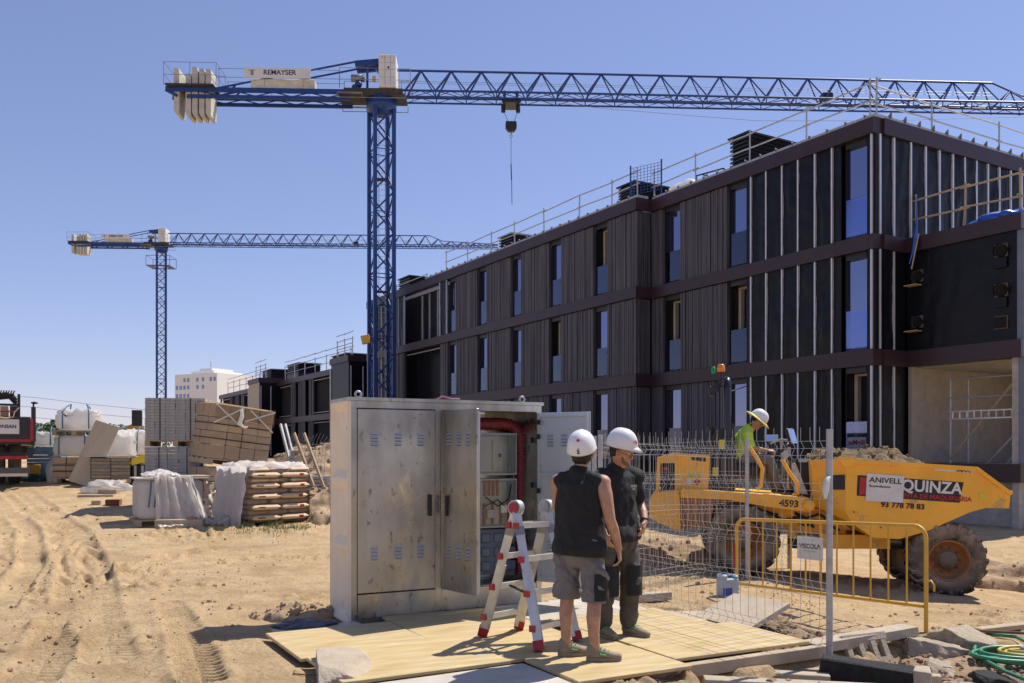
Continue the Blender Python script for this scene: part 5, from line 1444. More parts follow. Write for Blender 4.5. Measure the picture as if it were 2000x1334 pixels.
# hoses
def coil(name, label, cx, cy, z, mt, r0, turns, seed, tail=None, rad=.016):
    r = random.Random(seed); pts = []
    for k in range(int(turns*22)+1):
        a = 2*math.pi*k/22; rr2 = r0*(1+.10*math.sin(a*.37+seed)+.05*math.sin(a*1.3))
        pts.append((cx+rr2*math.cos(a)*1.25+.03*math.sin(a*.21), cy+rr2*math.sin(a)*.75, z+.010+.011*(k/22)+.02*math.sin(a*.5+seed)))
    if tail: pts = [tuple(t) for t in tail]+pts
    o = Vector(pts[0])
    return tag(MB().path([Vector(p)-o for p in pts], rad, 8).build(name, mt, loc=o), label, 'hose')
m_hg = mat('green_hose', (.05, .26, .13), .4, var=.15); m_hy = mat('yellow_hose', (.50, .40, .10), .4); m_hl = mat('lilac_grey_hose', (.30, .29, .38), .4)
hc = G(1985, 1285, -.10)
tl = [G(1883, 1222, -.1), G(1915, 1232, -.1), G(1950, 1240, -.09), G(1985, 1244, -.08)]
coil('garden_hose', 'green hose coiled on the ground at the right edge', hc.x, hc.y, -.12, m_hg, .26, 5.2, 1, tl)
coil('garden_hose', 'yellow hose coiled inside the green one', hc.x+.10, hc.y-.02, -.07, m_hy, .17, 3.2, 2, None, .015)
coil('garden_hose', 'lilac grey hose coiled on top at the right edge', hc.x+.20, hc.y-.04, -.03, m_hl, .12, 2.6, 3, None, .016)
pts = [G(u, v, -.1) for u, v in ((1935, 1250), (1908, 1252), (1903, 1268), (1925, 1290), (1965, 1312), (2010, 1330))]
tag(MB().path([p-pts[0] for p in resample(pts, .05)], .016, 8).build('garden_hose', m_hg, loc=pts[0]), 'loose green hose loop trailing to the bottom right', 'hose')
# jerrycan
jp = G(1421, 1170, -.13)
jc = thing('jerrycan', 'pale blue plastic jerrycan standing behind the tilted slab', 'jerrycan', (jp.x, jp.y, zt(jp.x, jp.y)-.01), R(20))
m_jer = mat('bluish_plastic', (.36, .44, .54), .35, var=.15, scale=6, wear=((.55, .56, .56), .6, 4.0))
MB().rbox(-.115, .115, -.085, .085, 0, .24, .03, None, 3).build('body', m_jer, jc)
MB().rbox(-.112, -.04, -.075, .075, .235, .285, .015).rbox(.05, .112, -.075, .075, .235, .275, .015).box(-.05, .06, -.02, .02, .262, .282).build('handle', m_jer, jc)
MB().lathe([(.026, .235), (.026, .295), (0, .295)], 12, Matrix.Translation((.0, .05, 0))).build('cap', bpy.data.materials['blue_print'], jc)
MB().box(-.1152, .02, -.0865, -.0855, .04, .13).build('label', bpy.data.materials['blue_print'], jc)
tag(MB().tube((0, 0, 0), (0, 0, .16), .055, 12).build('cable_bundle', bpy.data.materials['grey_enclosure'], loc=(*G(1237, 1105, -.1).xy, -.2), rot=(R(8), R(70), 0)), 'grey rolled tube lying by the fence beside the worker', 'tube')
pb = MB(); lp = G(595, 1226, .02)
tag(lump('plastic_bag', None, None, (lp.x, lp.y, .03), (.26, .10, .06), mat('grey_plastic_film', (.10, .10, .115), .3, var=.4, scale=10), 6, .4, amp=.4), 'crumpled dark plastic bag beside the cabinet corner', 'bag')
wr = [G(576, 1309, .01), G(574, 1316, .012), G(600, 1318, .01), G(625, 1318, .01)]
tag(MB().path([p-wr[0] for p in wr], .006, 5).build('steel_wire', m_rust, loc=wr[0]), 'short bent rusty wire on the sand near concrete block', 'wire')

# ------------------------------------------------------------------ mesh fence panels
m_wire = mat('dull_wire', (.50, .49, .46), .55, .4, var=.2, scale=9)
def fence(label, p0, p1, z0, post_first=True, post_last=True, H=1.93, lean=0.0):
    p0, p1 = Vector((*p0[:2], 0)), Vector((*p1[:2], 0)); L = (p1-p0).length; ang = math.atan2((p1-p0).y, (p1-p0).x)
    z1 = z0[1] if isinstance(z0, tuple) else z0; za = z0[0] if isinstance(z0, tuple) else z0
    t = thing('mesh_fence', label, 'fence', (p0.x, p0.y, za), ang, 'temporary wire mesh fence panels')
    sl_ = (z1-za)/L
    for x, ok in ((0, post_first), (L, post_last)):
        if ok: MB().tube((x, 0, sl_*x+.0), (x, lean, sl_*x+H), .027, 10).build('post', m_galv, t)
    mb = MB(); r = random.Random(int(p0.x*100))
    ks = (.22, .62, 1.02, 1.42, 1.78)                                # V folds
    n = int(L/.10)
    def yof(z): 
        for k in ks:
            if abs(z-k) < .06: return -.04*(1-abs(z-k)/.06)
        return 0
    zs = sorted(set([.08, H+.02]+[k+d for k in ks for d in (-.06, 0, .06)]))
    for i in range(1, n):
        x = L*i/n+r.uniform(-.006, .006)
        mb.path([(x, yof(z), z+sl_*x) for z in zs], .0021, 4, cap=False)
    for z in sorted(list(ks)+[k+.06 for k in ks]+[k-.06 for k in ks]+[.08]):
        if z > H: continue
        mb.path([(x, yof(z)+.006+.01*math.sin(x*2+z*5), z+sl_*x+.006*math.sin(x*3.1+z*9)) for x in np.linspace(.02, L-.02, 14)], .0026, 4, cap=False)
    mb.build('wire_mesh', m_wire, t, kind='stuff')
    return t
B1 = (1.02, 10.35)
fence('mesh fence panel nearest the camera ending at the tall post', (PA.x, PA.y), (.93, 10.15), (-.12, -.12), True, True)
Bp = G(1541, 1118, -.26); fence('mesh fence panel running back to the post behind the barrier', B1, (Bp.x, Bp.y), (-.10, -.22))
Cp = G(1459, 1140, -.16); fence('mesh fence panel standing behind with its post on a concrete foot', (Cp.x, Cp.y), (.25, 13.3), (-.12, -.15), lean=.02)
foot('concrete foot of the fence post behind the jerrycan', Cp.x+.16, Cp.y-.12, -18, -.24)
tie = PA+Vector((0, -.03, 0))
tag(MB().path([(0, 0, 0), (-.03, -.03, -.01), (-.045, -.04, -.10), (-.05, -.045, -.17)], [.012, .022, .026, .012], 6).build('cloth_tie', m_white, loc=(tie.x-.01, tie.y, EYE+(HY-932)/FPX*tie.y)), 'white cloth strip tied round the near fence post', 'cloth')
# ------------------------------------------------------------------ yellow pedestrian barrier
b0 = Vector((2.72, 10.85, 0)); b1 = Vector((4.03, 8.72, 0))
bl = (b1-b0).length; ba = math.atan2((b1-b0).y, (b1-b0).x)
brr = thing('pedestrian_barrier', 'yellow steel pedestrian barrier standing before the dumper', 'barrier', (b0.x, b0.y, -.26), ba)
zl, zr_ = .02, .10
BH = 1.08
arc = [(0, 0, zl-.02), (0, 0, BH-.12)]+[(.12*(1-math.cos(a)), 0, BH-.12+.12*math.sin(a)) for a in np.linspace(.3, 1.57, 5)]
arc += [(bl-x, 0, z_+(zr_-zl if z_ > .5 else 0)) for x, _, z_ in arc[::-1]]
MB().path(arc, .021, 10).build('frame', m_yelb, brr)
MB().tube((.02, 0, .30), (bl-.02, 0, .38), .019, 8).build('lower_rail', m_yelb, brr)
nb = 12
for k in range(1, nb):
    x = bl*k/nb; MB().tube((x, 0, .30+.08*x/bl), (x, 0, BH+(zr_-zl)*x/bl-.005), .0095, 7).build('bar', m_yelb, brr)
MB().box(-.024, .0, -.024, -.018, .48, .78).build('red_reflector', m_red, brr)
MB().path([(bl, 0, .62), (bl+.05, 0, .64), (bl+.085, 0, .60), (bl+.085, 0, .54)], .010, 7).build('hook', m_yelb, brr)
MB().box(bl-.2, bl+.2, -.03, .03, 0, .02).build('foot_plate', m_yelb, brr)
sgn = MB().box(.95, 1.30, -.032, -.027, .70, .95).build('sign_board', m_white, brr)
text('lettering', 'VISCOLA', .072, m_pblack, sgn, frame((1.125, -.034, .845), (1, 0, .03), (0, 0, 1)), .0008, bold=.0012)
MB().box(1.04, 1.21, -.0335, -.0325, .79, .796).build('fine_line', m_steel, sgn)

# ------------------------------------------------------------------ ladder
lx, ly = AB(1.02, 1.42).xy
lad = thing('folding_ladder', 'aluminium folding ladder with red caps standing open before the cabinet', 'ladder', (0, 0, .075), 0)
def gl(u, v, z=.075): p = G(u, v, z); return Vector((p.x, p.y, 0))
# four feet and two hinge heads, from the photograph
fA, fB = gl(942, 1240), gl(1013, 1226); fC, fD = gl(1053, 1270), gl(1128, 1250)      # left pair back to front? see rungs
hA = P(1008, 992, (fA.y+fC.y)/2); hB = P(1068, 990, (fB.y+fD.y)/2)
hA.z -= .075; hB.z -= .075
def rail(a, b, nm='rail'):
    MB().bar(a, b, .070, .065, (0, 1, 0)).build(nm, m_alu, lad)
for f_, h_ in ((fA, hA), (fC, hA), (fB, hB), (fD, hB)):
    d = (h_-f_); top = f_+d*.97
    rail(f_+d*.06, top)
    inn = (hB-hA).normalized()*.05*(1 if h_ is hA else -1)
    MB().bar(f_+d*.03+inn, f_+d*.55+inn, .035, .065, (0, 1, 0)).build('inner_rail', m_alu, lad)
    c = MB().bar(f_, f_+d*.065, .084, .080, (0, 1, 0)); c.build('foot_cap', m_red, lad)
    MB().bar(f_+d*.80, f_+d*.86, .078, .074, (0, 1, 0)).build('collar', m_steel, lad)
for h_, mt in ((hA, m_red), (hB, m_steel)):
    ax = (hB-hA).normalized()
    a_ = h_-ax*.03; b_ = h_+ax*.03
    hg = MB().tube(a_, b_, .065, 18); o = hg.build('hinge', m_galv, lad)
    MB().tube(a_-ax*.012, a_, .048, 14).tube(b_, b_+ax*.01, .045, 14).build('hinge_knob', mt, o)
for fa, fb, ha, hb in ((fA, fB, hA, hB), (fC, fD, hA, hB)):
    for k, t_ in enumerate((.87, .63, .39, .15)):
        a_, b_ = fa.lerp(ha, t_), fb.lerp(hb, t_)
        MB().bar(a_, b_, .035, .045).build('rung', m_alu, lad)
        for e_ in (a_,): 
            q_ = (b_-a_).normalized()*.03
            MB().bar(e_-q_*1.75, e_-q_*1.0, .05, .05).build('rung_cap', m_red, lad)
s0, s1 = fA.lerp(hA, .40)+Vector((.12, 0, 0)), fC.lerp(hA, .38)
MB().bar(s0, s1, .025, .012).build('spreader_strap', m_black_p, lad)
# ------------------------------------------------------------------ stacked materials at the left
def LP(u, v):                        # photo foot point -> ground at the left, where the site climbs
    Y = float(np.interp(v, [930, 943, 985, 1030, 1060], [24.5, 22.5, 19.0, 16.5, 14.9]))
    p = P(u, v, Y); return Vector((p.x, p.y, zg(p.x, p.y)))
def pallet(t, w, d, z, mt=None):
    mb = MB(); n = 5
    for k in range(n):
        y = -d/2+.05+(d-.1)*k/(n-1); mb.box(-w/2, w/2, y-.05, y+.05, z+.10, z+.125)
    for x in (-w/2+.05, 0, w/2-.05): mb.box(x-.05, x+.05, -d/2, d/2, z+.02, z+.10); mb.box(x-.05, x+.05, -d/2, d/2, z, z+.02)
    return mb.build('pallet', mt or m_wood, t)
def paver_stack(label, loc, rz, nx, ny, nz, bw, bd, bh, pal=True):
    t = thing('paver_pallet', label, 'paving blocks', loc, R(rz), 'pallets of grey paving blocks')
    w, d = nx*bw, ny*bd; z0 = .13 if pal else 0
    if pal: pallet(t, w, d, 0)
    r = random.Random(int(w*100+nz)); mb = MB().box(-bw/2+.003, bw/2-.003, -bd/2+.003, bd/2-.003, 0, bh-.005)
    me = mb.mesh('paving_block', m_grey)
    for k in range(nz):
        for i in range(nx):
            for j in range(ny):
                if 0 < i < nx-1 and 0 < j < ny-1 and k < nz-1: continue
                link_mesh('paving_block', me, t, (-w/2+bw*(i+.5)+r.uniform(-.005, .005), -d/2+bd*(j+.5)+r.uniform(-.005, .005), z0+k*bh))
    st = MB()
    for x in (-w/4, w/4): st.box(x-.01, x+.01, -d/2-.006, -d/2-.003, z0, z0+nz*bh)
    st.build('strap', m_strap, t)
    return t
p = LP(345, 985)
b_ = paver_stack('strapped pallet of grey paving blocks beneath the other grey pallet', p, 12, 5, 3, 17, .22, .32, .065)
top = Vector((p.x, p.y, p.z+.13+17*.065)); MB().box(-.6, .6, -.48, .48, 1.237, 1.245).build('top_sheet', m_plastic, b_)
paver_stack('topmost strapped pallet of grey paving blocks against the sky', top+Vector((.08, 0, .02)), 9, 6, 3, 14, .20, .34, .062)
small = LP(312, 994)
paver_stack('small loose stack of grey blocks on a brown pallet in front of the tall stack', LP(315, 998), 16, 2, 2, 5, .24, .22, .08)
# cartons
m_film = glassy('stretch_film', (.92, .91, .89), 1.2, .25, 1.45)
def carton_stack(label, loc, rot, nx, ny, nz, bw, bd, bh, gap=.006, grp='strapped pallets of brown cartons'):
    t = thing('carton_pallet', label, 'cartons', loc, 0, grp); t.rotation_euler = rot
    w, d = nx*bw, ny*bd; pallet(t, w, d, 0)
    mb = MB().rbox(-bw/2+gap, bw/2-gap, -bd/2+gap, bd/2-gap, 0, bh-.008, .008)
    me = mb.mesh('carton', m_card); r = random.Random(nz*7)
    for k in range(nz):
        for i in range(nx):
            for j in range(ny):
                link_mesh('carton', me, t, (-w/2+bw*(i+.5)+r.uniform(-.006, .006), -d/2+bd*(j+.5)+r.uniform(-.006, .006), .13+k*bh), (0, 0, r.uniform(-.008, .008)))
    H_ = .13+nz*bh
    for z in (H_*.42, H_*.66):
        s = MB(); e = .012
        s.box(-w/2-e, w/2+e, -d/2-e, -d/2-e+.004, z, z+.022).box(-w/2-e, -w/2-e+.004, -d/2-e, d/2+e, z+.002, z+.020).box(w/2+e-.004, w/2+e, -d/2-e, d/2+e, z+.002, z+.02)
        s.build('strap', m_strap, t)
    return t, w, d, H_
base = LP(418, 1000)+Vector((0, .7, 0))
c1, w1, d1_, H1 = carton_stack('lower strapped pallet of cartons, half hidden by cement bags', base, (R(1), R(2), R(46)), 4, 4, 4, .34, .25, .195)
c2, w2, d2_, H2 = carton_stack('film wrapped pallet of brown cartons tilted on top of another', base+Vector((.02, 0, H1+.03)), (R(4), R(6), R(47)), 4, 4, 4, .34, .25, .28)
MB().add([(-w2/2-.02, -d2_/2-.02, H2+.01), (w2/2+.02, -d2_/2-.02, H2+.01), (w2/2+.02, d2_/2+.02, H2+.01), (-w2/2-.02, d2_/2+.02, H2+.01), (-w2/2-.022, -d2_/2-.022, H2-.30), (w2/2+.022, -d2_/2-.022, H2-.34)], [(0, 1, 2, 3), (4, 5, 1, 0)]).build('film', m_film, c2)
fl = MB()
for a, b in (((-w2/2, H2-.02), (-.1, H2-.40)), ((-w2/2, H2-.40), (-.05, H2-.02)), ((.1, H2-.05), (w2/2, H2-.45)), ((w2/2, H2-.02), (0, H2-.3))):
    fl.bar((a[0], -d2_/2-.026, a[1]), (b[0], -d2_/2-.026, b[1]), .004, .03)
fl.build('film_twist', m_plastic, c2)
MB().path([(-.12, -d2_/2-.04, H2-.05), (-.10, -d2_/2-.06, H2-.2), (-.14, -d2_/2-.05, H2-.36), (-.02, -d2_/2-.08, H2-.42), (.06, -d2_/2-.06, H2-.40)], [.03, .045, .05, .025, .01], 7).build('torn_film', m_plastic, c2)
# cement bags
p = LP(500, 1030)+Vector((0, .55, 0))
cb = thing('cement_bag_pallet', 'pallet of stacked kraft cement bags under a white plastic hood', 'cement bags', p, R(46))
bag = MB()
ez = lambda q: .5-.5*math.cos(math.pi*q)
bag.grid(11, 9, lambda u, v: ((ez(u)-.5)*.58, (ez(v)-.5)*.41, .055+.05*(1-abs(2*ez(u)-1)**14)*(1-abs(2*ez(v)-1)**14)))
bag.grid(11, 9, lambda u, v: ((.5-ez(u))*.58, (ez(v)-.5)*.41, .055-.05*(1-abs(2*ez(u)-1)**14)*(1-abs(2*ez(v)-1)**14)))
bme = bag.mesh('cement_bag', m_paper)
pm = MB().box(.06, .15, -.2085, -.2065, .03, .08).mesh('bag_print', m_pred)
pmk = MB().box(-.2, -.06, -.2085, -.2065, .045, .065).mesh('bag_print', m_pblack)
r = random.Random(2); NZ = 10
pallet(cb, 1.25, 1.0, 0)
for k in range(NZ):
    nx = 2
    for i in range(3 if k % 2 else 2):
        for j in range(3 if not k % 2 else 2):
            if k % 2: x, y, a = -.42+.42*i, -.26+.52*j, 1.5708
            else: x, y, a = -.30+.6*i, -.41+.41*j, 0
            if 0 < j < (2 if not k % 2 else 9) and k < NZ-1 and 0 < i < 2: continue
            o = link_mesh('cement_bag', bme, cb, (x+r.uniform(-.02, .02), y+r.uniform(-.02, .02), .13+k*.098), (0, 0, a+r.uniform(-.04, .04)))
            if not k % 2 and j == 0:
                link_mesh('bag_print', pm if i else pmk, o, (.02, 0, 0)); 
zt0 = .13+NZ*.098
def sheet(name, mt, par, fn, nx=24, ny=20): return MB().grid(nx, ny, fn).build(name, mt, par)
def wob(x, y, s, a=.03): return float(fbm(np.array([x*3+s]), np.array([y*3-s]), 3, s)[0])*a*2
def hood(u, v):
    x, y = (u-.5)*1.50, (v-.5)*1.26
    d = max(abs(x)-.60, abs(y)-.50, 0)
    return (max(-.64, min(.64, x))+wob(u*2, v*2, 3, .02), max(-.535, min(.535, y))+wob(v*2, u*2, 5, .02), zt0+.05-d*1.5+wob(u*3, v*3, 7, .06)+.05*math.exp(-((u-.35)/.12)**2))
sheet('plastic_hood', m_plastic, cb, hood, 30, 26)
MB().rbox(-.66, .665, -.555, .55, .10, zt0-.02, .05, None, 2, .012).build('clear_film', m_film, cb)
m_haze = glassy('milky_film', (.55, .55, .54), 1.0, .5, 1.5)
def side(u, v): return (-.68-.05*wob(u*4, v*4, 2, 1)-.02, -.56+u*1.1, .08+v*(zt0-.06))
sheet('side_film', m_plastic, cb, lambda u, v: (-.68-.10*(1-v)-wob(u*4, v*3, 2, .03), -.54+u*1.1, .02+v*(zt0)), 20, 16)
# bulk bags, helper
def bulk(label, loc, rz, sx, sy, sz, seed, mt=None, sag=.12, straps=True, group='white woven bulk bags', stripe=False):
    t = thing('bulk_bag', label, 'bulk bag', loc, R(rz), group)
    nx = 28; b = MB(); b.ball((0, 0, 0), 1, nx, 18)
    out = []
    for x, y, z in b.v:
        q = lambda c: math.copysign(abs(c)**.42, c)
        m_ = max(abs(x), abs(y), 1e-6); k = math.hypot(x, y)/m_ if m_ > 1e-5 else 1
        kx = 1+(k-1)*.75
        w_ = 1+wob(x*2+y, z*2+seed, seed, .07)
        X_, Y_ = x*kx*sx/2*w_/max(.35, (1-z*z)**.5)**.78, y*kx*sy/2*w_/max(.35, (1-z*z)**.5)**.78
        Z_ = sz/2*(1+q(z))+(wob(X_*3, Y_*3, seed+3, sag) if z > .3 else 0)
        out.append((X_, Y_, max(0, Z_)))
    b.v = out; b.build('sack', mt or m_plastic, t)
    if straps:
        m_sb = bpy.data.materials.get('blue_strap') or mat('blue_strap', (.08, .16, .26), .7)
        for x in (-sx*.30, sx*.30):
            MB().path([(x, -sy/2-.015, .03), (x, -sy/2-.02, sz*.5), (x, -sy/2-.0, sz*.93), (x*.8, -sy*.3, sz+.10), (x*.6, -sy*.1, sz+.16), (x*.8, sy*.1, sz+.05)], .018, 5).build('lifting_loop', m_sb, t)
    if stripe: MB().box(-sx/2-.012, -sx/2+.004, -sy*.3, sy*.05, sz*.2, sz*.75).build('red_print', m_pred, t)
    return t
# stack with two bags over cartons near the leaning board
p = LP(150, 941)
cst, w_, d_, H_ = carton_stack('small pallet of pale cartons under two white bulk bags', p, (0, 0, R(14)), 3, 3, 3, .30, .30, .17, grp='strapped pallets of brown cartons')
q1 = p+Vector((0, 0, H_+.01)); pl_ = thing('loose_pallet', 'wooden pallet between the two stacked white bulk bags', 'pallet', q1+Vector((.04, 0, .53)), R(12)); pallet(pl_, 1.0, .9, 0)
bulk('lower white bulk bag with blue straps stacked on pale cartons', q1, 12, 1.0, .9, .52, 5, sag=.02)
bulk('upper white bulk bag with loops tied on top of the stack', q1+Vector((.08, 0, .66)), 14, 1.0, .9, .50, 7, sag=.07, stripe=True)
bulk('white bulk bag on blue crate beside the truck', P(93, 873, 23.4), 8, .66, .7, .36, 9, sag=.06)
p = P(93, 873, 23.4); zb_ = zg(p.x, p.y)
bcr = thing('blue_crate', 'stack of pale blue corrugated sheets under a white bulk bag', 'crate', (p.x, p.y, zb_), R(8))
m_bcr = mat('pale_blue_sheet', (.20, .36, .52), .5, var=.2, scale=2)
nn = 9; hh_ = (p.z-zb_-.02)/nn
for k in range(nn): MB().box(-.36, .36, -.40, .40, k*hh_+.006, (k+1)*hh_-.004).build('sheet', m_bcr, bcr)
tag(MB().rbox(-.15, .15, -.03, .03, 0, .24, .01).build('yellow_box', m_yelb, loc=(p.x-.05, p.y-.55, zb_+.18), rot=(0, 0, R(6))), 'yellow ribbed box standing before the blue sheets', 'box')
lump('tarpaulin', 'dark green tarpaulin heap on the ground beside the truck', 'tarpaulin', (p.x+.02, p.y-.62, zb_+.05), (.33, .2, .14), mat('dark_green_tarp', (.02, .05, .04), .5, var=.4, scale=6), 11, 0, amp=.4)
tag(lump('sand_sack', None, None, (*LP(108, 943).xy, LP(108, 943).z+.28), (.22, .2, .40), m_plastic, 3, .2, amp=.2), 'slumped white sack beside the pale cartons', 'sack')
# leaning board
p = LP(172, 944); q = p+Vector((0, -.35, 0))
bo = MB().rbox(-.30, .30, -.012, .012, 0, 1.65, .003)
tag(bo.build('plywood_board', mat('pale_plywood', (.50, .40, .27), .8, var=.1, scale=3, stretch=(4, 4, .6), wear=((.2, .15, .1), .12, 2.0)), loc=(q.x-.02, q.y, q.z-.02), rot=(R(-14), R(19), R(8))), 'pale plywood sheet leaning against the bulk bags', 'board')
# grey wrapped pallet
p = LP(222, 944)+Vector((0, .1, 0))
gp = thing('wrapped_pallet', 'pallet of sacks wrapped in hazy plastic beside the leaning board', 'wrapped pallet', p, R(8))
pallet(gp, .95, .8, 0)
for k in range(6): 
    for j in range(2): MB().rbox(-.46+.46*j, -.01+.46*j, -.39, .39, .13+k*.085, .212+k*.085, .025, None, 2).build('sack', m_grey if (k+j) % 2 else m_paper, gp)
MB().rbox(-.48, .48, -.41, .41, .12, .66, .03, None, 2).build('film', m_film, gp)
MB().box(-.58, .62, -.5, .4, .665, .69).build('cover_board', m_plyg, gp)
bg_ = lump('bin_bag', 'black rubbish bag beside the wrapped pallet', 'bag', (*LP(190, 946).xy, LP(190, 946).z+.26), (.13, .15, .30), mat('black_polythene', (.012, .014, .02), .25, var=.3), 5, 0, amp=.2)
lump('plastic_sheet', 'crumpled white plastic sheet on the ground before the wrapped pallet', 'plastic sheet', (*LP(212, 962).xy, LP(212, 962).z+.10), (.48, .25, .17), m_plastic, 12, .1, n=40, m=24, amp=.45)
bulk('large white bulk bag slumped behind the leaning board', P(222, 899, 24.5), 20, 1.1, 1.0, .7, 21, sag=.14, straps=False)
bulk('white bulk bag behind, left of the grey block pallets', P(262, 888, 25.5), -10, 1.4, 1.0, .62, 22, sag=.13)
for k, (u, v, y) in enumerate(((222, 899, 24.5), (262, 888, 25.5))):
    z_ = zg(*P(u, v, y).xy); h_ = P(u, v, y).z-z_
    tt = thing('timber_crib', ('timber crib under the slumped bulk bag', 'timber crib under the bulk bag near the grey blocks')[k], 'crib', (*P(u, v, y).xy, z_), .2); n_ = max(1, int(h_/.12))
    for i in range(n_):
        for s in (-.4, .4): (MB().box(-.5, .5, s-.05, s+.05, i*h_/n_, (i+1)*h_/n_-.002) if i % 2 == 0 else MB().box(s-.05, s+.05, -.5, .5, i*h_/n_, (i+1)*h_/n_-.002)).build('timber', m_wood, tt)
# yellow machine between the pallets
p = LP(268, 950)+Vector((0, .6, 0))
ym = thing('compactor', 'yellow and black plate compactor half hidden between the pallets', 'machine', p, R(10))
m_yc = mat('bright_yellow_paint', (.70, .52, .02), .4)
MB().prism([(-.36, .56), (-.30, .68), (-.10, .76), (.40, .80), (.40, .62), (-.1, .56), (-.3, .50)], -.25, .25).build('cover', m_yc, ym)
MB().rbox(-.28, .36, -.22, .22, .08, .52, .04).tube((-.28, -.2, .05), (-.28, -.2, .55), .04).build('engine', m_black_p, ym)
MB().tube((-.22, -.26, .1), (-.22, -.26, .5), .035, 8).tube((-.05, -.26, .1), (-.05, -.26, .5), .035, 8).build('damper', m_galv, ym)
MB().box(-.42, .42, -.28, .28, 0, .07).build('base_plate', m_black_p, ym)
# covered sack with draped sheet, in front
p = LP(305, 1028)+Vector((0, .55, 0))
ds = thing('covered_sack', 'bulk bag on a pallet draped with a trailing white plastic sheet', 'bulk bag', p, R(30))
pallet(ds, 1.25, 1.0, 0)
bx_ = MB().rbox(-.58, .58, -.46, .46, .13, .86, .10, None, 3); bx_.build('sack', m_plastic, ds)
MB().rbox(-.62, .66, -.50, .48, .87, .90, .006).build('cover_board', m_plyg, ds)
MB().rbox(-.2, .7, -.46, .3, .905, .93, .006).build('cover_board', m_wood, ds)
def drape(u, v):                        # falls over the front edge and spreads on the sand
    x = -.34+u*(.52+.75*v)+.05*math.sin(u*9+v*2)
    t_ = v*1.75
    f = .035*math.sin(u*24+v*3)*min(1, v*2)+.02*math.sin(u*41)
    if t_ < .4: y, z = -.15-t_*.95, .935+.02*math.sin(u*6)
    elif t_ < 1.2: y, z = -.53-f-.10*(t_-.4), .935-(t_-.4)*1.10
    else: y, z = -.62-(t_-1.2)*.75-f, .07*math.exp(-(t_-1.2)*6)+.035+.05*abs(math.sin(u*17+v*9))*(1.75-t_)
    return (x, y+wob(u*3, v*3, 4, .03), max(.012, z+wob(u*4, v*4, 9, .03)))
sheet('draped_sheet', m_plastic, ds, drape, 60, 60)
MB().grid(24, 24, lambda u, v: (-.45+u*.6, -.48+v*.7, .945+.10*math.exp(-((u-.5)**2+(v-.5)**2)*6)+wob(u*4, v*4, 15, .03))).build('bunched_sheet', m_plastic, ds)
for x in (-.36, -.26): MB().path([(x, -.47, .85), (x-.02, -.50, .6), (x-.05, -.49, .35)], .016, 5).build('lifting_loop', bpy.data.materials['blue_strap'], ds)
p2 = LP(395, 1015)
m_bpl = mat('brownish_film', (.50, .40, .32), .5, var=.2, scale=4)
hb_ = thing('torn_sack', 'torn white sack with a brown sheet slumped by the draped bulk bag', 'sack', p2, R(10))
MB().grid(26, 26, lambda u, v: ((u-.5)*(.55+.3*(1-v)), -.12-.25*(1-v)*(1-v)+.12*math.sin(u*7)*v+wob(u*4, v*4, 31, .06), .02+v*.78-.18*abs(u-.45)*v)).build('sheet', m_bpl, hb_)
MB().rbox(-.30, .30, -.08, .35, 0, .70, .12, None, 3, .03).build('sack', m_plastic, hb_)
rd = MB(); rq = random.Random(8)
for k in range(60): a = Vector((rq.uniform(-.3, .32), rq.uniform(-.55, -.36), rq.uniform(.01, .08))); rd.tube(a, a+Vector((rq.uniform(-.05, .05), rq.uniform(-.05, .05), rq.uniform(0, .03))), .006, 4)
rd.build('red_string', m_pred, hb_, kind='stuff')
for i, (u, v, w, d, h_, rz, lab, mt) in enumerate(((352, 1030, .86, .22, .16, 4, 'brown timber beam lying before the draped bulk bag', m_wood), (405, 1022, .5, .3, .05, -12, 'dark flat offcut at the foot of torn sack', m_plyg), (188, 972, .75, .16, .08, 10, 'brown timber lying left of the draped bulk bag', m_wood), (212, 966, .5, .12, .12, -14, 'short timber across the other by the sheet', m_wood), (188, 985, .18, .16, .12, 20, 'small pale wooden cube on the sand', m_wood))):
    p = LP(u, v)
    tag(MB().rbox(-w/2, w/2, -d/2, d/2, 0, h_, .008).build('timber_offcut', mt, loc=(p.x, p.y, p.z-.01), rot=(0, 0, R(rz))), lab, 'timber')
p = LP(222, 985)
bk = thing('perforated_brick', 'red perforated bricks lying on the sand by the draped bag', 'brick', p, R(6))
MB().box(-.14, .14, -.1, .1, 0, .13).build('body', mat('red_clay', (.30, .10, .055), .85), bk)
hm = MB()
for i in range(7):
    for j in range(3): hm.box(-.13+i*.038, -.108+i*.038, -.1012, -.1002, .015+j*.04, .04+j*.04)
hm.build('holes', m_dark, bk)
p = LP(445, 1028); mb = MB(); rock(mb, (0, 0, .1), .24, .6, 14, 10, 77, .12)
tag(mb.build('rubble', m_conc, loc=p), 'lump of concrete with dry grass before the cement bags', 'rubble')
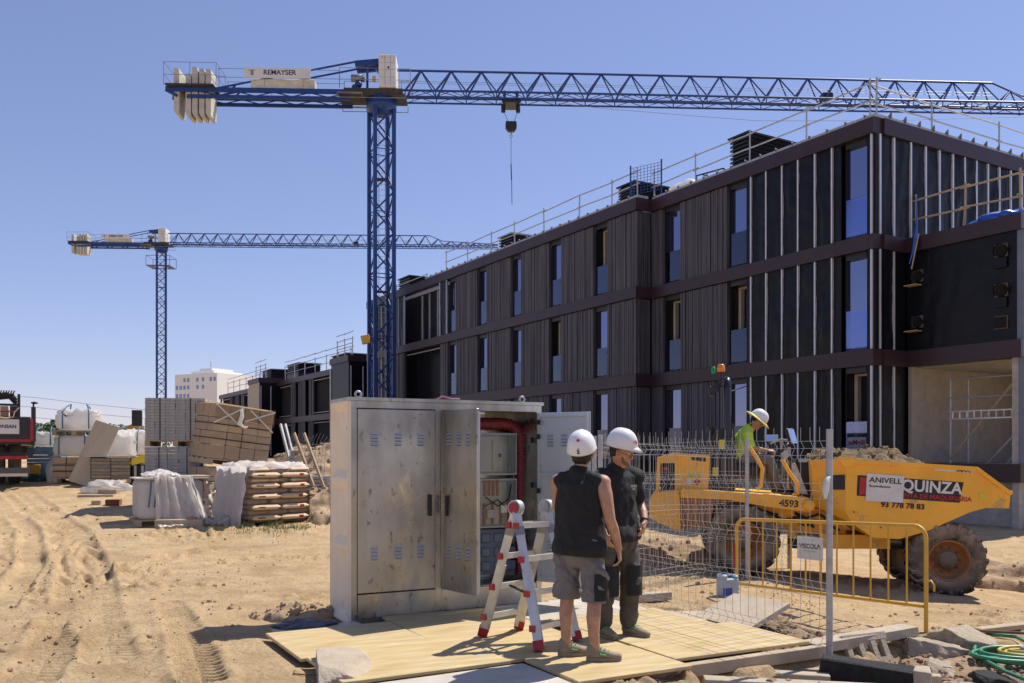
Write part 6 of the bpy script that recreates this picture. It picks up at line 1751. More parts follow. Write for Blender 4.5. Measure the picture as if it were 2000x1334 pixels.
# mesh, ladder and steel behind the cartons
p = LP(560, 985)+Vector((0, .4, 0))
def lean_ladder(label, x0, mt, w, L_, rz, n):
    t = thing('site_ladder', label, 'ladder', p+Vector((x0, -.2, 0)), R(rz))
    for s in (-w/2, w/2): MB().bar((s, 0, 0), (s-.35, .75, L_), .04, .06).build('rail', mt, t)
    for k in range(1, n): MB().bar((-w/2-.35*k/n, .75*k/n, L_*k/n), (w/2-.35*k/n, .75*k/n, L_*k/n), .03, .03).build('rung', mt, t)
lean_ladder('long grey ladder rails leaning right of the carton pallets', .30, m_galv, .10, 1.75, 20, 2)
lean_ladder('narrow ladder leaning beside the soil heap', .78, m_wood, .22, 1.55, 30, 6)
cg_ = thing('mesh_sheets', 'tangled wire mesh sheets standing behind the carton pallets', 'wire mesh', p+Vector((.15, .3, 0)), R(15))
mm = MB()
for k in range(12):
    x = -.35+k*.075; mm.path([(x, 0, .35), (x+.03, .1, .9), (x+.08, .12, 1.35), (x+.16, .05, 1.50+.05*math.sin(k))], .006, 4)
    mm.path([(-.35, 0, .4+k*.08), (.2, .06, .42+k*.08), (.5, .1, .38+k*.085)], .006, 4)
mm.build('wires', m_steel, cg_, kind='stuff')
stl = thing('steel_profiles', 'bundle of galvanised steel profiles stacked behind the cartons', 'steel profiles', p+Vector((.15, .45, 0)), R(12))
for k in range(12): MB().box(-.7+random.uniform(-.1, .1), .62+random.uniform(-.1, .1), -.2+.2*(k % 3), -.02+.2*(k % 3), .08*(k//3)+.3, .08*(k//3)+.36).build('profile', m_galv, stl)
for s in (-.45, .4): MB().box(s-.06, s+.06, -.25, .45, 0, .30).build('bearer', m_wood, stl)
tag(MB().box(-.03, .03, -.02, .02, 0, .62).build('timber_stake', m_wood, loc=p+Vector((.22, -.35, 0)), rot=(0, R(-6), 0)), 'short pink tipped stake before the mesh sheets', 'stake')
# grass tuft
gr = MB(); rq = random.Random(3); clumps = [(rq.uniform(425, 600), rq.uniform(1030, 1046)) for _ in range(14)]
gp_ = []
for k in range(700):
    cu_, cv_ = clumps[rq.randrange(14)]; g_ = LP(rq.gauss(cu_, 9), rq.gauss(cv_, 4)); gp_.append((g_.x, g_.y-.1))
ga = np.array(gp_); gz = ztot(ga[:, 0], ga[:, 1])
for (gx_, gy_), z_ in zip(gp_, gz):
    h_ = rq.uniform(.02, .06)+.12*rq.random()**3; a = rq.uniform(0, 6.28); l_ = rq.uniform(.02, .09)
    d = Vector((math.cos(a), math.sin(a), 0)); s_ = Vector((-d.y, d.x, 0))*.006
    b0_ = Vector((gx_, gy_, z_-.01)); gr.add([b0_-s_, b0_+s_, b0_+d*l_*.5+Vector((0, 0, h_*.7))+s_*.7, b0_+d*l_*.5+Vector((0, 0, h_*.7))-s_*.7, b0_+d*l_+Vector((0, 0, h_))], [(0, 1, 2, 3), (3, 2, 4)])
tag(gr.build('grass', mat('grass', (.10, .16, .035), .7, var=.4, scale=3, c2=(.20, .20, .07)), kind='stuff'), 'tufts of green and dry grass at the foot of the cement bags', 'grass')
# yellow loader far behind
p = P(258, 884, 60); ldr = thing('wheel_loader', 'distant yellow loader with black cab beyond the bulk bags', 'loader', (p.x, p.y, zg(p.x, p.y)), R(20))
MB().prism([(-1.4, .9), (-1.4, 1.5), (-.9, 2.0), (0, 2.3), (0, .9)], -.5, .5).build('boom', mat('ochre_paint', (.42, .25, .05), .5), ldr)
MB().box(-.1, .75, -.6, .6, .7, 2.2).build('body', bpy.data.materials['ochre_paint'], ldr)
MB().box(0, .62, -.5, .5, 2.2, 3.25).build('cab', m_black_p, ldr)
for x in (-.7, .6): MB().lathe([(0, -.25), (.55, -.25), (.6, 0), (.55, .25), (0, .25)], 18, Matrix.Translation((x, -.7, .58)) @ Matrix.Rotation(R(90), 4, 'X')).build('wheel', m_tyre, ldr)
MB().box(-2.0, -1.2, -.6, .6, .9, 1.3).build('bucket', mat('orange_paint', (.45, .12, .03), .5), ldr)
# ------------------------------------------------------------------ truck at the left edge (seen from behind)
TY = 21.6; tz = EYE+(HY-944)/FPX*TY; txr = (70-CX)/FPX*TY
trk = thing('flatbed_truck', 'black and red flatbed truck with loader crane seen from behind at left edge', 'truck', (txr-1.25*math.cos(R(28)), TY-1.25*math.sin(R(28)), tz), R(28))
zv = lambda v: (944-v)/FPX*TY
def tb(n, x0, x1, y0, y1, z0, z1, mt, par=None, b=None):
    mb = MB(); (mb.rbox(x0, x1, y0, y1, z0, z1, b) if b else mb.box(x0, x1, y0, y1, z0, z1)); return mb.build(n, mt, par or trk)
m_tblk = mat('truck_black', (.018, .018, .022), .4, var=.2)
tb('tailgate', -1.18, 1.14, -.04, .04, zv(862), zv(815), m_tblk, b=.01)
sgn2 = tb('sign_plate', -.30, .90, -.055, -.042, zv(848), zv(820), m_white)
text('lettering', 'CONSAN', .115, m_pblack, sgn2, frame((.60, -.058, zv(834)), (1, 0, 0), (0, 0, 1)), bold=.003)
tb('red_trim', -1.18, 1.14, -.05, .045, zv(863.5), zv(858), m_redp); tb('red_trim', -1.18, .85, -.05, .02, zv(806), zv(803.5), m_redp)
tb('corner_post', 1.15, 1.25, -.07, .06, zv(863), zv(795), m_tblk); tb('red_trim', 1.13, 1.20, -.09, -.071, zv(861), zv(818), m_redp)
tb('bed', -1.22, 1.22, .06, 6, zv(868), zv(862), m_tblk); tb('side_board', 1.16, 1.22, .07, 6, zv(861), zv(815), m_tblk); tb('side_board', -1.22, -1.16, .06, 6, zv(861), zv(815), m_tblk)
tb('chassis', -.45, .45, .1, 7, zv(895), zv(869), m_tblk)
tb('bumper', -1.2, 1.12, -.05, .05, zv(924), zv(913), mat('grey_bumper', (.09, .09, .10), .5)); tb('mud_guard', .30, 1.12, .15, .7, zv(893), zv(884), m_tblk)
tl_ = tb('tail_light', .46, 1.08, -.08, .04, zv(897), zv(890), m_redp, b=.01); tb('lens', .62, .78, -.09, -.081, zv(896), zv(891), m_pred, tl_)
tb('number_plate', -.35, .2, -.06, -.052, zv(906), zv(898), m_white)
tb('white_flap', .32, 1.08, .02, .10, zv(930), zv(922), m_white)
for x in (.44, .79, -.44, -.79):
    w = MB().lathe([(.28, -.13), (.46, -.14), (.50, -.10), (.50, .10), (.46, .14), (.28, .13)], 28, Matrix.Translation((x, .95, .49)) @ Matrix.Rotation(R(90), 4, 'Y')).build('wheel', m_tyre, trk)
    MB().lathe([(.28, -.10), (.1, -.06), (0, -.06)], 16, Matrix.Translation((x, .95, .49)) @ Matrix.Rotation(R(90), 4, 'Y')).build('rim', m_steel, w)
tb('cab', -1.15, 1.1, 6.2, 7.8, zv(900), zv(800), m_tblk, b=.08)
# load and folded crane
for k in range(7): tb('load_bundle', -.50+k*.20, -.34+k*.20, .1, .9, zv(862), zv(794), (m_paper, m_wood, m_grey, m_paper, m_strap, m_card, m_tblk)[k])
tb('rack', -1.1, .92, .1, .2, zv(793), zv(789), m_tblk); tb('rack', .86, .92, .1, .2, zv(815), zv(770), m_tblk)
MB().prism([(-1.0, zv(788)), (.0, zv(788)), (.25, zv(775)), (.1, zv(763)), (-.4, zv(760)), (-1.0, zv(768))], .2, .6).build('crane_arm', m_redp, trk)
MB().lathe([(.19, -.05), (.24, -.05), (.24, .05), (.19, .05)], 20, Matrix.Translation((.08, .15, zv(772))) @ Matrix.Rotation(R(90), 4, 'X')).build('hose_reel', m_black_p, trk)
MB().lathe([(0, -.02), (.09, -.02), (.09, .02), (0, .02)], 16, Matrix.Translation((-.12, .14, zv(774))) @ Matrix.Rotation(R(90), 4, 'X')).build('emblem', m_white, trk)
hz = MB(); rq = random.Random(9)
for k in range(9): hz.path([(.25+rq.uniform(-.1, .1), .3, zv(788)), (.45+rq.uniform(-.15, .1), .25, zv(776)+rq.uniform(-.08, .1)), (.70+rq.uniform(-.1, .12), .3, zv(768)+rq.uniform(-.1, .08)), (.84, .3, zv(785)+rq.uniform(-.1, .1))], .028, 6)
for k in range(9): hz.prism([(.30+k*.055, zv(772)), (.335+k*.055, zv(772)), (.37+k*.055, zv(763)), (.345+k*.055, zv(763))], .2, .3)
hz.build('hydraulic_hoses', m_black_p, trk)
MB().tube((1.2, 0, zv(795)), (1.2, 0, zv(788)), .02).ball((1.22, 0, zv(787)), (.08, .05, .03)).build('marker_lamp', m_black_p, trk)
MB().path([(.9, -.06, zv(797)), (.8, -.09, zv(806)), (.78, -.1, zv(815)), (.65, -.1, zv(818)), (.4, -.09, zv(816)), (0, -.08, zv(817))], .018, 6).build('sling', m_paper, trk)
# ------------------------------------------------------------------ people
def remesh(mb, name, mt, voxel, smooth=4, parent=None, fold=0.0, seed=0, cut=None, fscale=6):
    o = bpy.data.objects.new(name, mb.mesh(name, mt))
    md = o.modifiers.new('r', 'REMESH'); md.mode = 'VOXEL'; md.voxel_size = voxel; md.use_smooth_shade = True
    if smooth: sm = o.modifiers.new('s', 'SMOOTH'); sm.factor = .5; sm.iterations = smooth
    me = evaluated(o)
    me.name = name
    if fold:
        n = len(me.vertices); co = np.empty(n*3); no = np.empty(n*3)
        me.vertices.foreach_get('co', co); me.vertices.foreach_get('normal', no)
        co = co.reshape(-1, 3); no = no.reshape(-1, 3)
        x, y, z = co.T
        f = np.maximum(-.06, np.abs(fbm(x*fscale+z*fscale*.5+seed, z*fscale*.8-x*fscale*.3+y*fscale, 3, seed))-.04+.45*fbm(x*fscale*2+y*7, z*fscale*1.3+seed, 2, seed+5))
        co = co+no*(f*fold)[:, None]
        me.vertices.foreach_set('co', co.ravel())
    if cut is not None:                      # clean straight hem
        bm = bmesh.new(); bm.from_mesh(me)
        bmesh.ops.bisect_plane(bm, geom=bm.verts[:]+bm.edges[:]+bm.faces[:], plane_co=(0, 0, cut), plane_no=(.04, .03, 1), clear_inner=True)
        bm.to_mesh(me); bm.free()
    me.polygons.foreach_set('use_smooth', np.ones(len(me.polygons), bool))
    me.materials.clear(); me.materials.append(mt)
    me.update()
    return link_mesh(name, me, parent)
V = Vector
def hand(mb, w, d, side, palm, curl=.5, thumb=1.0):
    """w wrist, d direction of the fingers, side across the knuckles towards the thumb, palm direction the palm faces"""
    d, side, palm = V(d).normalized(), V(side).normalized(), V(palm).normalized()
    mb.limb([w, w+d*.045, w+d*.085], [(.026, .019), (.038, .017), (.040, .014)], side)
    for k, (o, L_) in enumerate(((.030, .070), (.010, .078), (-.010, .073), (-.029, .058))):
        a = w+d*.085+side*o; pts = [a]; dd = d.copy(); c = curl*(1+.1*k)
        for s_ in (.45, .32, .26):
            dd = (dd*math.cos(c)+palm*math.sin(c)).normalized(); pts.append(pts[-1]+dd*L_*s_)
            palm_ = palm; palm = (palm*math.cos(c)-d*math.sin(c)*0).normalized()
        mb.limb(pts, [.0095, .0088, .008, .0065], None, 8)
    a = w+d*.03+side*.034; b = a+(side*.6+d*.75+palm*.35*thumb).normalized()*.04
    mb.limb([a, b, b+(d*.9+palm*.5*thumb+side*.1).normalized()*.032, b+(d*.9+palm*.8*thumb-side*.2).normalized()*.055], [.013, .0115, .0095, .0075], None, 8)
def headshape(mb, c, f, up):
    """c head centre, f facing, up; head .235 high"""
    f = V(f).normalized(); up = V(up); up = (up-f*up.dot(f)).normalized(); r = f.cross(up)
    mb.limb([c-up*.03-f*.012, c+up*.03-f*.012, c+up*.06-f*.012], [(.072, .088), (.078, .096), (.070, .086)], r)
    mb.limb([c-up*.105+f*.035, c-up*.06+f*.030, c-up*.0+f*.02], [(.034, .036), (.052, .052), (.064, .066)], r)      # jaw
    mb.limb([c+up*.008+f*.088, c-up*.022+f*.104, c-up*.033+f*.100], [(.008, .008), (.012, .012), (.014, .010)], r, 10)  # nose
    mb.limb([c+r*-.035+up*.028+f*.078, c+up*.030+f*.086, c+r*.035+up*.028+f*.078], [.011, .012, .011], None, 8)          # brow
    mb.limb([c+r*-.022-up*.062+f*.080, c-up*.060+f*.087, c+r*.022-up*.062+f*.080], [.008, .010, .008], None, 8)          # lips
    mb.limb([c-up*.098+f*.068, c-up*.092+f*.076], [.016, .015], None, 8)                                                   # chin
    for s in (-1, 1): mb.limb([c+r*s*.078-up*.030-f*.006, c+r*s*.084+up*.004-f*.012, c+r*s*.082+up*.022-f*.014], [(.009, .013), (.010, .019), (.008, .013)], f, 8)
    return f, up, r
def helmet(par, c, f, up, brim=False, mt=None, dots=0):
    f = V(f).normalized(); up = V(up); up = (up-f*up.dot(f)).normalized(); r = f.cross(up)
    Mh = Matrix(((r.x, f.x, up.x, c.x), (r.y, f.y, up.y, c.y), (r.z, f.z, up.z, c.z), (0, 0, 0, 1)))
    mb = MB()
    n, m = 36, 12; vs = []
    for j in range(m+1):
        p = math.pi/2*j/m
        for i in range(n):
            q = 2*math.pi*i/n; cp_ = math.cos(p)**.82; x, y = math.cos(q)*cp_, math.sin(q)*cp_
            ridge = .004*math.exp(-(x*.115/.020)**2)*(1 if 1 < j < m else 0)
            vs.append((x*.116, y*.142+.0, math.sin(p)*.150+ridge+.012))
    fs = [(j*n+i, j*n+(i+1) % n, (j+1)*n+(i+1) % n, (j+1)*n+i) for j in range(m) for i in range(n)]
    mb.add(vs, fs, True, Mh)
    rim = []
    for i in range(n):
        q = 2*math.pi*i/n; x, y = math.cos(q), math.sin(q)
        pk = max(0, y)**3*.055
        rim.append((x*.122, y*.149+pk, .006-pk*.35)); 
    inner = [(math.cos(2*math.pi*i/n)*.112, math.sin(2*math.pi*i/n)*.138, .012) for i in range(n)]
    up_ = [(math.cos(2*math.pi*i/n)*.116, math.sin(2*math.pi*i/n)*.142, .020) for i in range(n)]
    mb.add(rim+inner+up_, [(i, (i+1) % n, n+(i+1) % n, n+i) for i in range(n)]+[((i+1) % n, i, 2*n+i, 2*n+(i+1) % n) for i in range(n)], True, Mh)
    o = mb.build('helmet', mt or m_helm, par)
    if dots == 1:
        def on(q, p, d=.002): 
            c_ = math.cos(p)**.82; x, y = math.cos(q)*c_, math.sin(q)*c_; return Mh @ V((x*(.116+d), y*(.142+d), math.sin(p)*(.150+d)+.012))
        def patch(q0, q1, p0, p1, nm, m_): 
            mb2 = MB(); mb2.grid(5, 5, lambda u, v: on(q0+(q1-q0)*u, p0+(p1-p0)*v, .0035)); mb2.build(nm, m_, o)
        b = -math.pi/2
        mb2 = MB(); cq = [on(b+.12*math.cos(a), .80+.085*math.sin(a), .009) for a in np.linspace(0, 6.28, 17)[:-1]]; mb2.add(cq, [list(range(16))]); mb2.build('red_dot', m_pred, o)
        lg = MB()
        for pts in ([(.03, .36), (-.05, .26), (.06, .20)], [(-.05, .26), (-.02, .22), (.07, .24)], [(.10, .14), (.0, .10), (-.08, .13), (.02, .16)]):
            lg.path([on(b+q, p, .004) for q, p in pts], .004, 5)
        lg.build('black_emblem', m_pblack, o)
    if dots == 2:
        c_ = Mh @ V((.03, .135, .07)); n_ = (Mh.to_3x3() @ V((.2, .85, .5))).normalized(); a_ = n_.orthogonal().normalized(); b_ = n_.cross(a_)
        lg = MB()
        for q in range(5):
            d = a_*math.cos(q*1.256)+b_*math.sin(q*1.256); lg.bar(c_+n_*.008, c_+n_*.004+d*.022, .006, .004, n_)
        lg.build('red_emblem', m_pred, o)
    if brim:
        bm = MB(); k = 40; rings = []
        for j, (a, z) in enumerate(((.121, .020), (.165, .004), (.195, -.012), (.194, -.016), (.163, .0), (.121, .014))):
            rings += [(math.cos(2*math.pi*i/k)*a, math.sin(2*math.pi*i/k)*(a+.027), z) for i in range(k)]
        bm.add(rings, [(j*k+i, j*k+(i+1) % k, ((j+1) % 6)*k+(i+1) % k, ((j+1) % 6)*k+i) for j in range(6) for i in range(k)], True, Mh)
        bm.build('sun_brim', mat('straw_brim', (.58, .50, .12), .7), o)
    return o
def shoe(mb, sole, a, d, L_=.27):
    """a ankle above the heel, d toe direction"""
    d = V((d[0], d[1], 0)).normalized(); s = V((-d.y, d.x, 0)); g = V((a.x, a.y, a.z-.085))
    mb.limb([g-d*.035+V((0, 0, .055)), g+d*.05+V((0, 0, .055)), g+d*.13+V((0, 0, .042)), g+d*.185+V((0, 0, .036))], [(.039, .045), (.043, .046), (.046, .034), (.038, .027)], s)
    mb.limb([g-d*.02+V((0, 0, .08)), g-d*.005+V((0, 0, .12))], [(.042, .05), (.040, .046)], s)
    n = 18; out = []
    for z in (0, .028):
        for i in range(n):
            q = 2*math.pi*i/n; x = math.cos(q)*.14; y = math.sin(q)*(.046+.006*math.cos(q)); p = g+d*(x+.07)+s*y; out.append((p.x, p.y, g.z+z))
    sole.add(out, [list(range(n))[::-1], list(range(n, 2*n))]+[(i, (i+1) % n, n+(i+1) % n, n+i) for i in range(n)])
m_sole = mat('tan_sole', (.24, .19, .13), .9, var=.2, scale=20)
def laces(par, a, d):
    d = V((d[0], d[1], 0)).normalized(); s = V((-d.y, d.x, 0)); g = V((a.x, a.y, a.z-.085)); mb = MB()
    for k in range(4):
        x = .045+.028*k; z = .115-.014*k
        mb.tube(g+d*x-s*.026+V((0, 0, z-.008)), g+d*(x+.012)+s*.026+V((0, 0, z-.008)), .0045, 5)
    mb.path([g-d*.055+V((0, 0, .06)), g-d*.06+V((0, 0, .10)), g-d*.045+V((0, 0, .14))], .007, 5)
    mb.path([g+d*.03+s*.044+V((0, 0, .06)), g+d*.08+s*.046+V((0, 0, .05))], .008, 5)
    mb.path([g+d*.03-s*.044+V((0, 0, .06)), g+d*.08-s*.046+V((0, 0, .05))], .008, 5)
    mb.build('laces', m_green, par)
def eyes(par, c, f, up, glasses=False):
    r = f.cross(up); e = MB(); w = MB()
    for s in (-1, 1):
        p = c+r*s*.031+up*.010+f*.078; w.ball(tuple(p), .011, 10, 8); e.ball(tuple(p+f*.006), .006, 8, 6)
    w.build('eyes', m_white, par); e.build('irises', m_pblack, par)
    if glasses:
        g_ = MB()
        for s in (-1, 1):
            p = c+r*s*.033+up*.006+f*.098
            g_.path([p+r*.026*math.cos(a)+up*.019*math.sin(a) for a in np.linspace(0, 6.28, 14)[:-1]], .0022, 5, True)
            g_.tube(p+r*s*.026, c+r*s*.078+up*.012-f*.01, .002, 5)
        g_.tube(c-r*.008+up*.008+f*.1, c+r*.008+up*.008+f*.1, .002, 5); g_.build('glasses', m_black_p, par)
def person(label, loc, rz, sc):
    t = thing('person', label, 'person', loc, rz); t.scale = (sc, sc, sc); return t

# --- worker with bare legs, back towards us (local +y is the way he faces, +x his right)
w1 = person('worker seen from behind in black sleeveless shirt, grey shorts and white helmet', (*G(1133, 1286, .07).xy, .070), R(-28), .955)
b = MB(); X, Y_, Z = V((1, 0, 0)), V((0, 1, 0)), V((0, 0, 1))
la, ra = V((-.135, .03, .085)), V((.135, -.02, .085))
lk, rk = V((-.125, .035, .49)), V((.125, .0, .49))
lh, rh = V((-.095, 0, .90)), V((.095, 0, .90))
b.limb([la, V((-.13, .02, .22)), V((-.128, .015, .34)), lk, V((-.11, .02, .70)), lh], [.037, .045, .056, .055, .078, .092])
b.limb([ra, V((.13, -.035, .22)), V((.128, -.035, .34)), rk, V((.11, 0, .70)), rh], [.037, .045, .056, .055, .078, .092])
for a_, d_ in ((la, V((.75, .65, 0))), (ra, V((.85, .5, 0)))): b.limb([a_-Z*.02, a_+d_.normalized()*.05-Z*.04], [.034, .028])
b.limb([V((0, 0, .90)), V((0, .005, 1.02)), V((0, .01, 1.15)), V((0, 0, 1.28)), V((0, -.012, 1.39)), V((0, -.005, 1.45))], [(.165, .11), (.148, .10), (.158, .108), (.178, .115), (.165, .095), (.08, .065)], X)
hc = V((.0, .045, 1.615)); hf = V((-.22, .97, .05)).normalized()
b.limb([V((0, -.01, 1.42)), V((0, .01, 1.50)), hc-Z*.05-hf*.02], [.062, .056, .058])
f1, u1, r1 = headshape(b, hc, hf, V((0, -.08, 1)))
b.limb([V((-.13, -.005, 1.40)), V((-.195, 0, 1.39))], [.06, .062]); b.limb([V((.13, -.005, 1.40)), V((.195, 0, 1.39))], [.06, .062])
rw = V((.285, .10, .865)); re = V((.262, -.02, 1.10))
b.limb([V((.195, -.005, 1.39)), V((.222, -.018, 1.30)), V((.244, -.024, 1.20)), re, V((.272, .02, 1.03)), V((.280, .06, .95)), rw], [.057, .056, .049, .043, .044, .036, .027])
hand(b, rw, V((.08, .12, -1)), V((-.25, .95, .1)), V((-1, -.2, 0)), .55)
le, lw = V((-.222, .085, 1.13)), V((-.03, .27, 1.14))
b.limb([V((-.188, 0, 1.39)), V((-.205, .025, 1.28)), V((-.215, .055, 1.19)), le, V((-.13, .18, 1.13)), lw], [.057, .055, .048, .044, .042, .028])
hand(b, lw, V((.75, .6, .15)), V((0, .1, 1)), V((.1, -.9, 0)), .45)
body = remesh(b, 'body', m_skin, .0055, 3, w1)
s = MB()
s.limb([V((0, 0, .875)), V((0, .0, .98)), V((0, .008, 1.12)), V((0, .0, 1.27)), V((0, -.012, 1.385)), V((0, -.012, 1.435))], [(.228, .172), (.210, .156), (.188, .136), (.192, .136), (.180, .112), (.105, .085)], X)
for k in (-1, 1): s.limb([V((k*.08, -.008, 1.425)), V((k*.14, -.006, 1.405)), V((k*.168, -.006, 1.385))], [(.056, .066), (.060, .070), (.058, .074)])
remesh(s, 'shirt', m_shirt, .008, 3, w1, .042, 3, .818)
s = MB()
s.limb([V((0, 0, .99)), V((0, 0, .93)), V((0, -.005, .84))], [(.165, .112), (.172, .120), (.178, .130)], X)
s.limb([lh-Z*.03, V((-.108, .012, .72)), V((-.128, .025, .56)), V((-.130, .03, .475))], [.098, .100, .096, .092]); s.limb([rh-Z*.03, V((.108, -.002, .72)), V((.128, -.005, .56)), V((.130, -.005, .475))], [.098, .100, .096, .092])
sh = remesh(s, 'shorts', m_short, .008, 2, w1, .055, 9, .462, fscale=9)
pk = MB(); pk.grid(10, 10, lambda u, v: (.122+math.cos((u-.62)*1.9)*(.112+.006*math.sin(v*9)), -.004+math.sin((u-.62)*1.9)*.112, .475+v*.21)); pk.build('thigh_pocket', m_shirt, w1)
for a_, d_ in ((la, V((.75, .65, 0))), (ra, V((.85, .5, 0)))):
    s = MB(); sl = MB(); shoe(s, sl, a_, d_); so = remesh(s, 'shoe', m_shoe, .007, 3, w1); laces(so, a_, d_); sl.build('sole', m_sole, so)
s = MB(); s.limb([hc-hf*.035-u1*.015, hc-hf*.035+u1*.03], [(.078, .080), (.083, .088)], r1); s.limb([hc-hf*.062-u1*.055, hc-hf*.045-u1*.01], [(.055, .035), (.074, .055)], r1)
remesh(s, 'hair', m_hair, .007, 2, w1, .010, 4, fscale=40)
helmet(w1, hc+u1*.028-hf*.022, (hf+u1*.34).normalized(), u1, dots=1)
ph = MB().rbox(-.036, .036, -.005, .005, -.07, .07, .004)
Mw = w1.matrix_basis.copy()
tag(ph.build('phone', m_black_p, loc=Mw @ V((.268, .135, .80)), rot=(R(15), R(10), R(-28+80))), 'dark phone held in the hand of the worker in shorts', 'phone')

# --- second worker, facing right and towards us, looking down
w2 = person('worker with glasses in black t-shirt and dark trousers looking down', (*G(1203, 1240, .07).xy, .066), R(-146), .975)
b = MB()
la, ra = V((-.10, .06, .085)), V((.11, -.05, .085)); lk, rk = V((-.11, .06, .49)), V((.12, .02, .49))
b.limb([la, lk, lh], [.037, .055, .092]); b.limb([ra, rk, rh], [.037, .055, .092])
for a_ in (la, ra): b.limb([a_-Z*.02, a_+V((0, .05, -.04))], [.034, .028])
b.limb([V((0, 0, .90)), V((0, .005, 1.02)), V((0, .01, 1.15)), V((0, .0, 1.28)), V((0, .0, 1.39)), V((0, .015, 1.45))], [(.16, .105), (.145, .10), (.155, .108), (.175, .112), (.165, .095), (.08, .065)], X)
hc = V((.01, .095, 1.600)); hf = V((-.42, .82, -.30)).normalized()
b.limb([V((0, .0, 1.42)), V((0, .035, 1.50)), hc-V((0, .02, .06))], [.062, .056, .056])
f2, u2, r2 = headshape(b, hc, hf, V((0, .35, 1)))
b.limb([V((-.13, 0, 1.40)), V((-.195, 0, 1.385))], [.06, .062]); b.limb([V((.13, 0, 1.40)), V((.195, 0, 1.385))], [.06, .062])
# his left hand rests at the hip, the right one hangs behind the other worker
le, lw = V((-.315, -.04, 1.13)), V((-.215, .13, .985))
b.limb([V((-.195, 0, 1.385)), V((-.235, -.015, 1.28)), V((-.28, -.03, 1.20)), le, V((-.272, .05, 1.06)), lw], [.057, .055, .047, .043, .041, .028])
hand(b, lw, V((.55, .45, -.70)), V((.45, .5, .6)), V((.3, -.7, -.3)), .5)
re, rw = V((.275, -.01, 1.12)), V((.25, .14, .92))
b.limb([V((.195, 0, 1.385)), V((.235, -.01, 1.28)), re, rw], [.057, .054, .043, .028]); hand(b, rw, V((-.1, .3, -1)), V((-.2, .95, .1)), V((-1, 0, 0)), .5)
remesh(b, 'body', m_skin, .0055, 3, w2)
s = MB()
s.limb([V((0, 0, .87)), V((0, .0, .98)), V((0, .008, 1.12)), V((0, .0, 1.27)), V((0, 0, 1.39)), V((0, .008, 1.440))], [(.226, .172), (.206, .154), (.184, .134), (.190, .132), (.180, .110), (.098, .082)], X)
s.limb([V((-.14, 0, 1.40)), V((-.205, 0, 1.37)), V((-.25, -.018, 1.27)), V((-.282, -.028, 1.19))], [.066, .070, .066, .066]); s.limb([V((.14, 0, 1.40)), V((.205, 0, 1.37)), V((.245, -.01, 1.27)), V((.265, -.01, 1.18))], [.066, .070, .066, .066])
remesh(s, 'shirt', m_shirt, .008, 3, w2, .042, 13, .835)
s = MB()
s.limb([V((0, 0, .96)), V((0, 0, .90)), V((0, -.005, .84))], [(.165, .115), (.172, .122), (.172, .125)], X)
s.limb([lh+Z*.02, V((-.105, .03, .70)), lk, V((-.105, .05, .28)), V((-.10, .055, .13))], [.105, .095, .080, .074, .072]); s.limb([rh+Z*.02, V((.11, .01, .70)), rk, V((.115, -.02, .28)), V((.11, -.045, .13))], [.105, .095, .080, .074, .072])
tr_ = remesh(s, 'trousers', m_trou, .009, 2, w2, .045, 19, fscale=7)
for k_, x_ in ((lk, -1), (rk, 1)):
    kp = MB(); kp.grid(8, 10, lambda u, v: tuple(V((k_.x, k_.y, 0))+V((math.sin((u-.5)*2.0)*.108, math.cos((u-.5)*2.0)*.108, .36+v*.26)))); kp.build('knee_panel', m_shirt, w2)
for a_, d_ in ((la, V((-.25, .95, 0))), (ra, V((.15, 1, 0)))):
    s = MB(); sl = MB(); shoe(s, sl, a_, d_); so = remesh(s, 'shoe', m_shoe, .007, 3, w2); laces(so, a_, d_); sl.build('sole', m_sole, so)
s = MB(); s.limb([hc-f2*.035+u2*.0, hc-f2*.035+u2*.03], [(.078, .080), (.083, .088)], r2); s.limb([hc-f2*.06-u2*.05, hc-f2*.045], [(.055, .035), (.074, .055)], r2)
remesh(s, 'hair', m_hair, .007, 2, w2, .010, 4, fscale=40)
s = MB(); s.limb([hc-r2*.060-u2*.03+f2*.035, hc-r2*.052-u2*.072+f2*.055, hc-u2*.098+f2*.080, hc+r2*.052-u2*.072+f2*.055, hc+r2*.060-u2*.03+f2*.035], [.008, .013, .015, .013, .008])
remesh(s, 'beard', mat('stubble', (.17, .095, .065), .8), .005, 2, w2, .004, 3, fscale=50)
eyes(w2, hc, f2, u2, True)
helmet(w2, hc+u2*.042-f2*.018, (f2+u2*.10).normalized(), u2, dots=2)
wt = MB(); wa = (lw-V((-.272, .05, 1.06))).normalized(); wc = lw-wa*.02
wt.path([wc+(wa.orthogonal().normalized()*math.cos(a)+wa.cross(wa.orthogonal().normalized())*math.sin(a))*.031 for a in np.linspace(0, 6.28, 15)[:-1]], .009, 6, True); wt.build('watch', m_black_p, w2)
MB().box(-.12, -.05, .131, .137, 1.295, 1.315).box(-.10, -.07, .131, .137, 1.27, 1.29).build('chest_print', m_grey, w2)

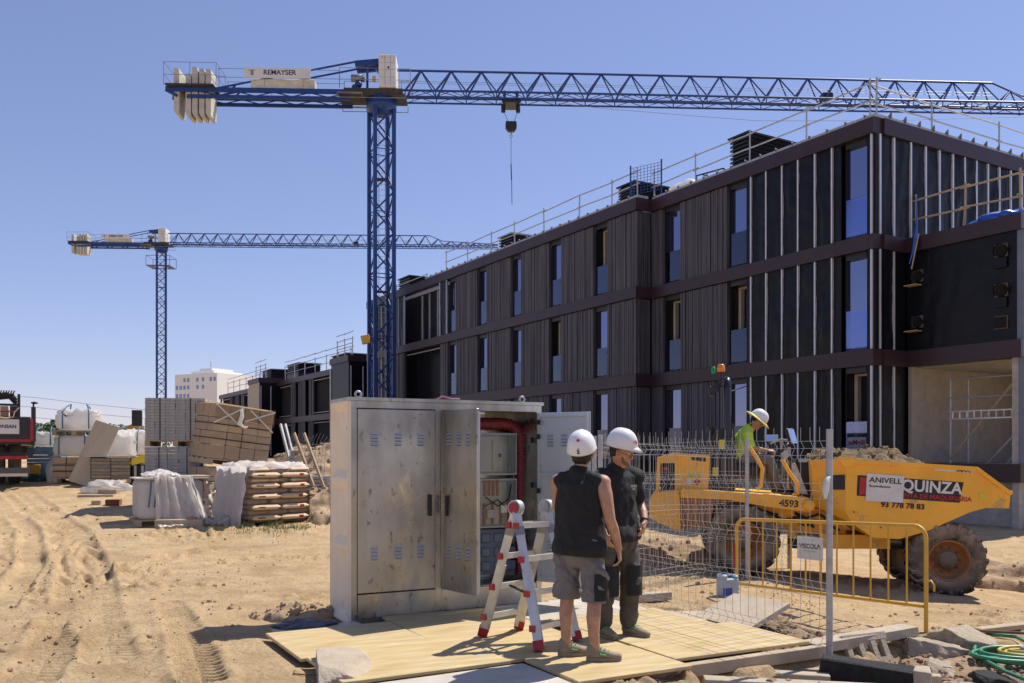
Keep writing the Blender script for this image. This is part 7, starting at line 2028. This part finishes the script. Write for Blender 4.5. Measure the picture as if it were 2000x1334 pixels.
# --- dumper driver, seated (local +y the way he faces)
dl_ = dmp.matrix_basis @ V((sx_+.02, 0, sz_-.03))
w3 = person('driver in hi-vis yellow shirt and brimmed white helmet seated on the dumper', dl_, math.atan2(HD.y, HD.x)-math.pi/2, .98)
b = MB()
for k in (-1, 1):
    kn, an = V((k*.16, .44, .06)), V((k*.15, .56, -.36))
    b.limb([V((k*.09, 0, .05)), V((k*.13, .22, .08)), kn, V((k*.155, .50, -.15)), an], [.092, .082, .058, .055, .038])
b.limb([V((0, 0, .04)), V((0, .01, .18)), V((0, .05, .34)), V((0, .10, .46)), V((0, .14, .53))], [(.165, .12), (.15, .11), (.172, .115), (.162, .095), (.08, .065)], X)
hc = V((0, .275, .655)); hf = V((.12, .80, -.60)).normalized()
b.limb([V((0, .14, .50)), V((0, .21, .57)), hc-Z*.05-hf*.01], [.062, .056, .056])
f3_, u3, r3 = headshape(b, hc, hf, V((0, .5, 1)))
for k in (-1, 1):
    e_, w_ = V((k*.27, .16, .26)), V((k*.16, .40, .20))
    b.limb([V((k*.14, .11, .47)), V((k*.20, .11, .44)), V((k*.245, .13, .34)), e_, V((k*.22, .29, .215)), w_], [.058, .058, .050, .044, .040, .028]); hand(b, w_, V((-k*.2, 1, 0)), V((-k*.9, 0, .4)), V((0, 0, -1)), .7)
remesh(b, 'body', m_skin, .006, 3, w3)
s = MB()
s.limb([V((0, 0, .06)), V((0, .01, .18)), V((0, .05, .34)), V((0, .10, .46)), V((0, .125, .515))], [(.188, .145), (.175, .135), (.192, .136), (.182, .115), (.10, .085)], X)
for k in (-1, 1): s.limb([V((k*.14, .10, .47)), V((k*.205, .11, .44)), V((k*.245, .13, .34)), V((k*.26, .15, .29))], [.076, .078, .070, .066])
remesh(s, 'shirt', m_hivis, .009, 3, w3, .035, 23)
s = MB(); s.limb([V((0, .10, .485)), V((0, .155, .555))], [(.075, .065), (.068, .062)]); remesh(s, 'collar', m_shirt, .008, 2, w3)
MB().tube((0, .02, .20), (0, .025, .24), .001, 4).build('seam', m_steel, w3)
s = MB()
for k in (-1, 1): s.limb([V((k*.08, 0, .06)), V((k*.13, .22, .08)), V((k*.16, .44, .065)), V((k*.155, .50, -.15)), V((k*.15, .55, -.30))], [.115, .100, .080, .072, .068])
s.limb([V((0, 0, .03)), V((0, .0, .12))], [(.175, .13), (.18, .135)], X)
remesh(s, 'trousers', m_short, .009, 2, w3, .04, 29, fscale=7)
s = MB(); sl = MB()
for k in (-1, 1):
    s = MB(); sl = MB(); shoe(s, sl, V((k*.15, .56, -.36)), V((k*.1, 1, 0)))
    sl.build('sole', m_sole, remesh(s, 'boot', m_black_p, .008, 3, w3))
s = MB(); s.limb([hc-f3_*.035+u3*.0, hc-f3_*.035+u3*.03], [(.078, .080), (.083, .088)], r3); s.limb([hc-f3_*.06-u3*.05, hc-f3_*.045], [(.055, .035), (.074, .055)], r3)
remesh(s, 'hair', m_hair, .007, 2, w3, .010, 4, fscale=40)
eyes(w3, hc, f3_, u3)
helmet(w3, hc+u3*.022-f3_*.012, (f3_-u3*.05).normalized(), u3, True)

bpy.data.scenes.remove(TMP)
